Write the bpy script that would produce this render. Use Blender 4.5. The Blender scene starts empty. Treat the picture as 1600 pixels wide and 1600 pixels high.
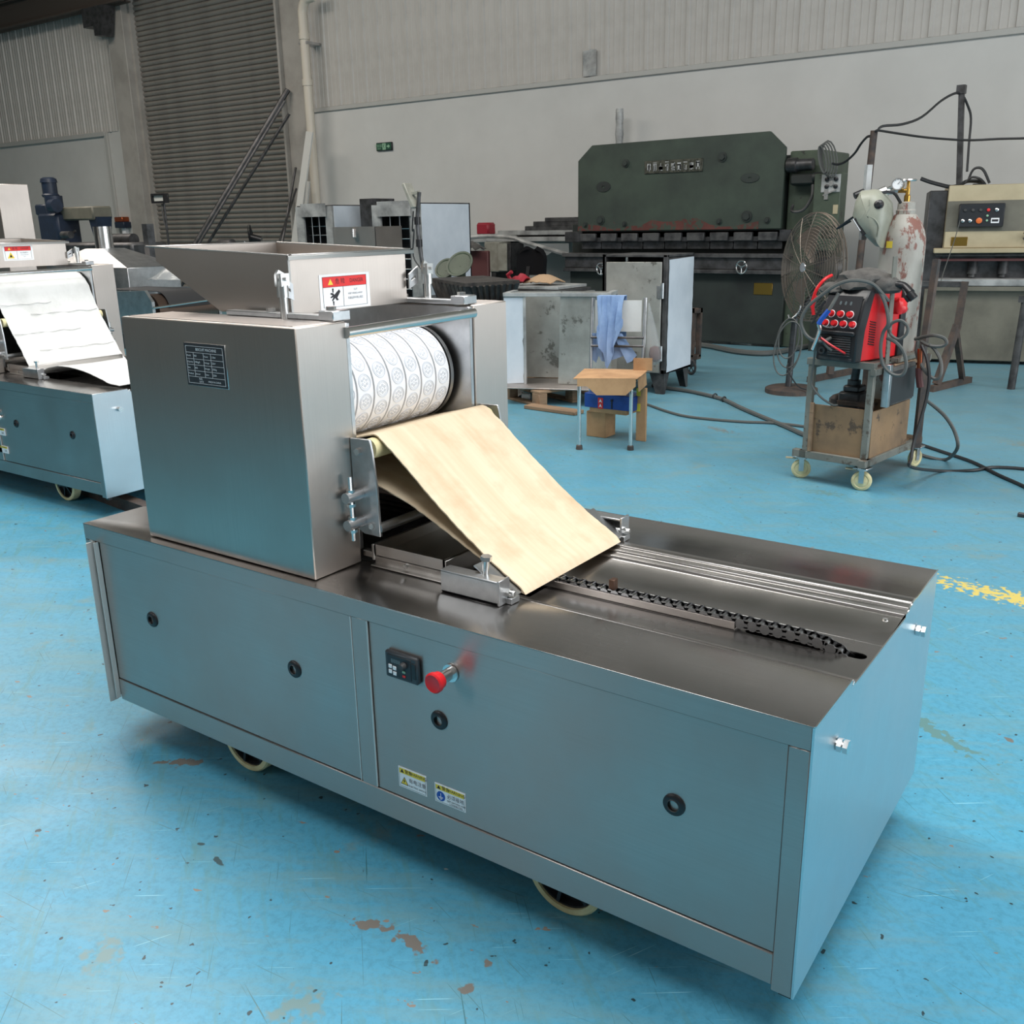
import bpy, bmesh, math, random
from mathutils import Vector, Matrix, noise
random.seed(7)
sc = bpy.context.scene
C = sc.collection
PI = math.pi

# ---------------------------------------------------------------- camera
cam_data = bpy.data.cameras.new('camera')
cam = bpy.data.objects.new('camera', cam_data)
C.objects.link(cam)
YAW, PITCH, ROLL, FPX = 2.189038, -0.293978, -0.018767, 1496.285
fwd = Vector((math.cos(PITCH)*math.cos(YAW), math.cos(PITCH)*math.sin(YAW), math.sin(PITCH)))
rt = Vector((math.sin(YAW), -math.cos(YAW), 0)); up = rt.cross(fwd)
r2 = math.cos(ROLL)*rt + math.sin(ROLL)*up; u2 = -math.sin(ROLL)*rt + math.cos(ROLL)*up
mw = Matrix((r2, u2, -fwd)).transposed().to_4x4()
mw.translation = Vector((0.38864, -1.34912, 1.3885))
cam.matrix_world = mw
cam_data.sensor_width = 36.0
cam_data.lens = FPX/1600*36
cam_data.clip_start = 0.05; cam_data.clip_end = 200
sc.camera = cam

# ---------------------------------------------------------------- world, lights, exposure
sc.view_settings.view_transform = 'Standard'
sc.view_settings.look = 'None'
sc.view_settings.exposure = 0.0
sc.view_settings.gamma = 1.0
sc.view_settings.use_curve_mapping = False
wd = bpy.data.worlds.new('sky'); sc.world = wd; wd.use_nodes = True
wd.node_tree.nodes['Background'].inputs[0].default_value = (0.80, 0.90, 1.0, 1)
wd.node_tree.nodes['Background'].inputs[1].default_value = 1.0

def area(name, loc, rot, sx, sy, power, color=(1, 1, 1)):
    l = bpy.data.lights.new(name, 'AREA'); l.shape = 'RECTANGLE'
    l.size = sx; l.size_y = sy; l.energy = power; l.color = color
    o = bpy.data.objects.new(name, l); o.location = loc; o.rotation_euler = rot
    C.objects.link(o); return o
# daylight through the big open gate of the hall (+x end) and an assumed, unseen roof light
area('gate_daylight', (8.4, 4.2, 3.2), (0, math.radians(90), 0), 6.0, 9.5, 620, (0.97, 0.985, 1.0))
area('roof_light', (1.6, 0.2, 7.45), (0, 0, 0), 4.5, 6.0, 600, (0.98, 0.99, 1.0))
area('roof_light_middle', (-5.0, 2.0, 7.45), (0, 0, 0), 6.0, 2.5, 560, (1.0, 0.97, 0.93))  # added overhead fill to brighten the left and back, not a known lamp
area('roof_light_far', (-14.0, 4.0, 7.45), (0, 0, 0), 7.0, 2.5, 560, (1.0, 0.90, 0.80))  # added warm fill for the far left wall and roller door

# strips added behind the photographer to throw vertical streaks on the front panels
area('window_daylight', (-4.9, -2.97, 2.9), (math.radians(90), 0, 0), 0.45, 2.6, 24, (0.95, 0.98, 1.0))
area('window_daylight', (-2.65, -2.97, 2.9), (math.radians(90), 0, 0), 0.45, 2.6, 20, (0.95, 0.98, 1.0))

# ---------------------------------------------------------------- materials
def srgb(r, g, b):
    f = lambda c: (c/255/12.92) if c/255 <= 0.04045 else ((c/255+0.055)/1.055)**2.4
    return (f(r), f(g), f(b), 1)

def new_mat(name):
    m = bpy.data.materials.new(name); m.use_nodes = True
    nt = m.node_tree; b = nt.nodes['Principled BSDF']
    return m, nt, b

def N(nt, typ, **kw):
    n = nt.nodes.new(typ)
    for k, v in kw.items():
        if k.startswith('i_'):
            n.inputs[int(k[2:])].default_value = v
        else:
            setattr(n, k, v)
    return n

def coords(nt, scale=(1, 1, 1), rot=(0, 0, 0), kind='Object'):
    tc = N(nt, 'ShaderNodeTexCoord'); mp = N(nt, 'ShaderNodeMapping')
    mp.inputs['Scale'].default_value = scale; mp.inputs['Rotation'].default_value = rot
    nt.links.new(tc.outputs[kind], mp.inputs[0]); return mp.outputs[0]

def noise_n(nt, vec, scale, detail=4, rough=0.6):
    n = N(nt, 'ShaderNodeTexNoise'); n.inputs['Scale'].default_value = scale
    n.inputs['Detail'].default_value = detail; n.inputs['Roughness'].default_value = rough
    nt.links.new(vec, n.inputs['Vector']); return n.outputs['Fac']

def ramp(nt, fac, p0, p1, c0=(0, 0, 0, 1), c1=(1, 1, 1, 1)):
    r = N(nt, 'ShaderNodeValToRGB'); e = r.color_ramp.elements
    e[0].position = p0; e[0].color = c0; e[1].position = p1; e[1].color = c1
    nt.links.new(fac, r.inputs[0]); return r.outputs[0]

def mixc(nt, fac, a, b):
    m = N(nt, 'ShaderNodeMix'); m.data_type = 'RGBA'
    for s, v in ((0, fac), (6, a), (7, b)):
        if hasattr(v, 'links') or hasattr(v, 'is_output'):
            nt.links.new(v, m.inputs[s])
        else:
            m.inputs[s].default_value = v
    return m.outputs[2]

def bump(nt, b, h, strength=0.2, dist=0.01):
    n = N(nt, 'ShaderNodeBump'); n.inputs['Strength'].default_value = strength
    n.inputs['Distance'].default_value = dist
    nt.links.new(h, n.inputs['Height']); nt.links.new(n.outputs[0], b.inputs['Normal'])

def plain(name, col, rough=0.5, metal=0.0, col2=None, nscale=8, lo=0.4, hi=0.65, bmp=0.0, stretch=(1, 1, 1), emit=0, alpha=1, trans=0):
    m, nt, b = new_mat(name)
    b.inputs['Roughness'].default_value = rough; b.inputs['Metallic'].default_value = metal
    b.inputs['Base Color'].default_value = col
    if col2 is not None or bmp:
        v = coords(nt, stretch); f = noise_n(nt, v, nscale, 5)
        if col2 is not None:
            nt.links.new(ramp(nt, f, lo, hi, col, col2), b.inputs['Base Color'])
        if bmp:
            bump(nt, b, f, bmp, 0.01)
    if emit:
        b.inputs['Emission Color'].default_value = col; b.inputs['Emission Strength'].default_value = emit
    if trans:
        b.inputs['Transmission Weight'].default_value = trans
    if alpha < 1:
        b.inputs['Alpha'].default_value = alpha
    return m

def steel(name, axis, col=(0.56, 0.55, 0.53, 1), rough=0.27, dirt=0.25, streak=0.10, aniso=0.85):
    """brushed stainless: fine streaks run along `axis` (0 x, 1 y, 2 z)"""
    m, nt, b = new_mat(name)
    b.inputs['Metallic'].default_value = 1.0
    s = [260, 260, 260]; s[axis] = 3
    v = coords(nt, tuple(s)); f = noise_n(nt, v, 1.0, 3, 0.55)
    v2 = coords(nt, (1, 1, 1)); g = noise_n(nt, v2, 3.0, 4, 0.6)
    dark = tuple(c*(1-dirt) for c in col[:3])+(1,)
    base = mixc(nt, ramp(nt, g, 0.35, 0.7), col, dark)
    base2 = mixc(nt, ramp(nt, f, 0.3, 0.7), base, tuple(c*0.92 for c in col[:3])+(1,))
    nt.links.new(base2, b.inputs['Base Color'])
    mr = N(nt, 'ShaderNodeMapRange'); mr.inputs[1].default_value = 0.3; mr.inputs[2].default_value = 0.7
    mr.inputs[3].default_value = rough-0.05; mr.inputs[4].default_value = rough+0.07
    nt.links.new(g, mr.inputs[0]); nt.links.new(mr.outputs[0], b.inputs['Roughness'])
    bump(nt, b, f, streak, 0.002)
    # the brush lines blur reflections across their own direction
    b.inputs['Anisotropic'].default_value = aniso
    ge = N(nt, 'ShaderNodeNewGeometry'); cr_ = N(nt, 'ShaderNodeVectorMath', operation='CROSS_PRODUCT')
    ax_v = [0.02, 0.02, 0.02]; ax_v[axis] = 1.0
    nt.links.new(ge.outputs['Normal'], cr_.inputs[0]); cr_.inputs[1].default_value = ax_v
    nt.links.new(cr_.outputs[0], b.inputs['Tangent'])
    return m

M = {}
M['steel_x'] = steel('brushed_steel_x', 0, (0.50, 0.455, 0.43, 1), 0.36, 0.12)
M['steel_y'] = steel('brushed_steel_y', 1, (0.58, 0.555, 0.53, 1), 0.34, 0.15)
M['steel_z'] = steel('brushed_steel_z', 2, (0.56, 0.505, 0.46, 1), 0.38, 0.12)
M['steel_top'] = steel('worktop_steel', 0, (0.44, 0.42, 0.405, 1), 0.23, 0.25, 0.04, 0.35)
M['zinc'] = plain('zinc_plate', (0.62, 0.63, 0.64, 1), 0.34, 1, (0.45, 0.46, 0.47, 1), 14, 0.35, 0.7, 0.08)
M['chrome'] = plain('bright_chrome', (0.72, 0.72, 0.71, 1), 0.22, 1)
M['bolt'] = plain('bolt_steel', (0.75, 0.75, 0.74, 1), 0.25, 1)
M['chain'] = plain('oiled_chain_steel', (0.42, 0.42, 0.43, 1), 0.22, 1)
M['lug'] = plain('lug_steel', (0.12, 0.07, 0.05, 1), 0.4, 0.8)
M['dark_steel'] = plain('dark_steel', (0.10, 0.10, 0.105, 1), 0.45, 0.7, (0.05, 0.05, 0.05, 1), 9)
M['rust'] = plain('rusty_steel', srgb(92, 78, 70), 0.7, 0.3, srgb(62, 60, 60), 12, bmp=0.15)
M['iron'] = plain('grey_iron', srgb(84, 84, 84), 0.55, 0.4, srgb(50, 50, 52), 9)
M['black'] = plain('black_plastic', (0.012, 0.012, 0.014, 1), 0.35)
M['rubber'] = plain('black_rubber', (0.02, 0.02, 0.021, 1), 0.5)
M['panel_black'] = plain('panel_black', (0.02, 0.022, 0.026, 1), 0.4)
M['red'] = plain('red_plastic', srgb(214, 34, 40), 0.32)
M['orange'] = plain('orange_plastic', srgb(220, 110, 50), 0.4)
M['white'] = plain('white_print', srgb(238, 240, 242), 0.45)
M['pom'] = plain('white_nylon_roll', srgb(244, 244, 246), 0.38, 0, srgb(232, 234, 238), 5)
M['pom_shade'] = plain('moulded_nylon_rings', srgb(210, 213, 220), 0.42)
M['yellow'] = plain('yellow_print', srgb(232, 205, 70), 0.5)
M['blue_print'] = plain('blue_print', srgb(28, 80, 170), 0.5)
M['label_red'] = plain('label_red', srgb(222, 44, 44), 0.5)
M['ink'] = plain('black_ink', (0.015, 0.015, 0.02, 1), 0.6)
M['grey_ink'] = plain('grey_ink', (0.12, 0.12, 0.14, 1), 0.6)
M['cream'] = plain('cream_polyurethane', srgb(226, 216, 170), 0.45, 0, srgb(196, 182, 136), 12)
M['cloth_white'] = plain('white_cotton_belt', srgb(214, 214, 212), 0.9, 0, srgb(184, 184, 180), 5, 0.5, 0.85, 0.25, (1, 1, 1))
M['green_press'] = None

def canvas_mat():
    m, nt, b = new_mat('canvas_belt'); b.inputs['Roughness'].default_value = 0.9
    v = coords(nt, (1.2, 26, 1.2)); f = noise_n(nt, v, 1.6, 5)
    v2 = coords(nt, (1, 1, 1)); g = noise_n(nt, v2, 9, 5)
    c = mixc(nt, ramp(nt, f, 0.35, 0.7), srgb(216, 199, 172), srgb(205, 184, 154))
    c = mixc(nt, ramp(nt, g, 0.48, 0.80), c, srgb(190, 166, 134))
    nt.links.new(c, b.inputs['Base Color'])
    w = N(nt, 'ShaderNodeTexWave'); w.inputs['Scale'].default_value = 260; w.bands_direction = 'Y'
    nt.links.new(v2, w.inputs[0]); bump(nt, b, w.outputs[1], 0.12, 0.001)
    return m
M['canvas'] = canvas_mat()

def painted(name, col, chips, chip_lo=0.62, scale=5, rough=0.55, dark=None, stretch=(1, 1, 1)):
    m, nt, b = new_mat(name)
    v = coords(nt, stretch); f = noise_n(nt, v, scale, 8, 0.7); g = noise_n(nt, v, scale*0.35, 5, 0.6)
    d = dark or tuple(c*0.55 for c in col[:3])+(1,)
    c = mixc(nt, ramp(nt, g, 0.35, 0.7), col, d)
    c = mixc(nt, ramp(nt, f, chip_lo, chip_lo+0.04), c, chips)
    nt.links.new(c, b.inputs['Base Color']); b.inputs['Roughness'].default_value = rough
    bump(nt, b, f, 0.12, 0.004)
    return m
M['green'] = painted('worn_green_paint', srgb(58, 70, 60), srgb(70, 50, 44), 0.66, 7, 0.55, srgb(42, 50, 45))
M['green_dark'] = painted('greasy_dark_green', srgb(44, 52, 48), srgb(66, 48, 40), 0.66, 6, 0.55, srgb(28, 32, 31))
M['green_side'] = painted('side_green_paint', srgb(76, 88, 72), srgb(46, 48, 42), 0.62, 9, 0.5, srgb(56, 66, 56))
M['red_paint'] = painted('worn_red_lead', srgb(92, 48, 42), srgb(52, 64, 54), 0.5, 12, 0.6)
M['beige'] = painted('worn_beige_paint', srgb(184, 172, 142), srgb(120, 108, 90), 0.68, 7, 0.5, srgb(160, 148, 120))
M['beige_grey'] = painted('grey_machine_paint', srgb(112, 110, 98), srgb(70, 66, 58), 0.68, 7, 0.55)
M['cylinder'] = painted('flaking_white_cylinder', srgb(176, 174, 166), srgb(124, 84, 74), 0.535, 11, 0.6, srgb(134, 130, 122), (1, 1, 0.45))
M['white_film'] = plain('white_protective_film', srgb(206, 214, 222), 0.35, 0, srgb(184, 194, 204), 3, 0.4, 0.8, 0.05)
M['film_grey'] = plain('film_grey', srgb(172, 174, 173), 0.45, 0.1, srgb(120, 122, 122), 4)
M['wood'] = painted('pallet_wood', srgb(150, 124, 98), srgb(108, 86, 66), 0.6, 4, 0.8, srgb(118, 96, 76), (1, 8, 8))
M['ply'] = painted('stained_plywood', srgb(150, 120, 88), srgb(82, 68, 56), 0.56, 8, 0.75, srgb(102, 84, 66))
M['card'] = plain('cardboard', srgb(188, 148, 108), 0.85, 0, srgb(164, 126, 90), 6)
M['tape'] = plain('packing_tape', srgb(170, 130, 90), 0.3)
M['towel'] = plain('blue_towel', srgb(142, 168, 206), 0.95, 0, srgb(116, 144, 186), 8, 0.4, 0.7, 0.3)
M['leather'] = plain('grey_work_leather', srgb(92, 90, 87), 0.85, 0, srgb(58, 57, 56), 14, 0.4, 0.7, 0.4)
M['helmet'] = plain('grey_green_helmet', srgb(150, 152, 138), 0.4, 0, srgb(122, 124, 112), 5)
M['hose'] = plain('dusty_cable', srgb(84, 86, 84), 0.55)
M['hose_dark'] = plain('dark_cable', srgb(38, 40, 42), 0.5)
M['plate'] = plain('worn_nameplate', srgb(96, 96, 86), 0.45, 0.6, srgb(56, 58, 52), 30)
M['fan'] = plain('fan_wire', srgb(120, 112, 104), 0.4, 0.7)
M['brass'] = plain('brass', srgb(180, 140, 70), 0.3, 1)
M['copper'] = plain('copper', srgb(170, 90, 60), 0.35, 0.9)
M['blue_box'] = plain('blue_box_paint', srgb(30, 76, 160), 0.45, 0, srgb(24, 60, 130), 8)
M['blue_machine'] = plain('machine_blue', srgb(34, 46, 66), 0.45, 0, srgb(28, 38, 54), 9)
M['grey_box'] = plain('grey_enclosure', srgb(150, 150, 140), 0.5, 0, srgb(126, 124, 114), 6)
M['maroon'] = plain('maroon_board', srgb(88, 50, 50), 0.6)
M['clear'] = plain('clear_plastic', (0.5, 0.52, 0.52, 1), 0.2, 0, alpha=0.28)
M['glass'] = plain('lamp_glass', srgb(200, 204, 200), 0.15)
M['grate'] = plain('cast_grate', srgb(80, 76, 72), 0.6, 0.4, srgb(52, 50, 50), 10)
M['sheet'] = painted('stained_sheet', srgb(176, 176, 170), srgb(104, 102, 96), 0.58, 5, 0.35, srgb(116, 116, 110))
M['sheet'].node_tree.nodes['Principled BSDF'].inputs['Metallic'].default_value = 0.4
M['scrap'] = plain('pale_scrap', srgb(200, 200, 196), 0.6)
M['tan_bag'] = plain('tan_sack', srgb(176, 148, 118), 0.9)
M['column'] = plain('column_paint', srgb(168, 164, 158), 0.6, 0, srgb(150, 146, 140), 2)
M['trim'] = plain('trim_paint', srgb(176, 176, 172), 0.5)
M['black_fabric'] = plain('black_fabric', (0.008, 0.008, 0.009, 1), 1.0)
M['black_fabric'].node_tree.nodes['Principled BSDF'].inputs['Specular IOR Level'].default_value = 0.1
M['siding'] = plain('siding_sheet', srgb(190, 187, 182), 0.4, 0.0, srgb(176, 173, 168), 1.5)
M['door'] = plain('roller_door_slats', srgb(150, 146, 140), 0.42, 0.3, srgb(134, 130, 125), 2)
M['front_wall'] = plain('dark_front_wall', srgb(96, 92, 88), 0.8)
M['pipe'] = plain('cream_pipe', srgb(206, 198, 184), 0.4)
M['drum'] = plain('drum_steel', srgb(118, 100, 90), 0.3, 0.9)
M['ceiling'] = plain('ceiling_sheet', srgb(150, 140, 126), 0.8)
M['beam'] = plain('brown_beam', srgb(72, 64, 58), 0.7)

def wall_mat():
    m, nt, b = new_mat('plaster_wall'); b.inputs['Roughness'].default_value = 0.75
    v = coords(nt); f = noise_n(nt, v, 0.7, 6, 0.6); g = noise_n(nt, coords(nt, (2.5, 2.5, 9)), 1.5, 6, 0.7)
    c = mixc(nt, ramp(nt, f, 0.35, 0.75), srgb(204, 204, 201), srgb(190, 190, 187))
    c = mixc(nt, ramp(nt, g, 0.70, 0.80), c, srgb(160, 158, 152))
    nt.links.new(c, b.inputs['Base Color']); bump(nt, b, g, 0.06, 0.01)
    return m
M['wall'] = wall_mat()

def floor_mat():
    m, nt, b = new_mat('blue_epoxy_floor')
    tc = N(nt, 'ShaderNodeTexCoord'); P = tc.outputs['Object']
    def mp(scale, rot=0):
        q = N(nt, 'ShaderNodeMapping'); q.vector_type = 'TEXTURE'; q.inputs['Scale'].default_value = tuple(1.0/c for c in scale); q.inputs['Rotation'].default_value = (0, 0, rot)
        nt.links.new(P, q.inputs[0]); return q.outputs[0]
    base = mixc(nt, ramp(nt, noise_n(nt, mp((1, 1, 1)), 0.9, 5), 0.3, 0.72), srgb(70, 150, 182), srgb(84, 150, 174))
    base = mixc(nt, ramp(nt, noise_n(nt, mp((1, 1, 1)), 48, 6, 0.8), 0.46, 0.66), base, srgb(66, 134, 158))
    base = mixc(nt, ramp(nt, noise_n(nt, mp((1.5, 9, 1), 2.45), 2.2, 9, 0.75), 0.52, 0.70), base, srgb(84, 136, 140))
    # worn, dusty grey streaks dragged across the floor
    base = mixc(nt, ramp(nt, noise_n(nt, mp((1.1, 6, 1), 0.5), 1.6, 9, 0.72), 0.48, 0.72), base, srgb(104, 144, 150))
    base = mixc(nt, ramp(nt, noise_n(nt, mp((1, 1, 1)), 2.3, 8, 0.75), 0.585, 0.70), base, srgb(112, 138, 136))
    base = mixc(nt, ramp(nt, noise_n(nt, mp((1.6, 5, 1), 2.2), 7, 6, 0.7), 0.68, 0.73), base, srgb(58, 110, 118))
    # small chips to bare concrete
    base = mixc(nt, ramp(nt, noise_n(nt, mp((1, 1.6, 1), 0.3), 17, 3, 0.55), 0.70, 0.715), base, srgb(128, 118, 108))
    base = mixc(nt, ramp(nt, noise_n(nt, mp((1, 1, 1), 1.3), 34, 2, 0.5), 0.71, 0.725), base, srgb(40, 62, 68))
    # fine scratches in two directions
    for rot, thr, col in ((0.62, 0.715, srgb(130, 190, 208)), (2.35, 0.70, srgb(60, 112, 122)), (1.1, 0.735, srgb(150, 202, 214)), (2.8, 0.705, srgb(70, 118, 126)), (0.1, 0.71, srgb(72, 118, 122))):
        base = mixc(nt, ramp(nt, noise_n(nt, mp((2.6, 170, 1), rot), 1.4, 2, 0.5), thr, thr+0.02), base, col)
    nz = N(nt, 'ShaderNodeTexNoise'); nz.inputs['Scale'].default_value = 38; nz.inputs['Detail'].default_value = 5
    nt.links.new(P, nz.inputs['Vector'])
    def spot(cx, cy, rx, ry, ang, col, soft=0.25, rag=1.5):
        nonlocal base
        q = N(nt, 'ShaderNodeMapping'); q.vector_type = 'TEXTURE'
        q.inputs['Location'].default_value = (cx, cy, 0); q.inputs['Rotation'].default_value = (0, 0, ang); q.inputs['Scale'].default_value = (rx, ry, 1)
        nt.links.new(P, q.inputs[0])
        ln = N(nt, 'ShaderNodeVectorMath', operation='LENGTH')
        nt.links.new(q.outputs[0], ln.inputs[0])
        a = N(nt, 'ShaderNodeMath', operation='MULTIPLY_ADD'); a.inputs[1].default_value = rag*2.6; nt.links.new(nz.outputs['Fac'], a.inputs[0])
        nt.links.new(ln.outputs['Value'], a.inputs[2])
        hf = N(nt, 'ShaderNodeMath', operation='MULTIPLY'); hf.inputs[1].default_value = 0.25; nt.links.new(a.outputs[0], hf.inputs[0])
        f = ramp(nt, hf.outputs[0], (0.9+rag*1.3-soft)/4, (0.9+rag*1.3)/4, (1, 1, 1, 1), (0, 0, 0, 1))
        base = mixc(nt, f, base, col)
    brown = srgb(126, 110, 100)
    for s in SPOTS: spot(*s)
    # floor turns greyer further back: dust plus grazing reflections tinted into the colour
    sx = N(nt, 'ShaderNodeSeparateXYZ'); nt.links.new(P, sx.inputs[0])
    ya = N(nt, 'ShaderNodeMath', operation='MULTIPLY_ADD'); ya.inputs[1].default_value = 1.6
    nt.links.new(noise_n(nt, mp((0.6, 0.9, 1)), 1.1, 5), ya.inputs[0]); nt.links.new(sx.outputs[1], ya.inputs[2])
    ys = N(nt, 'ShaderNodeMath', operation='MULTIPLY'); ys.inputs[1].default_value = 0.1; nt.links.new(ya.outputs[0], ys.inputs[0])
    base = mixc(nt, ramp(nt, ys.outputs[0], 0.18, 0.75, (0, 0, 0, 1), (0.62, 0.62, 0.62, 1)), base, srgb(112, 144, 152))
    nt.links.new(base, b.inputs['Base Color'])
    rr = N(nt, 'ShaderNodeMapRange'); rr.inputs[1].default_value = 0.3; rr.inputs[2].default_value = 0.7
    rr.inputs[3].default_value = 0.28; rr.inputs[4].default_value = 0.50
    nt.links.new(noise_n(nt, mp((1, 1, 1)), 3, 5), rr.inputs[0]); nt.links.new(rr.outputs[0], b.inputs['Roughness'])
    bump(nt, b, noise_n(nt, mp((1, 1, 1)), 60, 3), 0.10, 0.002)
    return m
BR = srgb(108, 104, 98); YL = srgb(214, 190, 84); DK = srgb(52, 78, 84); GR = srgb(88, 128, 128); WH = srgb(190, 206, 206)
a0, b0 = (-0.869,-0.197), (-0.776,-0.166)
a1, b1 = (-0.766,-0.166), (-0.658,-0.178)
def seg(a, b, w, col, **k):
    return ((a[0]+b[0])/2, (a[1]+b[1])/2, math.dist(a, b)/2*1.05, w, math.atan2(b[1]-a[1], b[0]-a[0]), col, k.get('soft', 0.25), k.get('rag', 1.6))
SPOTS = [seg(a0, b0, 0.017, BR), seg(a1, b1, 0.017, BR),
         seg((-1.714,-0.027), (-1.644,0.027), 0.022, BR), seg((-1.756,-0.05), (-1.706,-0.021), 0.009, BR),
         seg((-0.561,-0.214), (-0.538,-0.204), 0.016, BR), seg((-0.566,-0.133), (-0.547,-0.123), 0.012, BR),
         seg((-0.447,2.534), (1.342,2.279), 0.085, YL, rag=1.3),
         seg((-1.351,-0.205), (-1.328,-0.205), 0.006, DK), seg((-1.279,-0.214), (-1.238,-0.229), 0.006, DK),
         seg((-0.272,1.419), (0.109,1.184), 0.03, GR), seg((-2.324,4.805), (-2.028,4.66), 0.05, BR, soft=0.6),
         seg((-0.509,5.284), (-0.234,5.239), 0.10, srgb(120, 128, 118), soft=0.7), seg((-1.201,3.531), (-0.938,3.547), 0.05, GR, soft=0.6),
         seg((0.121,1.35), (0.164,1.329), 0.008, BR),
         seg((-0.812,0.04), (-0.793,0.053), 0.006, WH), seg((-0.821,-0.455), (-0.744,-0.366), 0.05, srgb(108, 138, 140), soft=0.6),
         seg((-1.239,-0.582), (-1.185,-0.503), 0.05, srgb(108, 138, 140), soft=0.6)]
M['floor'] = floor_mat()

# ---------------------------------------------------------------- mesh helpers
XF = {}
def thing(name, label, cat, loc=(0, 0, 0), rotz=0.0, group=None):
    o = bpy.data.objects.new(name, None); C.objects.link(o); o.empty_display_size = 0.1
    o.location = loc; o.rotation_euler = (0, 0, rotz)
    o['label'] = label; o['category'] = cat
    if group: o['group'] = group
    XF[o.name] = Matrix.Translation(loc) @ Matrix.Rotation(rotz, 4, 'Z')
    return o

def W(o):
    return XF.get(o.name, Matrix.Identity(4))

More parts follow.
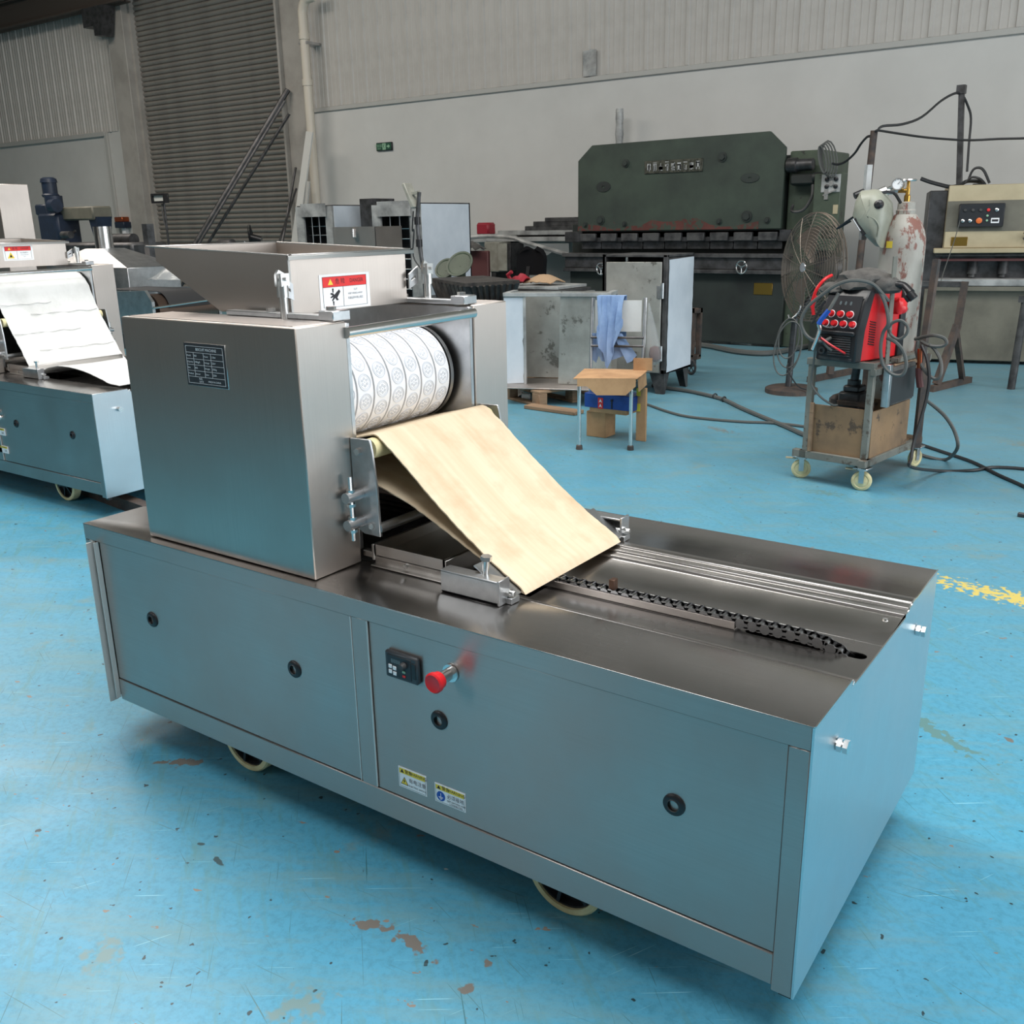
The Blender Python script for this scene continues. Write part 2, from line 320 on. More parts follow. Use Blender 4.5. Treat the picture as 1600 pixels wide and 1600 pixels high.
class MB:
    def __init__(s): s.bm = bmesh.new()
    def _add(s, vs, fs, smooth=False):
        bv = [s.bm.verts.new(v) for v in vs]
        for f in fs:
            try:
                fc = s.bm.faces.new([bv[i] for i in f]); fc.smooth = smooth
            except ValueError: pass
        return bv
    def box(s, x0, x1, y0, y1, z0, z1, bev=0.0, mat=None, seg=1):
        t = bmesh.new(); r = bmesh.ops.create_cube(t, size=1)
        for v in t.verts:
            v.co = Vector(((x0+x1)/2+v.co.x*(x1-x0), (y0+y1)/2+v.co.y*(y1-y0), (z0+z1)/2+v.co.z*(z1-z0)))
        if bev:
            bmesh.ops.bevel(t, geom=list(t.edges), offset=min(bev, 0.45*min(abs(x1-x0), abs(y1-y0), abs(z1-z0))), segments=seg, affect='EDGES', profile=0.5)
        s.merge(t, mat); return s
    def merge(s, t, mat=None, smooth=None):
        t.verts.index_update()
        vs = [(mat @ v.co) if mat else v.co.copy() for v in t.verts]
        bv = [s.bm.verts.new(v) for v in vs]
        for f in t.faces:
            try:
                nf = s.bm.faces.new([bv[v.index] for v in f.verts]); nf.smooth = f.smooth if smooth is None else smooth
            except ValueError: pass
        t.free()
    def cyl(s, a, b, r, r2=None, n=16, cap=True, smooth=True):
        a, b = Vector(a), Vector(b); r2 = r if r2 is None else r2
        d = (b-a).normalized(); u = d.orthogonal().normalized(); w = d.cross(u)
        vs = []
        for (p, q) in ((a, r), (b, r2)):
            for i in range(n):
                t = 2*PI*i/n; vs.append(p+(u*math.cos(t)+w*math.sin(t))*q)
        bv = [s.bm.verts.new(v) for v in vs]
        for i in range(n):
            j = (i+1) % n
            f = s.bm.faces.new([bv[i], bv[j], bv[n+j], bv[n+i]]); f.smooth = smooth
        if cap:
            s.bm.faces.new(bv[:n][::-1]); s.bm.faces.new(bv[n:])
        return s
    def lathe(s, a, d, prof, n=24, smooth=True):
        """prof: list of (t along d, radius)"""
        a = Vector(a); d = Vector(d).normalized(); u = d.orthogonal().normalized(); w = d.cross(u); rings = []
        for (t, r) in prof:
            p = a+d*t
            if r <= 1e-6: rings.append([s.bm.verts.new(p)])
            else: rings.append([s.bm.verts.new(p+(u*math.cos(2*PI*i/n)+w*math.sin(2*PI*i/n))*r) for i in range(n)])
        for A, B in zip(rings, rings[1:]):
            for i in range(n):
                j = (i+1) % n
                q = [A[i % len(A)], A[j % len(A)], B[j % len(B)], B[i % len(B)]]
                q = [v for k, v in enumerate(q) if v not in q[:k]]
                if len(q) >= 3:
                    f = s.bm.faces.new(q); f.smooth = smooth
        return s
    def tube(s, pts, r, n=8, closed=False, sub=0):
        pts = [Vector(p) for p in pts]
        if sub: pts = catmull(pts, sub, closed)
        m = len(pts); rings = []; prev = None
        for i, p in enumerate(pts):
            if closed: t = pts[(i+1) % m]-pts[i-1]
            else: t = pts[min(i+1, m-1)]-pts[max(i-1, 0)]
            t.normalize()
            u = t.orthogonal().normalized() if prev is None else (prev-t*prev.dot(t)).normalized()
            prev = u; w = t.cross(u)
            rings.append([s.bm.verts.new(p+(u*math.cos(2*PI*k/n)+w*math.sin(2*PI*k/n))*r) for k in range(n)])
        for i in range(m if closed else m-1):
            A, B = rings[i], rings[(i+1) % m]
            for k in range(n):
                f = s.bm.faces.new([A[k], A[(k+1) % n], B[(k+1) % n], B[k]]); f.smooth = True
        if not closed:
            s.bm.faces.new(rings[0][::-1]); s.bm.faces.new(rings[-1])
        return s
    def bar(s, a, b, w, h, upv=(0, 0, 1), bev=0.0):
        a, b = Vector(a), Vector(b); d = (b-a); L = d.length; d.normalize(); upv = Vector(upv)
        x = d.cross(upv).normalized() if abs(d.dot(upv)) < 0.999 else d.orthogonal().normalized(); z = x.cross(d)
        m = Matrix((x, d, z)).transposed().to_4x4(); m.translation = (a+b)/2
        s.box(-w/2, w/2, -L/2, L/2, -h/2, h/2, bev, m); return s
    def prism(s, poly, axis, c0, c1, holes=(), bev=0.0):
        """extrude polygon (2D) along axis 0/1/2 between c0 and c1; 2D coords are the remaining axes in order"""
        def P(p, c):
            q = list(p); q.insert(axis, c); return Vector(q)
        t = bmesh.new(); loops = [list(poly)]+[list(h) for h in holes]; edges = []
        for lp in loops:
            vs = [t.verts.new(P(p, c0)) for p in lp]
            edges += [t.edges.new((vs[i], vs[(i+1) % len(vs)])) for i in range(len(vs))]
        if holes:
            bmesh.ops.triangle_fill(t, edges=edges, use_beauty=True)
        else:
            t.faces.new([e.verts[0] for e in edges]) if False else t.faces.new(list(t.verts))
        r = bmesh.ops.extrude_face_region(t, geom=list(t.faces))
        off = P((0, 0), c1-c0)
        for g in r['geom']:
            if isinstance(g, bmesh.types.BMVert): g.co += off
        bmesh.ops.recalc_face_normals(t, faces=list(t.faces))
        if bev:
            es = [e for e in t.edges if len(e.link_faces) == 2 and e.calc_face_angle(0) > 0.5]
            bmesh.ops.bevel(t, geom=es, offset=bev, segments=1, affect='EDGES', profile=0.5)
        s.merge(t); return s
    def sheet(s, rows, thick=0.0, smooth=True):
        """rows: grid of points"""
        n, m = len(rows), len(rows[0])
        t = bmesh.new(); g = [[t.verts.new(p) for p in row] for row in rows]
        for i in range(n-1):
            for j in range(m-1):
                f = t.faces.new([g[i][j], g[i][j+1], g[i+1][j+1], g[i+1][j]]); f.smooth = smooth
        if thick:
            t.normal_update()
            bmesh.ops.solidify(t, geom=list(t.faces), thickness=thick)
            for f in t.faces: f.smooth = smooth
        s.merge(t); return s
    def hexbolt(s, p, d, r, h, stem=0.0, rs=None):
        p, d = Vector(p), Vector(d).normalized()
        if stem: s.cyl(p-d*stem, p, rs or r*0.55, n=8)
        s.cyl(p, p+d*h, r, n=6, smooth=False); return s
    def ring(s, c, nrm, R, r, n=32, m=6):
        c, nrm = Vector(c), Vector(nrm).normalized(); u = nrm.orthogonal().normalized(); w = nrm.cross(u)
        s.tube([c+(u*math.cos(2*PI*i/n)+w*math.sin(2*PI*i/n))*R for i in range(n)], r, m, True); return s
    def text(s, txt, size, mat, depth=0.0, ax='CENTER', ay='CENTER', sx=1.0):
        cu = bpy.data.curves.new('t', 'FONT'); cu.body = txt; cu.size = size; cu.align_x = ax; cu.align_y = ay; cu.resolution_u = 2
        o = bpy.data.objects.new('t', cu); C.objects.link(o)
        dg = bpy.context.evaluated_depsgraph_get(); me = bpy.data.meshes.new_from_object(o.evaluated_get(dg))
        t = bmesh.new(); t.from_mesh(me)
        for v in t.verts: v.co.x *= sx
        s.merge(t, mat)
        bpy.data.objects.remove(o); bpy.data.curves.remove(cu); bpy.data.meshes.remove(me); return s
    def build(s, name, mat, parent=None, label=None, kind=None, world=True, recalc=True):
        bm = s.bm
        if recalc: bmesh.ops.recalc_face_normals(bm, faces=list(bm.faces))
        if parent is not None and world:
            inv = W(parent).inverted()
            for v in bm.verts: v.co = inv @ v.co
        me = bpy.data.meshes.new(name); bm.to_mesh(me); bm.free()
        me.set_sharp_from_angle(angle=math.radians(38))
        me.materials.append(M[mat] if isinstance(mat, str) else mat)
        o = bpy.data.objects.new(name, me); C.objects.link(o)
        if parent is not None:
            o.parent = parent; XF[o.name] = W(parent)
        if label: o['label'] = label
        if kind: o['kind'] = kind
        return o
    def solo(s, name, mat, label, cat, group=None, kind=None):
        """a thing that is one mesh: origin at the middle of its foot"""
        vs = [v.co for v in s.bm.verts]
        lo = [min(v[i] for v in vs) for i in range(3)]; hi = [max(v[i] for v in vs) for i in range(3)]
        loc = Vector(((lo[0]+hi[0])/2, (lo[1]+hi[1])/2, lo[2]))
        for v in s.bm.verts: v.co -= loc
        o = s.build(name, mat); o.location = loc; o['label'] = label; o['category'] = cat
        if group: o['group'] = group
        if kind: o['kind'] = kind
        return o

def catmull(pts, sub, closed=False):
    out = []; m = len(pts)
    for i in range(m if closed else m-1):
        p0 = pts[(i-1) % m] if closed or i > 0 else pts[0]*2-pts[1]
        p1, p2 = pts[i], pts[(i+1) % m]
        p3 = pts[(i+2) % m] if closed or i+2 < m else pts[-1]*2-pts[-2]
        for k in range(sub):
            t = k/sub
            out.append(0.5*((2*p1)+(-p0+p2)*t+(2*p0-5*p1+4*p2-p3)*t*t+(-p0+3*p1-3*p2+p3)*t**3))
    if not closed: out.append(pts[-1])
    return out

def inst(src, loc, parent, rot=None, name=None):
    """a further piece that shares the mesh of src"""
    o = bpy.data.objects.new(name or src.name.split('.')[0], src.data); C.objects.link(o)
    o.parent = parent; o.location = loc; XF[o.name] = W(parent)
    if rot: o.rotation_euler = rot
    return o

def dup(root, loc, rotz, label, group=None):
    r = root.copy(); C.objects.link(r); r.location = loc; r.rotation_euler = (0, 0, rotz); r['label'] = label
    if group: r['group'] = group
    XF[r.name] = Matrix.Translation(loc) @ Matrix.Rotation(rotz, 4, 'Z')
    for ch in list(root.children):
        c = ch.copy(); C.objects.link(c); c.parent = r
        for g in list(ch.children):
            d = g.copy(); C.objects.link(d); d.parent = c
    return r

def struct(mb, name, mat, parent=None):
    o = mb.build(name, mat, parent)
    if parent is None: o['kind'] = 'structure'
    return o
def rect(x0, x1, z0, z1): return [(x0, z0), (x1, z0), (x1, z1), (x0, z1)]
def stadium(x0, x1, y, r, n=8):
    out = []
    for i in range(n+1):
        a = -PI/2+PI*i/n; out.append((x1-r+r*math.cos(a), y+r*math.sin(a)))
    for i in range(n+1):
        a = PI/2+PI*i/n; out.append((x0+r+r*math.cos(a), y+r*math.sin(a)))
    return out
FACE_Y = lambda x, y, z: Matrix.Translation((x, y, z)) @ Matrix.Rotation(PI/2, 4, 'X')              # text that faces -y
FACE_X = lambda x, y, z: Matrix.Translation((x, y, z)) @ Matrix.Rotation(PI/2, 4, 'Z') @ Matrix.Rotation(PI/2, 4, 'X')   # faces +x

# ---------------------------------------------------------------- the hall
YW = 11.2
HX0, HX1, HY0, HZ = -27.0, 8.6, -3.0, 7.6
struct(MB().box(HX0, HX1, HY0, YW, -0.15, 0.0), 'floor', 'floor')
COL1 = ((-17.943,5.681)[0], (-17.417,4.941)[0])        # column left of the roller door
COL2 = ((-13.108,4.064)[0], (-12.563,4.01)[0])     # column right of it
ZT0, ZT1 = 3.24, 3.31                                       # rail between plaster and sheet cladding
wb = struct(MB().box(COL2[0], HX1, YW, YW+0.2, 0, HZ), 'wall_back', 'wall')
wl = struct(MB().box(HX0, COL1[1], YW, YW+0.2, 0, HZ), 'wall_back_left', 'wall')
struct(MB().box(COL1[1], COL2[0], YW+0.18, YW+0.3, 0, HZ), 'wall_lintel', 'wall')
struct(MB().box(HX0-0.2, HX0, HY0, YW+0.2, 0, HZ), 'wall_left', 'wall')
g = MB()
g.box(HX1, HX1+0.2, HY0, 0.2, 0, HZ).box(HX1, HX1+0.2, 8.2, YW+0.2, 0, HZ).box(HX1, HX1+0.2, 0.2, 8.2, 5.4, HZ)
struct(g, 'wall_right', 'wall')
struct(MB().box(HX0, HX1, HY0-0.2, HY0, 0, HZ), 'wall_front', 'front_wall')  # unseen wall, set close and dark to grey the reflections in the head
for k, wx in enumerate((-4.9, -2.65)):
    g = MB(); g.prism(rect(wx-0.32, wx+0.32, 1.5, 4.3), 1, HY0, HY0+0.05, holes=[rect(wx-0.24, wx+0.24, 1.58, 4.22)]); struct(g, 'window_%d' % (k+1), 'trim')  # unseen frames added around the streak lights
struct(MB().box(HX0-0.2, HX1+0.2, HY0-0.2, YW+0.2, HZ, HZ+0.15), 'ceiling', 'ceiling')
# cladding sheets above the plaster: every sheet a piece of its own, folded ribs
def cladding(parent, x0, x1, z0, z1, pitch):
    prof = [(0, 0), (0.012, -0.022), (0.05, -0.022), (0.062, 0), (0.135, 0), (0.139, -0.006), (0.149, -0.006), (0.153, 0), (0.225, 0), (0.229, -0.006), (0.239, -0.006), (0.243, 0), (pitch, 0)]
    t = MB(); t.sheet([[(a, b-0.012, z) for a, b in prof] for z in (z0, z1)], 0.0, False)
    n = int((x1-x0)/pitch); src = None
    for i in range(n):
        loc = (x0+i*pitch, YW, 0)
        if src is None:
            src = t.build('cladding_sheet', 'siding', parent); src.location = loc
        else: inst(src, loc, parent)
cladding(wb, COL2[1]+0.05, 7.6, ZT1, HZ, 0.30)
cladding(wl, -24.5, COL1[0]-0.1, ZT1, HZ, 0.30)
struct(MB().box(COL2[1], HX1, YW-0.035, YW, ZT0, ZT1, 0.006), 'trim_1', 'trim')
struct(MB().box(-24.5, (-18.631,3.272)[0], YW-0.06, YW, ZT0, ZT1+0.02, 0.006), 'trim_2', 'trim')
struct(MB().box((-18.675,3.275)[0], (-18.631,3.272)[0]+0.06, YW-0.05, YW, 0.9, ZT1, 0.006), 'trim_3', 'trim')
struct(MB().box(COL1[0], COL1[1], YW-0.16, YW+0.02, 0, HZ, 0.01), 'trim_4', 'column')
g = MB(); g.box(COL2[0], COL2[0]+0.05, YW-0.22, YW, 0, HZ, 0.006).box(COL2[0]+0.05, COL2[1], YW-0.14, YW, 0, HZ, 0.006)
struct(g, 'trim_5', 'column')
# roller door, slat by slat
door = struct(MB().box(COL1[1], COL1[1]+0.07, YW-0.02, YW+0.16, 0, HZ).box(COL2[0]-0.07, COL2[0], YW-0.02, YW+0.16, 0, HZ), 'door_1', 'column')
prof = [(0.0, 0.0), (0.006, -0.012), (0.022, -0.030), (0.045, -0.038), (0.068, -0.030), (0.080, -0.012), (0.086, 0.0), (0.086, 0.012), (0.09, 0.012)]
t = MB(); t.sheet([[(x, b, a) for a, b in prof] for x in (COL1[1]+0.05, COL2[0]-0.05)], 0.0, True)
src = t.build('slat', 'door', door); src.location = (0, YW+0.10, 0.02)
for i in range(1, 83): inst(src, (0, YW+0.10, 0.02+0.09*i), door)

# overhead crane runway and what hangs on it
b = MB(); zb = (-20.222,5.492)[1]
b.box(HX0+0.1, COL1[0]+0.9, YW-0.42, YW-0.18, zb, zb+0.03).box(HX0+0.1, COL1[0]+0.9, YW-0.31, YW-0.29, zb, zb+0.5).box(HX0+0.1, COL1[0]+0.9, YW-0.42, YW-0.18, zb+0.47, zb+0.5)
beam = b.solo('crane_runway_beam', 'beam', 'long brown steel runway beam along the top of the wall left of the roller door', 'beam')
b = MB().box(HX0+0.1, COL1[0]-0.2, YW-0.5, YW-0.1, zb+0.52, zb+1.0)
b.solo('duct', 'ceiling', 'tan boxed duct above the brown runway beam in the upper left corner', 'duct')  # tan purlin box, stands for the roof sheet above the beam
b = MB(); q = [(-18.261,5.542),(-17.538,5.528),(-17.693,4.968),(-17.929,5.051),(-18.292,5.16)]
b.prism([(q[0][0], zb), (q[1][0], zb), (q[2][0], q[2][1]), (q[3][0], q[2][1]+0.02), (q[3][0], q[4][1]), (q[0][0], q[4][1])], 1, YW-0.45, YW-0.2)
b.solo('beam_bracket', 'dark_steel', 'dark steel bracket hanging below the runway beam next to the door column', 'bracket')

# drain pipe
px = (-12.207,4.767)[0]; px2 = (-12.339,1.744)[0]
t = thing('drainpipe', 'cream plastic drainpipe with an elbow running down beside the roller door column', 'pipe', (px2, YW-0.30, 0))
g = MB(); zt = (-12.285,4.871)[1]
g.cyl((px2, YW-0.30, 0), (px2, YW-0.30, zt-0.5), 0.075, n=16); g.build('pipe', 'pipe', t)
g = MB(); g.tube([(px2, YW-0.30, zt-0.55), (px2, YW-0.30, zt-0.25), (px2+0.01, YW-0.30, zt-0.1), (px2+0.1, YW-0.30, zt+0.03), (px2+0.3, YW-0.30, zt+0.06)], 0.078, 14, sub=4); g.build('elbow', 'pipe', t)
for zz in (zt-0.55, zt-1.25): MB().cyl((px2, YW-0.30, zz), (px2, YW-0.30, zz+0.1), 0.088, n=16).build('coupling', 'pipe', t)
MB().box(px2-0.1, px2+0.1, YW-0.34, YW-0.001, zt-0.62, zt-0.58).build('pipe_clip', 'zinc', t)

# emergency exit sign
c = [(-11.123,2.674),(-10.78,2.547)]; x0, x1, z1, z0 = c[0][0], c[1][0], c[0][1], c[1][1]
sg = thing('exit_sign', 'small green emergency exit sign with running figure and arrow on the plaster wall', 'sign', ((x0+x1)/2, YW, z0))
M['exit_green'] = plain('exit_green', srgb(30, 78, 58), 0.5)
M['exit_light'] = plain('exit_pictogram', srgb(150, 190, 160), 0.5)
MB().box(x0, x1, YW-0.035, YW-0.001, z0, z1, 0.006).build('housing', 'black', sg)
MB().box(x0+0.012, x1-0.012, YW-0.038, YW-0.034, z0+0.012, z1-0.012).build('face', 'exit_green', sg)
g = MB(); w = x1-x0; g.text('安全出口', 0.05, FACE_Y(x0+w*0.21, YW-0.0395, (z0+z1)/2+0.015)).text('EXIT', 0.036, FACE_Y(x0+w*0.21, YW-0.0395, (z0+z1)/2-0.03)); g.build('lettering', 'exit_light', sg)
g = MB(); cx, cz = x0+w*0.52, (z0+z1)/2
g.box(cx-0.035, cx+0.035, YW-0.0395, YW-0.038, cz-0.05, cz+0.05); g.build('pictogram_door', 'exit_light', sg)
g = MB(); g.cyl((cx+0.006, YW-0.041, cz+0.034), (cx+0.006, YW-0.0395, cz+0.034), 0.009, n=10)
for a, b2 in (((cx, cz+0.022), (cx-0.006, cz-0.006)), ((cx-0.006, cz-0.006), (cx+0.018, cz-0.02)), ((cx+0.018, cz-0.02), (cx+0.014, cz-0.042)), ((cx-0.006, cz-0.006), (cx-0.018, cz-0.03)), ((cx-0.018, cz-0.03), (cx-0.03, cz-0.03)), ((cx, cz+0.018), (cx+0.022, cz+0.008)), ((cx, cz+0.018), (cx-0.02, cz+0.006))):
    g.bar((a[0], YW-0.0405, a[1]), (b2[0], YW-0.0405, b2[1]), 0.0015, 0.008, (0, 1, 0))
g.build('pictogram_figure', 'exit_green', sg)
g = MB(); ax_ = x0+w*0.78
g.prism([(ax_-0.03, cz-0.01), (ax_, cz-0.01), (ax_, cz-0.03), (ax_+0.04, cz), (ax_, cz+0.03), (ax_, cz+0.01), (ax_-0.03, cz+0.01)], 1, YW-0.0395, YW-0.038); g.build('arrow', 'exit_light', sg)

# plastic-wrapped pipe stub and wrapped patch on the wall
c = [(-6.504,2.781),(-6.385,2.772),(-6.448,2.411)]
g = MB(); xc = (c[0][0]+c[1][0])/2
g.lathe((xc, YW-0.25, 0.0), (0, 0, 1), [(0, 0.055), (c[2][1]-0.3, 0.055)]+[(c[2][1]-0.3+a, b) for a, b in [(0.02, 0.055), (0.15, 0.06), (0.3, 0.05), (0.4, 0.062), (0.52, 0.05), (0.6, 0.058), (0.72, 0.05), (c[0][1]-c[2][1]+0.3, 0.056), (c[0][1]-c[2][1]+0.3, 0)]], 10)
g.solo('wrapped_pipe_stub', 'film_grey', 'pipe stub wrapped in crinkled silver film rising behind the green press', 'pipe')
c = [(-7.142,3.622),(-6.934,3.309)]
g = MB(); rows = [[(c[0][0]+(c[1][0]-c[0][0])*i/5, YW-0.045-0.02*random.random(), ZT1+(c[0][1]-ZT1)*j/5+0.03*random.random()*(j == 5)) for i in range(6)] for j in range(6)]
g.sheet(rows, 0.004, False); g.solo('film_patch', 'film_grey', 'crumpled piece of silver film taped on the wall cladding above the rail', 'film')

# ---------------------------------------------------------------- the biscuit moulding machines
def caster_wheel(parent, x, y, r=0.092, w=0.045):
    g = MB(); g.lathe((x, y, r), (0, 1, 0), [(0, r-0.016), (0, r-0.004), (0.004, r), (w-0.004, r), (w, r-0.004), (w, r-0.016), (0, r-0.016)], 40)
    o = g.build('wheel', 'cream', parent)
    g = MB(); g.lathe((x, y+0.006, r), (0, 1, 0), [(0, 0.0), (0, 0.022), (0.01, 0.024), (0.014, r-0.026), (0.0, r-0.02), (0.0, r-0.016), (w-0.012, r-0.016), (w-0.012, 0.0)], 28)
    for k in range(6):
        a = PI/3*k+0.3
        g.bar((x+0.02*math.cos(a), y+0.008, r+0.02*math.sin(a)), (x+(r-0.02)*math.cos(a), y+0.008, r+(r-0.02)*math.sin(a)), 0.008, 0.012, (0, 1, 0))
    g.build('hub', 'black', o)
    g = MB(); zt = 0.19
    g.box(x-0.03, x+0.03, y-0.012, y-0.007, r-0.012, zt-0.012, 0.002).box(x-0.03, x+0.03, y+w+0.005, y+w+0.010, r-0.012, zt-0.012, 0.002)
    g.box(x-0.045, x+0.045, y-0.02, y+w+0.02, zt-0.012, zt, 0.002).cyl((x, y-0.014, r), (x, y+w+0.014, r), 0.008, n=10)
    g.build('caster_fork', 'dark_steel', parent)

def ribbon(path, y0, y1, thick, edge=0.0, ny=7, seed=1):
    rnd = random.Random(seed); rows = []
    for i, (x, z) in enumerate(path):
        a, b = y0+edge*rnd.uniform(-1, 1), y1+edge*rnd.uniform(-1, 1)
        rows.append([(x, a+(b-a)*j/ny, z) for j in range(ny+1)])
    return rows

def densify(path, d):
    out = [path[0]]
    for a, b in zip(path, path[1:]):
        n = max(1, int(math.dist(a, b)/d))
        for k in range(1, n+1): out.append((a[0]+(b[0]-a[0])*k/n, a[1]+(b[1]-a[1])*k/n))
    return out

H = 0.628
def machine(label, loc, e=0.0, main=True):
    """e widens everything beyond the middle of the machine (the second one is wider)"""
    ox, oy = loc[0], loc[1]
    T = thing('biscuit_moulding_machine', label, 'machine', (ox-1.0, oy+(0.833+e)/2, 0), 0)
    Wd = 0.833+e
    def X(v): return ox+v
    def Y(v): return oy+v
    def bx(g, x0, x1, y0, y1, z0, z1, bev=0.0015): return g.box(X(x0), X(x1), Y(y0), Y(y1), z0, z1, bev)
    ZB = 0.115
    # --- base: posts, rails, fascia
    g = MB()
    bx(g, -2, -1.965, 0, 0.035, ZB, 0.584); bx(g, -1.0, -0.955, 0, 0.03, 0.18, 0.586); bx(g, -0.04, -0.0045, 0, 0.03, ZB-0.01, 0.584)
    bx(g, -1.94, -0.04, 0.001, 0.03, ZB, 0.179); bx(g, -2, -0.0045, 0, 0.004, 0.5845, H-0.0015, 0.001)
    bx(g, -2, -1.965, Wd-0.035, Wd, ZB, 0.6); bx(g, -0.04, -0.0045, Wd-0.035, Wd-0.002, ZB, 0.6); bx(g, -1.96, -0.04, Wd-0.03, Wd-0.003, ZB, 0.18)
    g.build('frame', 'steel_x', T)
    for (fa, fb, fy0, fz0) in ((-1.960, -1.957, -0.024, ZB-0.003), (-1.945, -1.9425, -0.011, ZB+0.006), (-1.0035, -1.0018, -0.0012, 0.183), (-0.9555, -0.9538, -0.0012, 0.183)):
        bx(MB(), fa, fb, fy0, 0.002, fz0, 0.5838, 0).build('edge_flange', 'chrome_matt', T)  # mid-post entries are bright strips added as glints along the panel edges
    MB().box(X(-0.03), X(-0.004), Y(0.012), Y(0.03), ZB-0.022, ZB-0.008).build('foot_stub', 'black', T)
    MB().box(X(-2), X(-1.997), Y(0.002), Y(Wd-0.002), ZB, H-0.002).build('end_panel', 'steel_y', T)
    MB().box(X(-1.965), X(-0.04), Y(Wd-0.006), Y(Wd-0.002), 0.18, H-0.002).build('back_panel', 'steel_x', T)
    MB().box(X(-1.995), X(-0.005), Y(0.03), Y(Wd-0.03), 0.19, 0.20).build('floor_plate', 'dark_steel', T)
    for k, (x0, x1, gr) in enumerate(((-1.942, -1.001, ((-1.742, 0.404), (-1.201, 0.405))), (-0.954, -0.041, ((-0.768, 0.405), (-0.235, 0.401))))):
        p = bx(MB(), x0, x1, 0.004, 0.007, 0.181, 0.583, 0.0008).build('front_panel', 'steel_x', T)
        for (gx, gz) in gr:
            q = MB(); q.lathe((X(gx), Y(0.0045), gz), (0, -1, 0), [(0, 0.0215), (0.003, 0.021), (0.006, 0.017), (0.006, 0.0125), (0.0, 0.011), (0.0, 0.0)], 28); q.build('grommet', 'black', p)
            q = MB(); q.ring((X(gx), Y(-0.0015), gz), (0, 1, 0), 0.0115, 0.0012, 24, 5); q.build('grommet_rim', 'dark_steel', p)
    # --- deck: folded profile along y
    pr = [(0.0, H), (0.190, H), (0.196, H-0.012), (0.201, H-0.004), (0.207, H-0.014), (0.232, H-0.015)]
    pr2 = [(0.392+e, H-0.015), (0.550+e, H-0.015), (0.552+e, H-0.008), (0.578+e, H-0.008), (0.580+e, H-0.003), (0.603+e, H-0.003), (0.605+e, H+0.001), (0.632+e, H+0.002), (0.636+e, H), (Wd, H)]
    def strip(a, x0, x1):
        g = MB(); poly = a+[(y, z-0.0025) for y, z in reversed(a)]
        g.prism([(Y(y), z) for y, z in poly], 0, X(x0), X(x1), bev=0.0006); return g
    strip(pr, -2, -0.0005).build('deck_front', 'steel_top', T); strip(pr2, -2, -0.0005).build('deck_back', 'steel_top', T)
    g = MB(); g.prism([(X(a), Y(b)) for a, b in ((-2, 0.232), (0, 0.232), (0, 0.392+e), (-2, 0.392+e))], 2, H-0.0175, H-0.015,
                      holes=[[(X(a), Y(b)) for a, b in stadium(-0.245, -0.012, 0.327, 0.0135)], [(X(a), Y(b)) for a, b in rect(-1.12, -0.70, 0.24, 0.385)]])
    g.build('deck_channel', 'steel_top', T)
    # notched end plate, follows the deck profile
    pl = [(0.0, ZB-0.01), (Wd, ZB), (Wd, H-0.002)]+[(y, z-0.002) for y, z in reversed(pr2[:-1])]+[(y, z-0.002) for y, z in reversed(pr)]
    g = MB(); g.prism([(Y(y), z) for y, z in pl], 0, X(-0.004), X(0.0)); g.build('end_plate', 'steel_end', T)
    g = MB()
    pts = [(X(0.0), Y(y), z) for y, z in pr+pr2]; g.tube(pts, 0.0019, 5); g.build('end_edge', 'chrome', T)
    for (by, bz) in ((0.129, 0.536), (0.669+e, 0.544)):
        g = MB(); g.hexbolt((X(0.002), Y(by), bz), (1, 0, 0), 0.0125, 0.008, 0.01).cyl((X(0.01), Y(by), bz), (X(0.0135), Y(by), bz), 0.007, n=10).hexbolt((X(0.0125), Y(by), bz), (1, 0, 0), 0.0125, 0.008); g.build('bolt', 'bolt', T)
    # --- casters
    for (wx, wy) in ((-0.508, 0.07), (-1.50, 0.07), (-0.508, Wd-0.12), (-1.50, Wd-0.12)): caster_wheel(T, X(wx), Y(wy))
    # --- head: two box housings
    HX0_, HX1_, ZT = -1.742, -1.133, 1.187
    def housing(y0, y1):
        g = MB(); bx(g, HX0_, HX1_, y0, y1, H+0.002, ZT-0.0, 0.0025); h = g.build('housing', 'steel_z', T)
        g = MB(); bx(g, HX0_+0.015, HX1_-0.02, y0+0.012, y1-0.012, ZT, ZT+0.0015, 0); g.build('housing_lid', 'steel_x', h)
        return h
    hf = housing(0.029, 0.177); hr = housing(0.637+e, 0.782+e)
    g = MB(); bx(g, HX0_, HX0_+0.004, 0.177, 0.637+e, H, 1.10); g.build('head_back_sheet', 'steel_z', T)
    g = MB(); bx(g, -1.66, -1.36, 0.2, 0.61+e, 0.70, 0.98); g.build('feed_roll_cover', 'dark_steel', T)
    # inner cheek plates
    for y0 in (0.178, 0.622+e):
        bx(MB(), -1.60, -1.136, y0, y0+0.012, 0.66, 1.183, 0.001).build('cheek_plate', 'zinc', T)
    # clamp bars over the cheeks
    for y0, s in ((0.150, 1), (0.612+e, 1)):
        g = MB(); bx(g, -1.50, -1.16, y0, y0+0.03, ZT+0.002, ZT+0.014, 0.002); cb = g.build('clamp_bar', 'zinc', T)
        bx(MB(), -1.185, -1.140, y0-0.004, y0+0.05, ZT+0.002, ZT+0.024, 0.002).build('clamp_block', 'zinc', cb)
        for xb in (-1.36, -1.165):
            MB().hexbolt((X(xb), Y(y0+0.017), ZT+(0.024 if xb > -1.2 else 0.014)), (0, 0, 1), 0.011, 0.008).build('bolt', 'bolt', cb)
    # guard rod
    g = MB(); g.cyl((X(-1.128), Y(0.170), 1.163), (X(-1.128), Y(0.630+e), 1.168), 0.0125, n=16); g.build('guard_rod', 'chrome', T)
    # --- mould roller
    rc = Vector((X(-1.303), 0, 1.012)); R = 0.1195
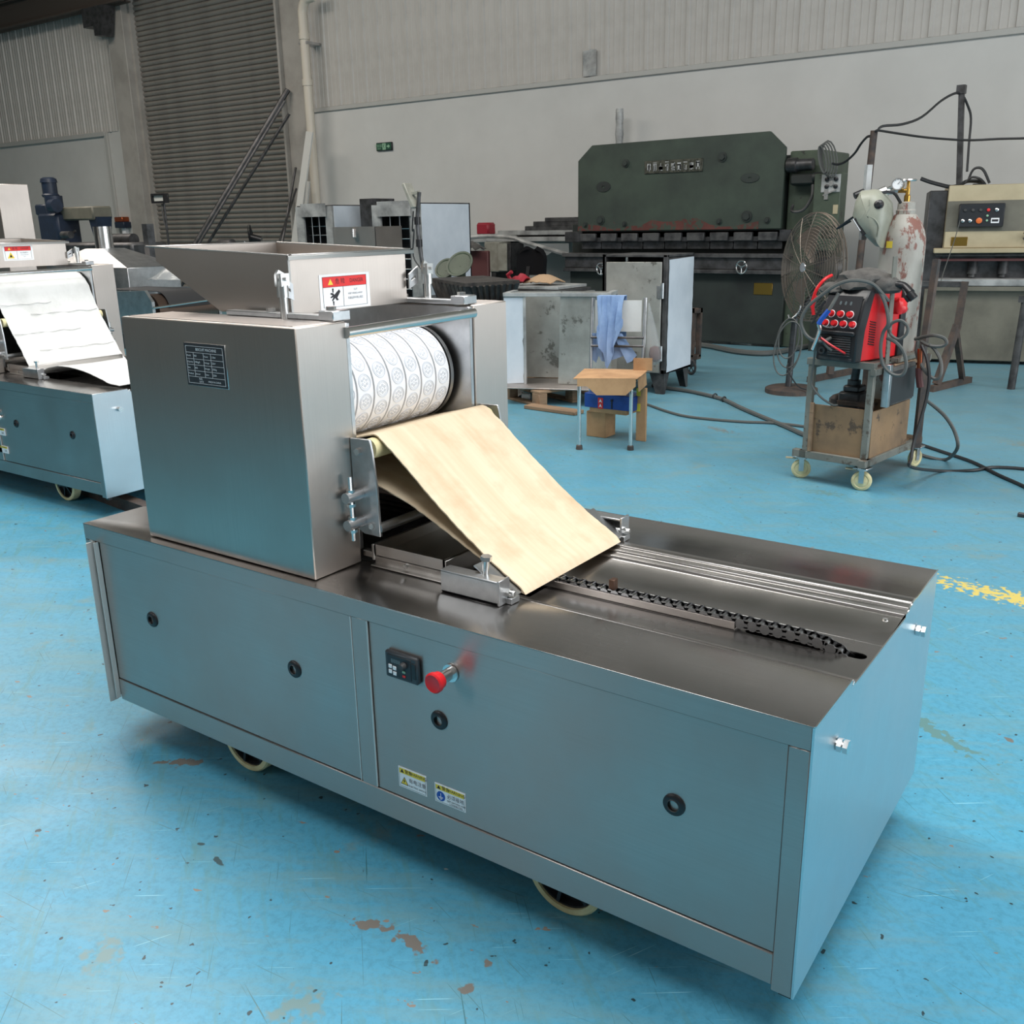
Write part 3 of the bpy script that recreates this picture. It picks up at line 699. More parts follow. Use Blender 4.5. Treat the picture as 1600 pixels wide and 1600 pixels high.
    if main:
        g = MB(); g.lathe((rc.x, Y(0.191), rc.z), (0, 1, 0), [(0, 0.03), (0, R-0.009), (0.404, R-0.009), (0.404, R+0.0025), (0.416, R+0.0025), (0.416, 0.03)], 64); g.build('roller_core', 'rubber', T)
        g = MB(); g.lathe((rc.x, Y(0.5955), rc.z), (0, 1, 0), [(0, 0.03), (0, R+0.003), (0.011, R+0.003), (0.011, 0.03)], 64); g.build('roller_flange', 'zinc', T)
        bw = 0.0575; src = None; med = None
        for k in range(7):
            yb = 0.192+k*bw
            o = bpy.data.objects.new('mould_band', None)
            if src is None:
                g = MB(); g.lathe((0, 0, 0), (0, 1, 0), [(0.0027, R-0.009), (0.0027, R-0.0006), (0.0032, R), (bw-0.0032, R), (bw-0.0027, R-0.0006), (bw-0.0027, R-0.009)], 72)
                src = g.build('mould_band', 'pom', T, world=False); band = src
            else: band = inst(src, (0, 0, 0), T)
            band.location = Vector((rc.x, Y(yb), rc.z))-W(T).translation
            XF[band.name] = Matrix.Translation((rc.x, Y(yb), rc.z))
            for j in range(16):
                a = 2*PI*j/16+(k % 2)*PI/16
                if med is None:
                    q = MB(); q.ring((0, 0, 0), (0, 0, 1), 0.0195, 0.0015, 22, 4); q.ring((0, 0, 0), (0, 0, 1), 0.0155, 0.0007, 18, 4)
                    for t in range(6): q.ring((0.0085*math.cos(t*PI/3), 0.0085*math.sin(t*PI/3), 0), (0, 0, 1), 0.0026, 0.0011, 8, 4)
                    q.cyl((0, 0, -0.0006), (0, 0, 0.0006), 0.002, n=8)
                    # bend the flat stamp onto the drum
                    for v in q.bm.verts:
                        x, y, z = v.co; th = x/R; v.co = Vector((math.sin(th)*(R+z), y, math.cos(th)*(R+z)-R))
                    med = q.build('mould_cavity', 'pom_shade', band, world=False); m_ = med
                else: m_ = inst(med, (0, 0, 0), band)
                m_.location = Vector((R*math.sin(a), bw/2, R*math.cos(a))); m_.rotation_euler = (0, a, 0)
    # --- belt
    yA, yB = (0.200, 0.612+e)
    if main:
        path = [(-1.42, 0.870), (-1.36, 0.883), (-1.303, 0.889), (-1.24, 0.897), (-1.155, 0.9175), (-1.115, 0.9285)]
        for k in range(6):
            a = math.radians(100-k*10); path.append((-1.093+0.026*math.cos(a), 0.905+0.028*math.sin(a)))
        top = path+[(-1.030, 0.8925), (-0.95, 0.824), (-0.86, 0.752), (-0.77, 0.690), (-0.695, 0.6465)]
        low = [(-0.690, 0.6405), (-0.70, 0.643), (-0.77, 0.682), (-0.86, 0.726), (-0.93, 0.760), (-0.99, 0.787), (-1.06, 0.810), (-1.16, 0.835), (-1.30, 0.85), (-1.42, 0.853)]
        fullp = densify(top, 0.012)+densify(low, 0.012)
        rows = ribbon(fullp, Y(yA), Y(yB), 0.003, 0.0012, 8, 3)
        rows = [[(ox+p[0], p[1], p[2]) for p in r] for r in rows]
        g = MB(); g.sheet(rows, 0.003); g.build('canvas_belt', 'canvas', T)
    else:
        path = [(-1.42, 1.07), (-1.38, 1.12), (-1.33, 1.148), (-1.28, 1.152), (-1.23, 1.142), (-1.18, 1.112), (-1.15, 1.07), (-1.132, 1.02), (-1.10, 0.955), (-1.05, 0.88), (-0.97, 0.765), (-0.90, 0.665), (-0.86, 0.640)]
        fl = [(-0.83, 0.638), (-0.80, 0.650), (-0.72, 0.678), (-0.62, 0.695), (-0.50, 0.697), (-0.38, 0.688), (-0.26, 0.664), (-0.16, 0.638), (-0.08, 0.633)]
        rows = ribbon(densify(path, 0.02)+densify(fl, 0.02), Y(yA), Y(yB), 0.003, 0.002, 8, 5)
        rr = []
        for r in rows:
            out = []
            for j, p in enumerate(r):
                wv = 0.0 if p[0] < -0.86 else 1.0-j/8*0.75
                z = p[2] if p[0] < -0.86 else 0.634+(p[2]-0.634)*wv
                out.append((ox+p[0], p[1], z+0.002*math.sin(p[0]*9+p[1]*14)))
            rr.append(out)
        g = MB(); g.sheet(rr, 0.003); g.build('cloth_belt', 'cloth_white', T)
        # seams where strips of cloth overlap
        for (fx, fz, ya, yb) in ((-1.116, 0.992, 0.205, 0.50), (-1.085, 0.934, 0.35, 0.76), (-1.02, 0.838, 0.205, 0.60), (-0.955, 0.745, 0.30, 0.76)):
            g = MB(); pts = [(ox+fx+0.0035+0.003*math.sin(i*1.7), Y(ya)+(yb-ya)*i/14, fz+0.004+0.003*math.cos(i*1.3)) for i in range(15)]
            g.tube(pts, 0.0022, 5, sub=2); g.build('seam', 'cloth_white', T)
    # --- nose bar and turn roller
    g = MB(); g.cyl((X(-1.093), Y(yA-0.018), 0.905), (X(-1.093), Y(yB+0.016), 0.905), 0.0235, n=20); g.build('turn_roller', 'cream', T)
    if main:
        g = MB(); dx, dz = 0.105, -0.0765
        g.bar((X(-0.785), Y((yA+yB)/2), 0.6935), (X(-0.692), Y((yA+yB)/2), 0.6385), yB-yA+0.085, 0.003); g.build('nose_plate', 'zinc', T)
    # --- belt carrier plates at the front of the head
    for s, yp in ((-1, 0.163), (1, 0.648+e)):
        poly = [(-1.131, 0.930), (-1.072, 0.932), (-1.066, 0.90), (-1.058, 0.825), (-1.055, 0.708), (-1.105, 0.708), (-1.131, 0.722)]
        g = MB(); g.prism([(X(a), b) for a, b in poly], 1, Y(yp), Y(yp+0.007), bev=0.001); bp = g.build('carrier_plate', 'zinc', T)
        g = MB(); g.hexbolt((X(-1.105), Y(yp if s < 0 else yp+0.007), 0.902), (0, s, 0), 0.008, 0.009); g.build('bolt', 'bolt', bp)
        g = MB(); g.hexbolt((X(-1.078), Y(yp if s < 0 else yp+0.007), 0.7315), (0, s, 0), 0.0085, 0.006); g.build('bolt', 'bolt', bp)
        for zz in (0.803, 0.7385):
            g = MB(); ya = yp if s < 0 else yp+0.007
            g.cyl((X(-1.108), Y(ya), zz), (X(-1.108), Y(ya+s*0.05), zz), 0.0125, n=16); g.build('tension_pin', 'zinc', bp)
        g = MB(); yy = Y(yp-0.032 if s < 0 else yp+0.039)
        g.cyl((X(-1.108), yy, 0.700), (X(-1.108), yy, 0.850), 0.0052, n=8)
        for zz in (0.816, 0.783, 0.752, 0.722): g.cyl((X(-1.108), yy, zz-0.003), (X(-1.108), yy, zz+0.004), 0.0095, n=6, smooth=False)
        g.build('threaded_rod', 'bolt', bp)
    g = MB(); g.cyl((X(-1.062), Y(0.166), 0.7265), (X(-1.062), Y(0.65+e), 0.7265), 0.0115, n=14); g.build('tie_rod', 'zinc', T)
    # --- crumb tray on the deck
    g = MB(); tx0, tx1, ty0, ty1 = -1.092, -0.886, 0.180, 0.60+e
    bx(g, tx0, tx1, ty0, ty1, H+0.024, H+0.026, 0); bx(g, tx0, tx1, ty0, ty0+0.003, H+0.024, H+0.052, 0); bx(g, tx0, tx1, ty1-0.003, ty1, H+0.024, H+0.052, 0)
    bx(g, tx0, tx0+0.003, ty0, ty1, H+0.024, H+0.052, 0); bx(g, tx1-0.003, tx1, ty0, ty1, H+0.024, H+0.052, 0)
    g.build('crumb_tray', 'steel_y', T)
    g = MB(); bx(g, tx0-0.004, tx1+0.001, ty0+0.004, ty0+0.008, H+0.001, H+0.027, 0.0005); bx(g, tx0-0.006, tx1+0.001, ty0-0.010, ty0+0.006, H+0.001, H+0.0035, 0.0005)
    bx(g, tx0-0.010, tx0-0.003, ty0, ty1, H+0.012, H+0.050, 0.001); bx(g, tx1+0.003, tx1+0.006, ty0, ty1, H+0.001, H+0.050, 0.0005)
    tr = g.build('tray_runner', 'steel_y', T)
    g = MB(); g.hexbolt((X(-1.0), Y(ty0+0.004), H+0.014), (0, -1, 0), 0.006, 0.006); g.build('bolt', 'bolt', tr)
    bx(MB(), -1.133, -1.094, 0.183, 0.20, H+0.016, H+0.030, 0.0005).build('tray_stop', 'steel_y', T)
    # --- corner brackets that carry the nose of the belt
    for s in (-1, 1):
        def yy(v): return Y(v) if s < 0 else Y(0.812+e-v)
        def b2(g, x0, x1, ya, yb, z0, z1, bev=0.001):
            a, b = sorted((yy(ya), yy(yb))); return g.box(X(x0), X(x1), a, b, z0, z1, bev)
        g = MB(); b2(g, -0.856, -0.700, 0.132, 0.137, H+0.001, H+0.050); b2(g, -0.856, -0.700, 0.132, 0.166, H+0.047, H+0.052)
        b2(g, -0.704, -0.698, 0.128, 0.166, H+0.001, H+0.056); b2(g, -0.856, -0.70, 0.132, 0.170, H+0.001, H+0.006)
        b2(g, -0.775, -0.765, 0.137, 0.166, H+0.006, H+0.046)
        br = g.build('corner_bracket', 'zinc', T)
        g = MB(); c = yy(0.158); g.hexbolt((X(-0.698), c, H+0.024), (1, 0, 0), 0.009, 0.008).cyl((X(-0.79), c, H+0.024), (X(-0.68), c, H+0.024), 0.0052, n=8); g.build('bolt', 'bolt', br)
        g = MB(); b2(g, -0.70, -0.683, 0.150, 0.180, H+0.001, H+0.014); g.build('stop_block', 'zinc', br)
        g = MB(); p0 = Vector((X(-0.757), yy(0.160), H+0.048)); d = Vector((0.10, 0, 1)).normalized()
        if s < 0: g.cyl(p0, p0+d*0.036, 0.0068, n=10).hexbolt(p0+d*0.036, d, 0.0125, 0.009)
        else: g.cyl(p0+Vector((-0.05, -0.016, -0.024)), p0+Vector((-0.01, -0.016, -0.024)), 0.0135, n=14)
        g.build('set_screw', 'bolt', br)
    # --- hopper
    xf, xb, y0, y1, z0, z1 = -1.335, -1.825, 0.205, 0.612+e, ZT+0.003, 1.325
    th = 0.003
    def quad(g, a, b, c, d): g.sheet([[a, b], [d, c]], th, False)
    g = MB()
    side = [(xf, z0), (-1.587, z0), (xb, 1.290), (xb, z1), (xf, z1)]
    for ya, yb in ((y0, y0+th), (y1-th, y1)):
        g.prism([(X(a), b) for a, b in side], 1, Y(ya), Y(yb))
    bx(g, xf-th, xf, y0+th, y1-th, z0-0.0, z1, 0); bx(g, xb, xb+th, y0+th, y1-th, 1.290, z1, 0)
    quad(g, (X(xb), Y(y0+th), 1.290), (X(xb), Y(y1-th), 1.290), (X(-1.587), Y(y1-th), z0), (X(-1.587), Y(y0+th), z0))
    def raise_back(g):      # the rim climbs a little towards the back
        for v in g.bm.verts:
            if v.co.z > z1-0.05: v.co.z += 0.019*(X(xf)-v.co.x)/(xf-xb)
    raise_back(g)
    hp = g.build('hopper', 'steel_z', T)
    g = MB(); lip = 0.018
    bx(g, xf-0.002, xf+lip, y0-0.012, y1+0.016, z1, z1+0.003, 0.0008); bx(g, xf+lip-0.003, xf+lip, y0-0.012, y1+0.016, z1-0.010, z1, 0.0008)
    bx(g, xb-lip, xb+0.002, y0-0.012, y1+0.016, z1, z1+0.003, 0.0008); bx(g, xb-lip, xf+lip, y0-lip+0.004, y0, z1, z1+0.003, 0.0008); bx(g, xb-lip, xf+lip, y1, y1+lip-0.004, z1, z1+0.003, 0.0008)
    bx(g, xf+0.0005, xf+0.003, y0-0.001, y0+0.006, z0, z1-0.01, 0.0004)
    raise_back(g)
    g.build('hopper_rim', 'steel_y', hp)
    # hopper posts with slotted clamps
    for yp in (0.152, 0.655+e):
        g = MB(); g.cyl((X(-1.298), Y(yp), H+0.5), (X(-1.298), Y(yp), 1.236), 0.0095, n=14).cyl((X(-1.298), Y(yp), 1.236), (X(-1.298), Y(yp), 1.262), 0.013, n=14)
        g.prism([(Y(yp)-0.012, 1.260), (Y(yp)+0.012, 1.260), (Y(yp)+0.012, 1.288), (Y(yp)-0.004, 1.296), (Y(yp)-0.012, 1.285)], 0, X(-1.298)-0.011, X(-1.298)-0.004)
        g.prism([(Y(yp)-0.012, 1.260), (Y(yp)+0.012, 1.260), (Y(yp)+0.012, 1.288), (Y(yp)-0.012, 1.288)], 0, X(-1.298)+0.004, X(-1.298)+0.011)
        ps = g.build('post', 'bright_zinc', T)
        g = MB(); g.cyl((X(-1.298)-0.018, Y(yp), 1.276), (X(-1.298)+0.018, Y(yp), 1.276), 0.0045, n=8).hexbolt((X(-1.298)-0.011, Y(yp), 1.276), (-1, 0, 0), 0.007, 0.006); g.build('bolt', 'bolt', ps)
        g = MB(); s = 1 if yp < 0.4 else -1
        pts = [(0.013*s, 1.240), (0.050*s, 1.225), (0.050*s, 1.262), (0.013*s, 1.282)]
        g.prism([(Y(yp)+a, b) for a, b in pts], 0, X(-1.322), X(-1.318), holes=[[(Y(yp)+a, b) for a, b in ((0.024*s, 1.252), (0.042*s, 1.244), (0.042*s, 1.251), (0.024*s, 1.260))]]); g.build('slotted_tab', 'zinc', ps)
    # --- chain conveyor in the deck channel
    g = MB(); zr = H-0.015
    if main:
        pitch = 0.0254; n = 25; x_end = -0.062
        rl = MB(); bx(rl, -1.2, -0.262, 0.3085, 0.3105, zr, zr+0.018, 0); bx(rl, -1.2, -0.262, 0.3435, 0.3455, zr, zr+0.018, 0); bx(rl, -1.2, -0.262, 0.3085, 0.3455, zr+0.0005, zr+0.003, 0)
        rail = rl.build('chain_rail', 'steel_x', T)
        src = None
        for i in range(n):
            x = x_end-i*pitch; z = zr+0.0155 if x > -0.26 else zr+0.016
            if i == 0: z -= 0.016
            if i == 1: z -= 0.006
            if i == 2: z -= 0.002
            if src is None:
                q = MB()
                q.cyl((0, -0.0115, 0), (0, 0.0115, 0), 0.0072, n=12)
                for sy in (-0.0125, 0.0105):
                    q.lathe((0, sy, 0), (0, 1, 0), [(0, 0), (0, 0.0105), (0.002, 0.0105), (0.002, 0)], 12)
                    q.box(0, 0.0254, sy, sy+0.002, -0.0075, 0.0075, 0)
                q.cyl((0, -0.0155, 0), (0, 0.0155, 0), 0.0038, n=8); q.cyl((0.0127, -0.0155, 0), (0.0127, 0.0155, 0), 0.0034, n=8)
                q.lathe((0.0127, -0.0145, 0), (0, 1, 0), [(0, 0), (0, 0.0105), (0.0018, 0.0105), (0.0018, 0)], 12)
                src = q.build('chain_link', 'chain', T, world=False); lk = src
            else: lk = inst(src, (0, 0, 0), T)
            lk.location = Vector((X(x), Y(0.327), z))-W(T).translation
            lk.rotation_euler = (0, 0.5 if i == 0 else (0.25 if i == 1 else 0.03), 0)
        bx(MB(), -0.549, -0.536, 0.318, 0.336, zr+0.022, zr+0.046, 0.001).build('chain_lug', 'lug', T)
        g = MB(); g.lathe((X(-0.03), Y(0.52), zr), (0, 0, 1), [(0, 0.006), (0.003, 0.005), (0.004, 0)], 14); g.build('rivet', 'bolt', T)
    return T, X, Y
M['bright_zinc'] = plain('bright_zinc', (0.72, 0.72, 0.71, 1), 0.3, 1)
M['chrome_matt'] = plain('polished_edge', (0.85, 0.83, 0.80, 1), 0.55, 0.85)
M['steel_end'] = steel('end_plate_steel', 2, (0.74, 0.76, 0.78, 1), 0.36, 0.12, 0.06)

main, X0, Y0 = machine('large stainless biscuit moulding machine with tan canvas belt and white ring roller in the foreground', (0, 0), 0.0, True)

# --- drive keypad, stop button, printed plates of the front machine
def tri(g, x, z, s, y0, y1): g.prism([(x-s/2, z-s*0.43), (x+s/2, z-s*0.43), (x, z+s*0.43)], 1, y0, y1)
M['dark_grey'] = plain('dark_grey_plastic', srgb(58, 62, 66), 0.4)
M['display'] = plain('display_digits', srgb(120, 136, 140), 0.4)
kp = MB().box(-0.902, -0.812, -0.008, 0.005, 0.474, 0.535, 0.004).build('drive_keypad', 'dark_grey', main)
MB().box(-0.893, -0.828, -0.0095, -0.007, 0.481, 0.529, 0.001).build('keypad_face', 'panel_black', kp)
MB().text('8888', 0.013, FACE_Y(-0.869, -0.0099, 0.516)).build('digits', 'display', kp)
for i, (a, b, c_) in enumerate(((-0.884, 0.503, 'white'), (-0.872, 0.501, 'white'), (-0.884, 0.491, 'white'), (-0.872, 0.489, 'white'))):
    MB().box(a-0.0048, a+0.0048, -0.0115, -0.0095, b-0.0045, b+0.0045, 0.0008).build('key', c_, kp)
g = MB(); g.lathe((-0.847, -0.0095, 0.512), (0, -1, 0), [(0, 0.0085), (0.004, 0.0082), (0.010, 0.0062), (0.010, 0)], 20); g.build('dial', 'iron', kp)
MB().box(-0.851, -0.843, -0.0112, -0.0095, 0.4955, 0.5005, 0.0005).build('run_key', 'exit_light', kp)
MB().box(-0.851, -0.843, -0.0112, -0.0095, 0.4855, 0.4905, 0.0005).build('stop_key', 'label_red', kp)
MB().box(-0.826, -0.8155, -0.0095, -0.007, 0.487, 0.523, 0.0008).build('latch', 'black', kp)
bx_, bz_ = (-0.731,0.523)
g = MB(); g.lathe((bx_, 0.003, bz_), (0, -1, 0), [(0, 0.019), (0.004, 0.019), (0.004, 0.013), (0.034, 0.0125), (0.034, 0)], 24); st = g.build('stop_button_stem', 'chrome', main)
g = MB(); g.lathe((bx_, -0.030, bz_), (0, -1, 0), [(0, 0.013), (0.004, 0.018), (0.014, 0.0185), (0.016, 0.0215), (0.023, 0.0215), (0.026, 0.0185), (0.024, 0.014), (0.024, 0)], 32); g.build('emergency_stop_button', 'red', main)

def sticker(x0, x1, z0, z1, kind):
    w, h = x1-x0, z1-z0; y = 0.0035
    s = MB().box(x0, x1, y-0.0006, y+0.0005, z0, z1, 0.0002).build('warning_sticker', 'white', main)
    MB().box(x0+0.003, x1-0.003, y-0.0009, y-0.0005, z1-h*0.30, z1-0.003).build('header', 'yellow', s)
    g = MB(); a, b = x0+0.0025, x1-0.0025
    for (p, q, r_, t) in ((a, b, z0+0.0025, z0+0.003), (a, a+0.0005, z0+0.0025, z1-0.003), (b-0.0005, b, z0+0.0025, z1-0.003)): g.box(p, q, y-0.0009, y-0.0005, r_, t)
    g.text('警告', 0.0105, FACE_Y(x0+w*0.37, y-0.0011, z1-h*0.17)).text('/WARNING', 0.0098, FACE_Y(x0+w*0.70, y-0.0011, z1-h*0.17))
    tri(g, x0+w*0.14, z1-h*0.165, 0.010, y-0.0011, y-0.0007)
    if kind == 0: g.text('ELECTRIC SHOCK', 0.0062, FACE_Y(x0+w*0.68, y-0.0011, z0+h*0.20))
    else: g.text('KEEP EARTHING WIRE', 0.0058, FACE_Y(x0+w*0.70, y-0.0011, z0+h*0.26), sx=0.85).text('CONNECTED', 0.0058, FACE_Y(x0+w*0.70, y-0.0011, z0+h*0.13))
    g.build('small_print', 'ink', s)
    g = MB(); g.text('有电注意' if kind == 0 else '必须接地', 0.0125, FACE_Y(x0+w*0.68, y-0.0011, z0+h*(0.45 if kind == 0 else 0.48)), sx=0.98 if kind == 0 else 0.9); g.build('lettering', 'grey_ink', s)
    if kind == 0:
        g = MB(); tri(g, x0+w*0.21, z0+h*0.36, 0.022, y-0.0010, y-0.0006); g.build('triangle_border', 'ink', s)
        g = MB(); tri(g, x0+w*0.21, z0+h*0.355, 0.0175, y-0.0013, y-0.0009); g.build('triangle', 'yellow', s)
        g = MB(); cx, cz = x0+w*0.21, z0+h*0.36
        g.prism([(cx+0.002, cz+0.007), (cx-0.003, cz-0.001), (cx, cz-0.001), (cx-0.002, cz-0.007), (cx+0.003, cz+0.001), (cx, cz+0.001)], 1, y-0.0016, y-0.0012); g.build('lightning', 'ink', s)
    else:
        g = MB(); g.cyl((x0+w*0.20, y-0.0010, z0+h*0.37), (x0+w*0.20, y-0.0006, z0+h*0.37), 0.0115, n=28); g.build('disc', 'blue_print', s)
        g = MB(); cx, cz = x0+w*0.20, z0+h*0.37
        g.box(cx-0.0006, cx+0.0006, y-0.0014, y-0.0010, cz-0.002, cz+0.007).box(cx-0.006, cx+0.006, y-0.0014, y-0.0010, cz-0.003, cz-0.002).box(cx-0.004, cx+0.004, y-0.0014, y-0.0010, cz-0.0055, cz-0.0045).box(cx-0.002, cx+0.002, y-0.0014, y-0.0010, cz-0.008, cz-0.007)
        g.build('earth_symbol', 'white', s)
    return s
sticker(-0.891, -0.812, 0.2065, 0.2565, 0); sticker(-0.7885, -0.7065, 0.2065, 0.2515, 1)

def danger(parent, X, Y, xf, ya, yb, z0, z1, kind, fixed):
    """label on a face that looks along +x; runs along y"""
    w, h = yb-ya, z1-z0
    B = lambda a0_, a1_, b0_, b1_, d0, d1: MB().box(X(xf)+d0, X(xf)+d1, Y(ya)+w*a0_, Y(ya)+w*a1_, z0+h*b0_, z0+h*b1_)
    s = B(0, 1, 0, 1, 0.0002, 0.001).build('danger_label', 'white', parent)
    B(0.055, 0.935, 0.64, 0.93, 0.001, 0.0013).build('header', 'label_red', s)
    g = MB(); T_ = lambda a, b, d=0.0016: FACE_X(X(xf)+d, Y(ya)+w*a, z0+h*b)
    for (p, q, r_, t) in ((0.055, 0.935, 0.07, 0.078), (0.055, 0.062, 0.07, 0.93), (0.928, 0.935, 0.07, 0.93), (0.055, 0.935, 0.925, 0.933), (0.055, 0.935, 0.636, 0.644), (0.45, 0.457, 0.07, 0.64)):
        g.box(X(xf)+0.001, X(xf)+0.0014, Y(ya)+w*p, Y(ya)+w*q, z0+h*r_, z0+h*t)
    g.text('危 险', h*0.17, T_(0.40, 0.785)).text('DANGER', h*0.155, T_(0.73, 0.785), sx=0.9)
    if kind == 0:
        g.prism([(Y(ya)+w*(0.255+a), z0+h*b) for a, b in ((0.115, 0.56), (0.14, 0.50), (0.07, 0.33), (0.10, 0.27), (0.06, 0.25), (0.03, 0.33), (-0.02, 0.24), (-0.035, 0.27), (0.0, 0.36), (-0.055, 0.33), (-0.06, 0.36), (-0.015, 0.41), (-0.06, 0.44), (-0.05, 0.48), (-0.01, 0.47), (0.02, 0.42), (0.05, 0.47))], 0, X(xf)+0.001, X(xf)+0.0015)
        g.prism([(Y(ya)+w*a, z0+h*b) for a, b in ((0.235, 0.60), (0.265, 0.60), (0.262, 0.50), (0.25, 0.47), (0.238, 0.50))], 0, X(xf)+0.001, X(xf)+0.0015)
        g.prism([(Y(ya)+w*a, z0+h*b) for a, b in ((0.235, 0.24), (0.265, 0.24), (0.258, 0.12), (0.242, 0.12))], 0, X(xf)+0.001, X(xf)+0.0015)
    g.build('print', 'ink', s)
    g = MB()
    if kind == 0: g.text('CUT', h*0.075, T_(0.70, 0.53)).text('KEEP HANDS AWAY', h*0.07, T_(0.695, 0.42), sx=0.95).text('机器运转中禁止靠近', h*0.078, T_(0.695, 0.29), sx=0.9)
    else: g.text('当心机械伤人', h*0.10, T_(0.70, 0.50)).text('BEWARE OF MACHINE', h*0.06, T_(0.70, 0.36), sx=0.9).text('INJURY', h*0.06, T_(0.70, 0.25))
    g.build('small_print', 'grey_ink', s)
    g = MB(); c, d = Y(ya)+w*0.21, z0+h*0.785
    g.prism([(c-w*0.05, d-h*0.08), (c+w*0.05, d-h*0.08), (c, d+h*0.09)], 0, X(xf)+0.0012, X(xf)+0.0016)
    if kind == 1:
        c, d = Y(ya)+w*0.24, z0+h*0.34; g.prism([(c-w*0.12, d-h*0.19), (c+w*0.12, d-h*0.19), (c, d+h*0.22)], 0, X(xf)+0.0012, X(xf)+0.0016)
    g.build('triangle', 'yellow', s)
    if kind == 1:
        g = MB(); g.prism([(c-w*0.05, d-h*0.12), (c+w*0.05, d-h*0.12), (c, d+h*0.08)], 0, X(xf)+0.0016, X(xf)+0.002); g.build('figure', 'ink', s)
danger(main, X0, Y0, -1.335, (0.299,1.276)[0], (0.471,1.278)[0], (0.297,1.191)[1]+0.001, (0.299,1.276)[1], 0, True)

# black rating plate on the head
np0 = MB().box(-1.5055, -1.3605, 0.0262, 0.0295, 1.0405, 1.139, 0.0008).build('rating_plate', 'chrome', main)
MB().box(-1.5045, -1.3635, 0.0255, 0.0265, 1.0415, 1.138).build('plate_face', 'panel_black', np0)
g = MB(); x0, x1, z0, z1 = -1.4985, -1.369, 1.047, 1.1315; yy0, yy1 = 0.0250, 0.0256
rowz = [z0, z0+0.0145, z0+0.0275, z0+0.0405, z0+0.0535, z0+0.0665, z1-0.0085, z1]
rowz = [z0, z0+0.0150, z0+0.0285, z0+0.0420, z0+0.0555, z0+0.0700, z1]
for z in rowz: g.box(x0, x1, yy0, yy1, z-0.0003, z+0.0003)
for x in (x0, x1): g.box(x-0.0003, x+0.0003, yy0, yy1, z0, z1)
for x in (x0+0.026, x0+0.061, x0+0.087): g.box(x-0.0003, x+0.0003, yy0, yy1, rowz[1], rowz[5])
tt = lambda s_, sz, x, z: g.text(s_, sz, FACE_Y(x, 0.0249, z), ax='LEFT')
tt('BISCUIT MACHINE', 0.0088, x0+0.036, (rowz[5]+z1)/2)
for i, (a, b, c_, d) in enumerate((('Model', '400', 'Power', '1.5kw'), ('Capacity', '100kg/h', 'Voltage', '220V'), ('Size', '400', 'Weight', '350kg'), ('Product', 'biscuit', 'Date', '2024'))):
    z = (rowz[4-i]+rowz[5-i])/2
    tt(a, 0.0058, x0+0.002, z); tt(b, 0.0062, x0+0.028, z); tt(c_, 0.0058, x0+0.063, z); tt(d, 0.0062, x0+0.089, z)
tt('NO.', 0.007, x0+0.038, z0+0.0105); tt('MADE IN CHINA', 0.006, x0+0.070, z0+0.006); tt('DATE', 0.006, x0+0.038, z0+0.004)
g.build('plate_print', 'white', np0)

# ---------------------------------------------------------------- second machine of the same make, left
m2, X2, Y2 = machine('stainless moulding machine with a white cloth belt at the left edge of the photo', (-3.92, 1.23), 0.157, False)
danger(m2, X2, Y2, -1.335, (1.614,1.311)[0]-1.23, (1.791,1.31)[0]-1.23, (1.607,1.227)[1], (1.614,1.311)[1], 1, True)
for (z0, z1) in ((0.325, 0.365), (0.225, 0.265)):
    s = MB().box(X2(-0.985), X2(-0.895), Y2(0.0), Y2(0.0035), z0, z1, 0.0003).build('warning_sticker', 'white', m2)
    MB().box(X2(-0.982), X2(-0.898), Y2(-0.0006), Y2(0.0002), z1-0.013, z1-0.002).build('header', 'yellow', s)
    MB().text('警告/WARNING', 0.009, FACE_Y(X2(-0.94), Y2(-0.0010), z1-0.0075)).text('注意', 0.012, FACE_Y(X2(-0.92), Y2(-0.0004), z0+0.013)).build('small_print', 'ink', s)
for dx, dz in ((-0.925, 0.455), (-0.915, 0.425)):
    g = MB(); g.lathe((X2(dx), Y2(0.004), dz), (0, -1, 0), [(0, 0.012), (0.006, 0.012), (0.012, 0.009), (0.012, 0)], 16); g.build('push_button', 'chrome', m2)

# steel channel lying on the floor between the two machines
a, b = (-4.594,1.458), (-3.725,1.334)
g = MB(); g.bar((a[0], a[1], 0.0605), (b[0]+0.3, b[1]-0.02, 0.0605), 0.06, 0.005).bar((a[0], a[1]-0.028, 0.03), (b[0]+0.3, b[1]-0.048, 0.03), 0.004, 0.06)
g.bar((a[0], a[1]+0.028, 0.03), (b[0]+0.3, b[1]+0.008, 0.03), 0.004, 0.06)
g.solo('steel_channel', 'rust', 'brown steel channel lying on the floor between the two biscuit machines', 'channel')

# tall stainless box behind the second machine
c = [(-7.765,1.758),(-7.352,1.743),(-7.393,1.359),(-7.695,1.547)]
g = MB(); xL = c[0][0]-0.35; zt, zb = c[1][1], 1.33
g.box(c[1][0]-0.22, c[1][0], 2.75, 3.0, 0.0, zt, 0.004); t = thing('stainless_column_cabinet', 'tall pale stainless cabinet with an opening, behind the second machine at the left edge', 'cabinet', (c[1][0]-0.25, 2.95, 0))
g.build('right_post', 'steel_z', t)
MB().box(xL, c[1][0]-0.22, 2.75, 3.0, zt-0.23, zt, 0.004).build('head_box', 'steel_x', t)
MB().box(xL, c[1][0]-0.22, 2.97, 3.0, 0.0, zt-0.23, 0.002).build('back_sheet', 'dark_steel', t)
MB().box(xL-0.1, xL, 2.75, 3.0, 0, zt, 0.004).build('left_post', 'steel_z', t)
g = MB(); g.hexbolt((c[3][0]+0.02, 2.75, c[3][1]-0.02), (0, -1, 0), 0.01, 0.008); g.build('bolt', 'bolt', t)

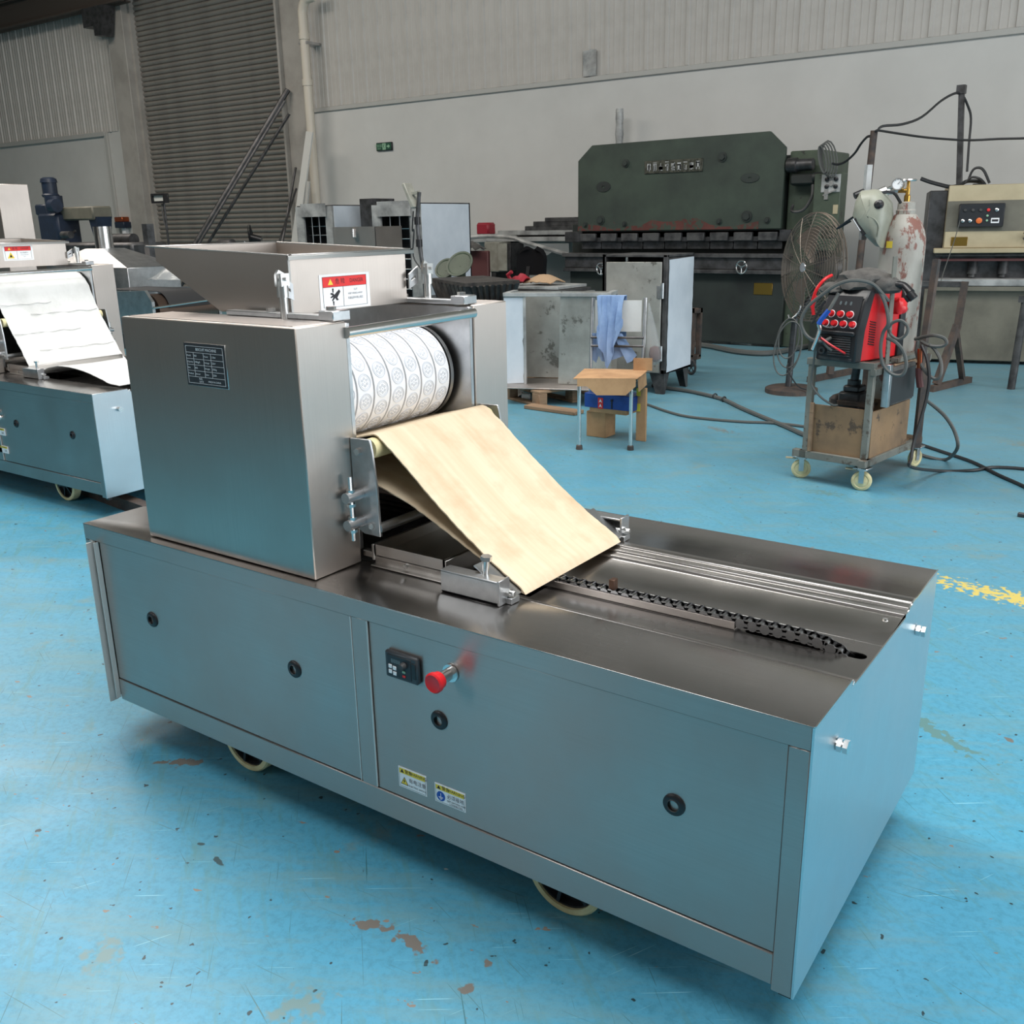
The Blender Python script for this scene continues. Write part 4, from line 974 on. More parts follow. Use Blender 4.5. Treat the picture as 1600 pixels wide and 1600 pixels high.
# hood with a round flue (third machine)
c = [(-7.569,1.234),(-7.302,1.234),(-7.071,1.077),(-7.116,0.96),(-7.894,1.124),(-7.538,1.395),(-7.349,1.392)]
xc = (c[0][0]+c[1][0])/2; zk = c[0][1]; d_ = [(-6.773,1.089),(-7.406,1.072)]; zs = d_[0][1]; xr = d_[0][0]; xl = 2*xc-xr+0.06
t = thing('fume_hood', 'stainless hood with a round flue pipe standing behind the second machine', 'hood', (xc, 3.65, 0))
g = MB(); w = 0.15
lo = [(xl, 3.4), (xr, 3.4), (xr, 3.9), (xl, 3.9)]; hi = [(c[0][0], 3.55), (c[1][0], 3.55), (c[1][0], 3.75), (c[0][0], 3.75)]
vs = [(x, y, zs) for x, y in lo]+[(x, y, zk) for x, y in hi]
g._add(vs, [(0, 1, 5, 4), (1, 2, 6, 5), (2, 3, 7, 6), (3, 0, 4, 7), (4, 5, 6, 7), (3, 2, 1, 0)]); g.build('hood_slopes', 'zinc', t)
MB().box(xl, xr, 3.4, 3.9, 0.55, zs, 0.004).build('hood_body', 'zinc', t)
g = MB(); g.cyl((xc, 3.65, zk-0.01), (xc, 3.65, c[5][1]+0.02), 0.075, n=24); g.build('flue', 'chrome', t)
g = MB(); [g.box(x-0.02, x+0.02, y-0.02, y+0.02, 0, 0.55) for x in (xl+0.03, xr-0.03) for y in (3.43, 3.87)]; g.build('leg_frame', 'iron', t)

# belt conveyor with a drum end, behind the head of the front machine
c = [(-6.324,0.988),(-5.894,0.883),(-5.535,1.005),(-5.355,0.81),(-5.95,0.802),(-6.107,0.946),(-5.965,0.802),(-5.489,0.939),(-5.373,0.832),(-5.701,1.015)]
t = thing('belt_conveyor', 'dark belt conveyor with a round drum end, seen between the two moulding machines', 'conveyor', (-6.3, 3.3, 0))
R_ = 0.14; zc = 0.90-R_+0.03
y0, y1 = 3.05, 3.62
g = MB(); g.lathe((-6.06, y0+0.02, zc), (0, 1, 0), [(0, 0.02), (0, R_-0.01), (y1-y0-0.04, R_-0.01), (y1-y0-0.04, 0.02)], 32); g.build('end_drum', 'drum', t)
g = MB(); path = [(-6.72, zc+R_), (-6.6, zc+R_), (-6.3, zc+R_), (-6.06, zc+R_)]+[(-6.06+R_*math.sin(a), zc+R_*math.cos(a)) for a in [0.2*k for k in range(1, 8)]]
g.sheet([[(x, y0+0.10+(y1-y0-0.2)*j/4, z+0.004) for j in range(5)] for x, z in path], 0.004); g.build('belt', 'rubber', t)
for yy in (y0-0.03, y1): MB().prism([(-6.72, zc-0.10), (-5.95, zc-0.10), (-5.95, zc+0.08), (-6.02, zc+0.16), (-6.72, zc+0.13)], 1, yy, yy+0.025).build('side_frame', 'zinc', t)
g = MB(); g.cyl((-5.90, y0-0.06, zc+0.04), (-5.90, y1+0.05, zc+0.07), 0.008, n=8); g.build('cross_rod', 'chrome', t)
for xx in (-6.0, -6.65):
    for yy in (y0-0.01, y1+0.01): MB().box(xx-0.02, xx+0.02, yy-0.012, yy+0.012, 0, zc-0.09).build('leg', 'iron', t)
g = MB(); rnd = random.Random(4)
rows = [[(-6.55+0.4*i/7, 3.42+0.22*j/6, 0.995+0.10*math.sin(i*0.45)*math.sin(j*0.52)+0.012*rnd.random()) for j in range(7)] for i in range(8)]
g.sheet(rows, 0.004); g.solo('plastic_bundle', 'clear', 'crumpled clear plastic film lying on the belt conveyor', 'film')

# old milling machine far back left
c = [(-13.279,2.086),(-12.987,2.075),(-13.329,1.917),(-13.006,1.779),(-12.118,1.698),(-12.233,1.425),(-13.62,1.397),(-13.063,1.694),(-13.708,1.218),(-11.354,1.211),(-11.251,1.357)]
t = thing('milling_machine', 'old dark blue milling machine with a vertical motor near the left wall', 'machine', (-12.9, 6.75, 0))
g = MB(); g.lathe((-13.2, 6.6, 1.84), (0, 0, 1), [(0, 0), (0, 0.10), (0.03, 0.12), (0.05, 0.10), (0.2, 0.10), (0.2, 0.115), (0.25, 0.105), (0.27, 0.07), (0.27, 0)], 20); g.build('motor', 'blue_machine', t)
g = MB(); g.box(-13.38, -12.88, 6.45, 6.8, 1.2, 1.62, 0.03).cyl((-13.14, 6.6, 1.55), (-13.14, 6.6, 1.86), 0.12, n=16).cyl((-12.95, 6.45, 1.72), (-12.82, 6.45, 1.72), 0.09, n=16).box(-13.5, -13.2, 6.5, 6.75, 1.60, 1.75, 0.02); g.build('milling_head', 'blue_machine', t)
g = MB(); g.box(-12.95, -12.15, 6.55, 6.85, 1.52, 1.70, 0.02); g.build('ram', 'beige_grey', t)
g = MB(); g.prism([(-12.32, 1.56), (-12.1, 1.56), (-12.16, 1.28), (-12.24, 1.28)], 1, 6.58, 6.8); g.build('arbor_support', 'blue_machine', t)
g = MB(); g.box(-13.7, -12.3, 6.4, 6.9, 1.12, 1.20, 0.01).box(-13.45, -12.85, 6.5, 7.1, 0.0, 1.12, 0.03); g.build('table', 'dark_steel', t)
g = MB(); g.cyl((-12.7, 6.4, 1.33), (-12.5, 6.4, 1.33), 0.05, n=12).bar((-12.85, 6.45, 1.25), (-12.45, 6.45, 1.38), 0.02, 0.03); g.build('vice', 'iron', t)
t = thing('lathe', 'long low dark lathe behind the hood, left of the roller door', 'machine', (-11.0, 5.75, 0))
g = MB(); g.box(-12.2, -9.8, 5.5, 6.0, 1.08, 1.24, 0.03).cyl((-10.7, 5.75, 1.27), (-10.1, 5.75, 1.27), 0.07, n=16); g.build('bed', 'dark_steel', t)
g = MB(); g.box(-12.1, -11.6, 5.5, 6.0, 0, 1.08, 0.02).box(-10.3, -9.85, 5.5, 6.0, 0, 1.08, 0.02); g.build('pedestal', 'dark_steel', t)
g = MB(); g.box(-10.6, -10.15, 5.42, 5.5, 0.95, 1.12, 0.03).cyl((-10.3, 5.36, 1.05), (-10.3, 5.43, 1.05), 0.07, n=16); g.build('tailstock', 'iron', t)

c = [(-7.233,1.43),(-7.159,1.429),(-7.16,0.944)]
MB().box(c[0][0], c[0][0]+0.07, 3.9, 3.97, 0, c[0][1]).solo('black_post', 'dark_steel', 'black upright steel post behind the hopper of the front machine', 'post')
g = MB(); x0 = c[0][0]; zz = (-7.233,1.119)[1]; g.box(x0-0.36, x0+0.02, 3.82, 3.88, zz-0.02, zz+0.025, 0.003).cyl((x0-0.02, 3.85, zz), (x0+0.10, 3.85, zz), 0.035, n=12)
g.box(x0-0.34, x0-0.30, 3.83, 3.87, 0, zz-0.02); g.box(x0+0.0, x0+0.04, 3.83, 3.87, 0, zz-0.02)
g.solo('wrapped_tube', 'grey_box', 'short grey rail with a taped white end in front of the black post', 'rail')

# socket box on the wall
c = [(-18.509,1.601),(-18.18,1.557),(-18.231,1.43),(-18.463,1.108)]
t = thing('socket_box', 'small blue and tan socket box on the wall left of the door column', 'box', ((c[0][0]+c[1][0])/2, 11.15, c[2][1]-0.05))
MB().box(c[0][0], c[1][0], 11.02, 11.198, c[1][1]-0.14, c[1][1]-0.02, 0.01).build('lower_box', 'blue_machine', t)
MB().box(c[0][0], c[1][0]-0.05, 11.03, 11.198, c[1][1]-0.02, c[1][1]+0.08, 0.01).build('upper_box', 'copper', t)
MB().box(c[0][0]+0.12, c[0][0]+0.22, 11.1, 11.198, c[1][1]-0.40, c[1][1]-0.14, 0.005).build('cable_duct', 'white', t)

# floodlight on a stand in front of the roller door
c = [(-13.493,1.919),(-13.149,1.908),(-13.159,1.775),(-13.257,1.777),(-13.257,1.114)]
t = thing('floodlight', 'square black floodlight with a pale glass on a tall stand by the roller door', 'lamp', (c[4][0], 8.5, 0))
x0, x1, z1, z0 = c[0][0], c[1][0], c[0][1], c[2][1]
g = MB(); g.prism(rect(x0, x1, z0, z1), 1, 8.44, 8.50, holes=[rect(x0+0.035, x1-0.035, z0+0.03, z1-0.03)]); g.box(x0, x1, 8.50, 8.53, z0, z1, 0.005); g.build('lamp_housing', 'black', t)
MB().box(x0+0.03, x1-0.03, 8.47, 8.48, z0+0.025, z1-0.025).build('lamp_glass', 'glass', t)
g = MB(); g.cyl((c[4][0], 8.5, 0.02), (c[4][0], 8.5, z0+0.005), 0.018, n=8); g.tube([(c[3][0]-0.05, 8.5, z0-0.01), (c[4][0]-0.02, 8.47, z0-0.2), (c[4][0]+0.025, 8.48, z0-0.5), (c[4][0]-0.02, 8.48, z0-0.9), (c[4][0]+0.02, 8.48, 0.4)], 0.01, 6, sub=4); g.build('stand_pole', 'dark_steel', t)
g = MB(); [g.bar((c[4][0], 8.5, 0.25), (c[4][0]+0.35*math.cos(a), 8.5+0.35*math.sin(a), 0.01), 0.02, 0.02) for a in (0.3, 2.4, 4.5)]; g.build('tripod_foot', 'dark_steel', t)

# long steel bars leaning in the door corner
def lean(a, b, r, lab, group=None):
    g = MB(); g.cyl(a, b, r, n=8); return g.solo('steel_bar', 'dark_steel', lab, 'bar')
D = 9.6
for (p, q, lab) in (([(-14.19,9.4,0.766),(-12.927,11.0,3.624)], 0.045, 'thickest of the long dark steel bars leaning across the roller door'),
                    ([(-14.337,9.75,0.749),(-12.619,10.7,3.194)], 0.026, 'thinner dark steel bar leaning across the roller door below the thickest one'),
                    ([(-13.562,9.0,0.79),(-12.485,10.5,3.366)], 0.022, 'thin pipe leaning right beside the thickest bar on the roller door'),
                    ([(-12.747,10.4,1.057),(-12.889,11.0,2.364)], 0.022, 'short dark bar leaning steeply at the right edge of the roller door'),
                    ([(-12.281,9.9,1.071),(-12.699,10.8,2.005)], 0.018, 'shortest dark bar leaning low at the right edge of the roller door')):
    a, b = Vector(p[0]), Vector(p[1]); d = (b-a).normalized(); a = a-d*(a.z/d.z)*0.985
    lean(a, b, q, lab)
c = [(-12.36,2.868),(-12.259,2.811),(-12.694,1.742),(-12.535,1.738),(-12.368,2.1),(-12.636,1.687)]
g = MB(); g.bar((-12.66, 10.3, 0.0), (-12.14, 10.68, 2.88), 0.15, 0.03, (0, 1, 0)); g.solo('plank', 'scrap', 'pale plank leaning beside the drainpipe', 'plank')
g = MB(); g.bar((-12.40, 10.3, 0.0), (-12.12, 10.55, 2.1), 0.06, 0.03, (0, 1, 0)); g.solo('plank', 'trim', 'short narrow plank leaning below the pale plank', 'plank')

# small black desk fan / chair back and odd things seen over the hopper rim
c = [(-10.617,1.411),(-10.405,1.409),(-10.469,1.145),(-10.207,1.145),(-11.114,1.208),(-10.87,1.172)]
t = thing('small_fan', 'small black caged fan standing before the roller door, seen over the hopper', 'fan', (c[0][0]+0.08, 7.9, 0))
g = MB(); x0, zt = c[0][0]+0.06, c[0][1]
for k in range(5): g.ring((x0, 7.9, zt-0.16), (0.75, 0.6, 0.1), 0.03+0.035*k, 0.004, 20, 4)
for k in range(8):
    a = k*PI/8; v = Vector((0.6*math.cos(a)*0.6, -0.75*math.cos(a)*0.6, math.sin(a)))*0.17
    g.cyl(Vector((x0, 7.9, zt-0.16))-v, Vector((x0, 7.9, zt-0.16))+v, 0.003, n=4)
g.build('cage', 'black', t)
g = MB(); g.cyl((x0, 7.9, 0), (x0, 7.9, zt-0.3), 0.02, n=8).lathe((x0, 7.9, 0), (0, 0, 1), [(0, 0), (0, 0.18), (0.03, 0.17), (0.04, 0)], 20).cyl((x0, 7.9, zt-0.16), (x0+0.12, 7.98, zt-0.2), 0.05, n=12); g.build('pole', 'black', t)
c = [(-10.505,1.223),(-10.213,1.173),(-9.983,1.253),(-9.922,1.156)]
t = thing('grey_workbench', 'low dark bench with a motor on it before the roller door, seen over the hopper', 'bench', (c[0][0]+0.1, 7.3, 0))
g = MB(); g.box(c[0][0], c[1][0]+0.55, 7.1, 7.5, 1.05, 1.10, 0.005); g.build('bench_top', 'dark_steel', t)
g = MB(); g.lathe((c[0][0], 7.3, 1.17), (1, 0, 0), [(0, 0), (0, 0.05), (0.03, 0.07), (0.28, 0.07), (0.3, 0.04), (0.3, 0)], 16); g.build('motor', 'dark_steel', t)
g = MB(); g.cyl((c[2][0], 7.3, 1.10), (c[2][0], 7.3, 1.21), 0.03, n=12); g.build('chrome_cup', 'chrome', t)
for xx in (c[0][0]+0.03, c[1][0]+0.5):
    for yy in (7.13, 7.47): MB().box(xx-0.02, xx+0.02, yy-0.02, yy+0.02, 0, 1.05).build('leg', 'dark_steel', t)

# ---------------------------------------------------------------- steaming / baking cabinets behind the front machine
def rack_cabinet(label, x0, x1, xr, y0, depth, zt, wx0, wx1, wz0, wz1):
    """front faces -y, the film-covered side faces +x"""
    t = thing('oven_cabinet', label, 'cabinet', ((x0+x1)/2, y0+depth/2, 0))
    g = MB(); g.box(x0, x1, y0+0.03, y0+depth, zt-0.01, zt, 0.003).box(x0, x0+0.02, y0+0.03, y0+depth, 0.1, zt).box(x0, x1, y0+depth-0.02, y0+depth, 0.1, zt).box(x0, x1, y0+0.03, y0+depth, 0.1, 0.13); g.build('body', 'dark_steel', t)
    MB().box(x1-0.015, x1, y0+0.03, y0+depth, 0.1, zt-0.012, 0.002).build('side_panel', 'white_film', t)
    g = MB(); g.prism(rect(x0, x1, 0.12, zt-0.012), 1, y0, y0+0.028, holes=[rect(wx0, wx1, wz0, wz1)]); g.build('front_frame', 'film_grey', t)
    g = MB(); g.sheet([[(wx0-0.03+(wx1-wx0+0.06)*i/6, y0-0.012-0.01*(i % 2), wz1-0.01+0.16*j/3) for j in range(4)] for i in range(7)], 0.003, False); g.build('film_flap', 'film_grey', t)
    MB().box(wx0-0.02, wx1+0.02, y0+0.25, y0+0.26, wz0, wz1).build('inner_back', 'black', t)
    for k in range(3):
        xx = wx0+(wx1-wx0)*(k+0.5)/3
        MB().cyl((xx, y0+0.08, wz0), (xx, y0+0.08, wz1), 0.008, n=6).build('rack_upright', 'zinc', t)
    n = int((wz1-wz0)/0.11)
    for k in range(1, n): MB().cyl((wx0-0.01, y0+0.09, wz0+0.11*k), (wx1+0.01, y0+0.09, wz0+0.11*k), 0.006, n=6).build('rack_rail', 'zinc', t)
    for xx in (x0+0.05, x1-0.05):
        for yy in (y0+0.08, y0+depth-0.06): MB().cyl((xx, yy, 0), (xx, yy, 0.1), 0.03, n=10).build('foot', 'dark_steel', t)
    return t
c = [(-7.558,1.647),(-7.415,1.603),(-6.708,1.599),(-7.288,1.483),(-6.853,1.475),(-6.889,0.77)]
f_ = (-6.753,1.646)
rack_cabinet('larger steel cabinet with white film on its side and a racked opening, beyond the hopper', c[1][0], c[2][0], 0, 7.0, (-6.058,1.621)[0]-c[2][0]+0.25, c[2][1]+0.01, c[3][0], c[4][0], 0.35, c[3][1])
c = [(-9.301,1.634),(-8.645,1.626),(-9.162,1.506),(-8.771,1.499)]
rack_cabinet('smaller steel cabinet with a racked opening, left of the larger film-covered cabinet', c[0][0], c[1][0], 0, 7.6, 1.0, c[0][1], c[2][0], c[3][0], 0.5, c[2][1])
c = [(-8.511,1.671),(-8.325,1.658),(-8.393,0.685)]
MB().box(c[0][0]+0.06, c[1][0]+0.1, 7.9, 8.3, 0, c[0][1]+0.03).solo('dark_board', 'dark_steel', 'dark board standing between the two racked steel cabinets', 'board')
# small stainless feed bin in front of them
c = [(-7.034,1.371),(-6.447,1.345),(-7.053,1.18),(-6.745,1.355)]
t = thing('open_steel_bin', 'open brown-grey steel bin standing before the two racked cabinets', 'bin', ((c[0][0]+c[1][0])/2, 6.2, 0))
g = MB(); x0, x1, zt = c[0][0], c[1][0], c[0][1]
g.box(x0, x1, 6.0, 6.004, 0.6, zt).box(x0, x1, 6.396, 6.4, 0.6, zt).box(x0, x0+0.004, 6, 6.4, 0.6, zt).box(x1-0.004, x1, 6, 6.4, 0.6, zt).box(x0, x1, 6, 6.4, 0.6, 0.605); g.build('bin', 'steel_x', t)
for xx in (x0+0.02, x1-0.02):
    for yy in (6.02, 6.38): MB().box(xx-0.015, xx+0.015, yy-0.015, yy+0.015, 0, 0.6).build('leg', 'iron', t)
MB().cyl((c[3][0], 5.99, zt-0.10), (c[3][0], 5.99, zt-0.02), 0.018, n=10).build('pin', 'chrome', t)

# slim lamp pole with a small light head
c = [(-5.015,4.9,1.711),(-5.039,4.9,1.653),(-4.986,4.9,1.513),(-4.917,4.9,1.634),(-4.951,4.9,1.412),(-4.942,4.9,1.236),(-4.904,4.9,0.929),(-5.009,4.9,1.488)]
t = thing('pole_work_light', 'thin black pole with a small tilted light head, rising behind the hopper', 'lamp', (c[6][0], 4.9, 0))
g = MB(); g.tube([(c[6][0]+0.05, 4.9, 0.02), c[6], c[5], c[4], c[3]], 0.016, 8, sub=3); g.build('pole', 'dark_steel', t)
g = MB(); g.bar(Vector(c[1])+Vector((-0.01, 0, 0.05)), Vector(c[2])+Vector((0.03, 0, 0.0)), 0.10, 0.03, (1, 0, 0.2), 0.005); g.build('lamp_head', 'grey_box', t)
g = MB(); g.bar(c[3], Vector(c[1])+Vector((0.04, 0, -0.03)), 0.02, 0.02); g.build('lamp_arm', 'grey_box', t)
for k in (5, 4): MB().cyl(Vector(c[k])-Vector((0, 0, 0.03)), Vector(c[k])+Vector((0, 0, 0.03)), 0.026, n=10).build('pole_clamp', 'black', t)
g = MB(); g.tube([Vector(c[7])+Vector((0.02, 0, 0)), Vector(c[7])+Vector((0.0, 0, -0.15)), Vector(c[5])+Vector((-0.05, 0, 0.1)), Vector(c[5])+Vector((-0.07, 0, -0.1)), Vector(c[6])+Vector((-0.03, 0, 0.1))], 0.006, 5, sub=4); g.build('lamp_wire', 'hose_dark', t)
g = MB(); g.lathe((c[6][0]+0.05, 4.9, 0), (0, 0, 1), [(0, 0), (0, 0.2), (0.02, 0.2), (0.03, 0.02), (0.03, 0)], 24); g.build('base', 'dark_steel', t)

# wall things between the cabinet and the press
yl = YW-0.35
c = [(-8.834,1.388),(-8.591,1.384),(-8.597,1.198),(-8.841,1.2)]
zl = (-8.767,1.199)[1]
g = MB(); g.box((-9.102,1.202)[0], (-7.019,1.187)[0], YW-0.45, YW-0.002, zl-0.10, zl, 0.01); sh = g.solo('wall_ledge', 'film_grey', 'narrow ledge along the plaster wall behind the chair and meter box', 'ledge')
g = MB(); g.box(c[0][0], c[1][0], YW-0.40, YW-0.2, zl+0.001, c[0][1], 0.03); M['red_box'] = plain('dull_red_box', srgb(150, 34, 50), 0.5); g.solo('red_box', 'red_box', 'small red box standing on the wall ledge', 'box')
# stepped stack of sheet bundles on the ledge level, next to the press
st = [(-8.343,1.165),(-8.341,1.256),(-8.073,1.254),(-8.072,1.317),(-7.587,1.311),(-7.586,1.373),(-7.454,1.371),(-7.454,1.432),(-6.92,1.432),(-6.867,1.156)]
g = MB(); z0 = (-8.018,1.163)[1]
t = thing('profile_stack', 'stepped stack of long grey steel profiles stored against the wall left of the press', 'stack', ((-7.678,1.161)[0], 10.6, 0))
xe = (-6.867,1.156)[0]
lv = [(-8.307,1.183), (-8.096,1.272), (-7.62,1.329), (-7.476,1.389), (-7.28,1.438)]
for i, (xx, zz) in enumerate(lv):
    for k in range(3): MB().box(xx+0.02*k, xe+0.35, 10.35+k*0.16, 10.49+k*0.16, zz-0.065, zz, 0.006).build('profile', 'film_grey' if i < 2 else 'iron', t)
zb = lv[0][1]-0.07
for xx in (lv[1][0]+0.1, xe+0.2):
    MB().box(xx-0.03, xx+0.03, 10.35, 10.8, 0, zb, 0.004).build('rack_leg', 'iron', t)
g = MB(); rnd = random.Random(2)
g.sheet([[(lv[0][0]+(xe-lv[0][0])*i/12, 10.33-0.02*rnd.random(), zb-0.02-0.14*j/3*(0.7+0.5*rnd.random())) for j in range(4)] for i in range(13)], 0.004); g.build('plastic_cover', 'clear', t)

# grey control cabinet, meter box, cables on the wall below the ledge
c = [(-7.985,1.124),(-7.706,1.123),(-7.964,0.711),(-7.509,1.148),(-7.47,0.916),(-7.286,1.02),(-7.284,1.164),(-7.298,0.934)]
t = thing('control_cabinet', 'grey electrical cabinet with its door ajar under the wall ledge', 'cabinet', (c[0][0]+0.15, 10.1, 0))
zc0 = c[2][1]
MB().box(c[0][0]-0.1, c[1][0]-0.12, 10.0, 10.3, zc0, c[0][1], 0.01).build('body', 'grey_box', t)
MB().box(c[1][0]-0.10, c[1][0]+0.05, 9.95, 9.97, zc0+0.02, c[0][1]-0.02, 0.004).build('door', 'grey_box', t)
MB().box(c[1][0]+0.05, c[1][0]+0.10, 9.97, 10.3, zc0+0.02, c[0][1]-0.02, 0.004).build('wiring_bay', 'dark_steel', t)
g = MB(); g.box(c[0][0], c[1][0]-0.2, 10.02, 10.28, 0, zc0); g.build('stand', 'iron', t)
t = thing('meter_box', 'beige electric meter box with a small display, right of the grey cabinet', 'box', (c[4][0], YW, c[4][1]-0.1))
m0, m1, z1, z0 = (-8.433,1.003)[0], (-8.241,1.003)[0], (-8.372,1.05)[1], (-8.376,0.879)[1]
MB().box(m0, m1, YW-0.12, YW-0.002, z0, z1, 0.012).build('housing', 'beige', t)
MB().box(m0+0.05, m1-0.06, YW-0.125, YW-0.118, (z0+z1)/2, (z0+z1)/2+0.07, 0.004).build('display', 'black', t)
MB().box(m0+0.04, m1-0.05, YW-0.125, YW-0.118, z0+0.03, z0+0.06, 0.004).build('label_strip', 'plate', t)
g = MB(); p = [(-8.538,10.2,1.184),(-8.187,10.2,1.2),(-7.701,10.15,1.18),(-7.427,10.1,1.111),(-6.895,9.9,1.023),(-6.467,9.7,0.957),(-6.275,9.5,0.933)]
g.tube(p, 0.03, 8, sub=4); g.solo('grey_conduit', 'film_grey', 'thick grey conduit bending down from the ledge towards the press', 'pipe')
g = MB(); p = [(-8.306,11.0,0.846),(-8.392,10.95,0.781),(-8.383,10.9,0.66),(-8.169,10.9,0.616),(-8.096,10.95,0.708),(-8.198,11.05,0.844),(-8.317,11.12,0.907)]
g.tube(p, 0.012, 6, sub=4); g.solo('meter_cable', 'hose_dark', 'looped dark cable hanging under the meter box', 'cable')
# maroon board behind film
c = [(-8.015,1.018),(-7.652,1.019),(-7.632,0.612)]
g = MB(); g.box(c[0][0]-0.2, c[1][0], 9.5, 9.56, 0, c[0][1], 0.01); g.solo('maroon_board', 'maroon', 'maroon board standing right of the larger film-covered cabinet', 'board')
g = MB(); rnd = random.Random(9); x0, x1, zt = c[0][0], c[1][0], c[0][1]
g.sheet([[(x0-0.1+(x1-x0)*i/8, 9.35+0.25*j/4, zt+0.005+0.10*math.sin(i*0.38)*(1-abs(j-2)/3)+0.03*rnd.random()) for j in range(5)] for i in range(9)], 0.01); g.solo('dark_rags', 'leather', 'dark rags heaped on top of the maroon board', 'rags')

# office chair back
t = thing('office_chair', 'black office chair with a rounded backrest in front of the wall cabinets', 'chair', ((-6.509,0.673)[0], 8.8, 0))
c = [(-6.701,0.787),(-6.638,1.02),(-6.465,1.059),(-6.323,1.013),(-6.298,0.793),(-6.317,0.754)]
g = MB(); cx = (c[0][0]+c[4][0])/2; zt = c[2][1]; zb = c[5][1]; hw = (c[4][0]-c[0][0])/2
rows = []
for j in range(11):
    v = j/10; z = zb+(zt-zb)*v
    w_ = hw*(1 if v < 0.55 else math.sqrt(max(0.02, 1-((v-0.55)/0.47)**2.4)))
    rows.append([(cx+w_*(i/4-1), 8.8+0.05*(1-(i/4-1)**2)+0.04*v, z) for i in range(9)])
g.sheet(rows, 0.05); g.build('backrest', 'black_fabric', t)
sx = cx-0.05
g = MB(); g.box(sx-0.26, sx+0.26, 8.35, 8.80, zb-0.18, zb-0.10, 0.03); g.build('seat', 'rubber', t)
g = MB(); g.cyl((sx, 8.58, 0.08), (sx, 8.58, zb-0.16), 0.025, n=10); [g.bar((sx, 8.58, 0.09), (sx+0.28*math.cos(a), 8.58+0.28*math.sin(a), 0.03), 0.04, 0.03) for a in [k*2*PI/5 for k in range(5)]]; g.bar((sx, 8.8, zb-0.14), (sx, 8.86, zb+0.1), 0.05, 0.015, (0, 1, 0)); g.build('base', 'black', t)

# work table with things on it (behind the open steel box)
c = [(-6.37,6.6,0.823),(-5.905,7.2,0.817),(-5.097,6.6,0.845),(-4.741,6.8,0.883)]
t = thing('cast_grate', 'large dark cast grate with slanted ribs lying on a table behind the front machine', 'grate', (-5.6, 6.3, 0.70))
q = [(-5.68,0.839),(-5.247,0.824),(-4.635,0.893),(-5.295,0.758),(-4.651,0.808)]
zt = (-5.269,0.829)[1]
A_, B_, C_, D_ = Vector([(-6.056,6.35,0.817)][0]), Vector([(-5.137,5.75,0.841)][0]), Vector([(-4.947,6.35,0.868)][0]), Vector([(-5.792,6.9,0.836)][0])
for v in (A_, B_, C_, D_): v.z = zt
g = MB(); g._add([A_, B_, C_, D_]+[v+Vector((0, 0, 0.03)) for v in (A_, B_, C_, D_)], [(3, 2, 1, 0), (4, 5, 6, 7), (0, 1, 5, 4), (1, 2, 6, 5), (2, 3, 7, 6), (3, 0, 4, 7)]); g.build('rim', 'grate', t)
ctr = (A_+B_+C_+D_)/4; 
g = MB(); S = [ctr+(v-ctr)*0.86-Vector((0, 0, 0.16)) for v in (A_, B_, C_, D_)]; g._add(S+[v-Vector((0, 0, 0.0)) for v in (A_, B_, C_, D_)], [(3, 2, 1, 0), (0, 1, 5, 4), (1, 2, 6, 5), (2, 3, 7, 6), (3, 0, 4, 7)]); g.build('tray_body', 'dark_steel', t)
for (u, v, su, sv) in ((A_, B_, S[0], S[1]), (B_, C_, S[1], S[2])):
    for k in range(1, 9):
        f0, f1 = k/9, min(1, k/9+0.06)
        MB().bar(u.lerp(v, f0)+Vector((0, -0.01, 0)), su.lerp(sv, f1)+Vector((0.0, -0.01, 0)), 0.035, 0.02, (0, 1, 0)).build('rib', 'grate', t)
tb = thing('trestle_table', 'low dark trestle table carrying the cast grate and green discs', 'table', (ctr.x, ctr.y, 0))
ztab = zt-0.16
MB().box(ctr.x-0.75, ctr.x+0.45, ctr.y-0.45, ctr.y+0.85, ztab-0.03, ztab-0.001, 0.004).build('table_top', 'iron', tb)
for dx in (-0.7, 0.4):
    for dy in (-0.4, 0.8): MB().box(ctr.x+dx-0.025, ctr.x+dx+0.025, ctr.y+dy-0.025, ctr.y+dy+0.025, 0, ztab-0.03).build('leg', 'iron', tb)
for (px_, r_, lab, yy, h_) in (((-6.137,0.841)[0], 0.155, 'larger green disc leaning behind the cast grate', 6.95, 0.30), ((-6.374,0.78)[0], 0.125, 'smaller dark green disc beside the larger one behind the grate', 7.0, 0.25)):
    g = MB(); n_ = Vector((0.1, -0.80, 0.60)).normalized()
    g.lathe(Vector((px_, yy, ztab+h_)), n_, [(0, 0), (0, r_), (0.01, r_), (0.012, r_-0.02), (0.004, r_-0.03), (0.004, 0)], 36)
    g.box(px_-0.03, px_+0.03, yy-0.02, yy+0.06, ztab+0.001, ztab+h_-0.02)
    g.solo('green_disc', 'green_side', lab, 'disc')
g = MB(); c = [(-5.424,6.9,0.803),(-5.186,6.9,0.833),(-4.842,6.9,0.839),(-4.879,6.9,0.888)]
tt2 = thing('stack_table', 'low table with flat sheets piled on it behind the open steel box', 'table', (c[1][0], 6.9, 0))
zz = c[1][2]-0.05
for k in range(4): MB().box(c[0][0]-0.25+0.03*k, c[2][0]+0.25-0.05*k, 6.7, 7.25, zz-0.13+0.032*k, zz-0.102+0.032*k, 0.003).build('flat_sheet', 'film_grey' if k % 2 else 'iron', tt2)
for dx in (c[0][0]-0.1, c[2][0]+0.1):
    for yy in (6.75, 7.2): MB().box(dx-0.02, dx+0.02, yy-0.02, yy+0.02, 0, zz-0.13).build('leg', 'iron', tt2)
g = MB(); rnd = random.Random(6)
xa, xb2 = (-5.217,0.87)[0], (-4.894,0.875)[0]
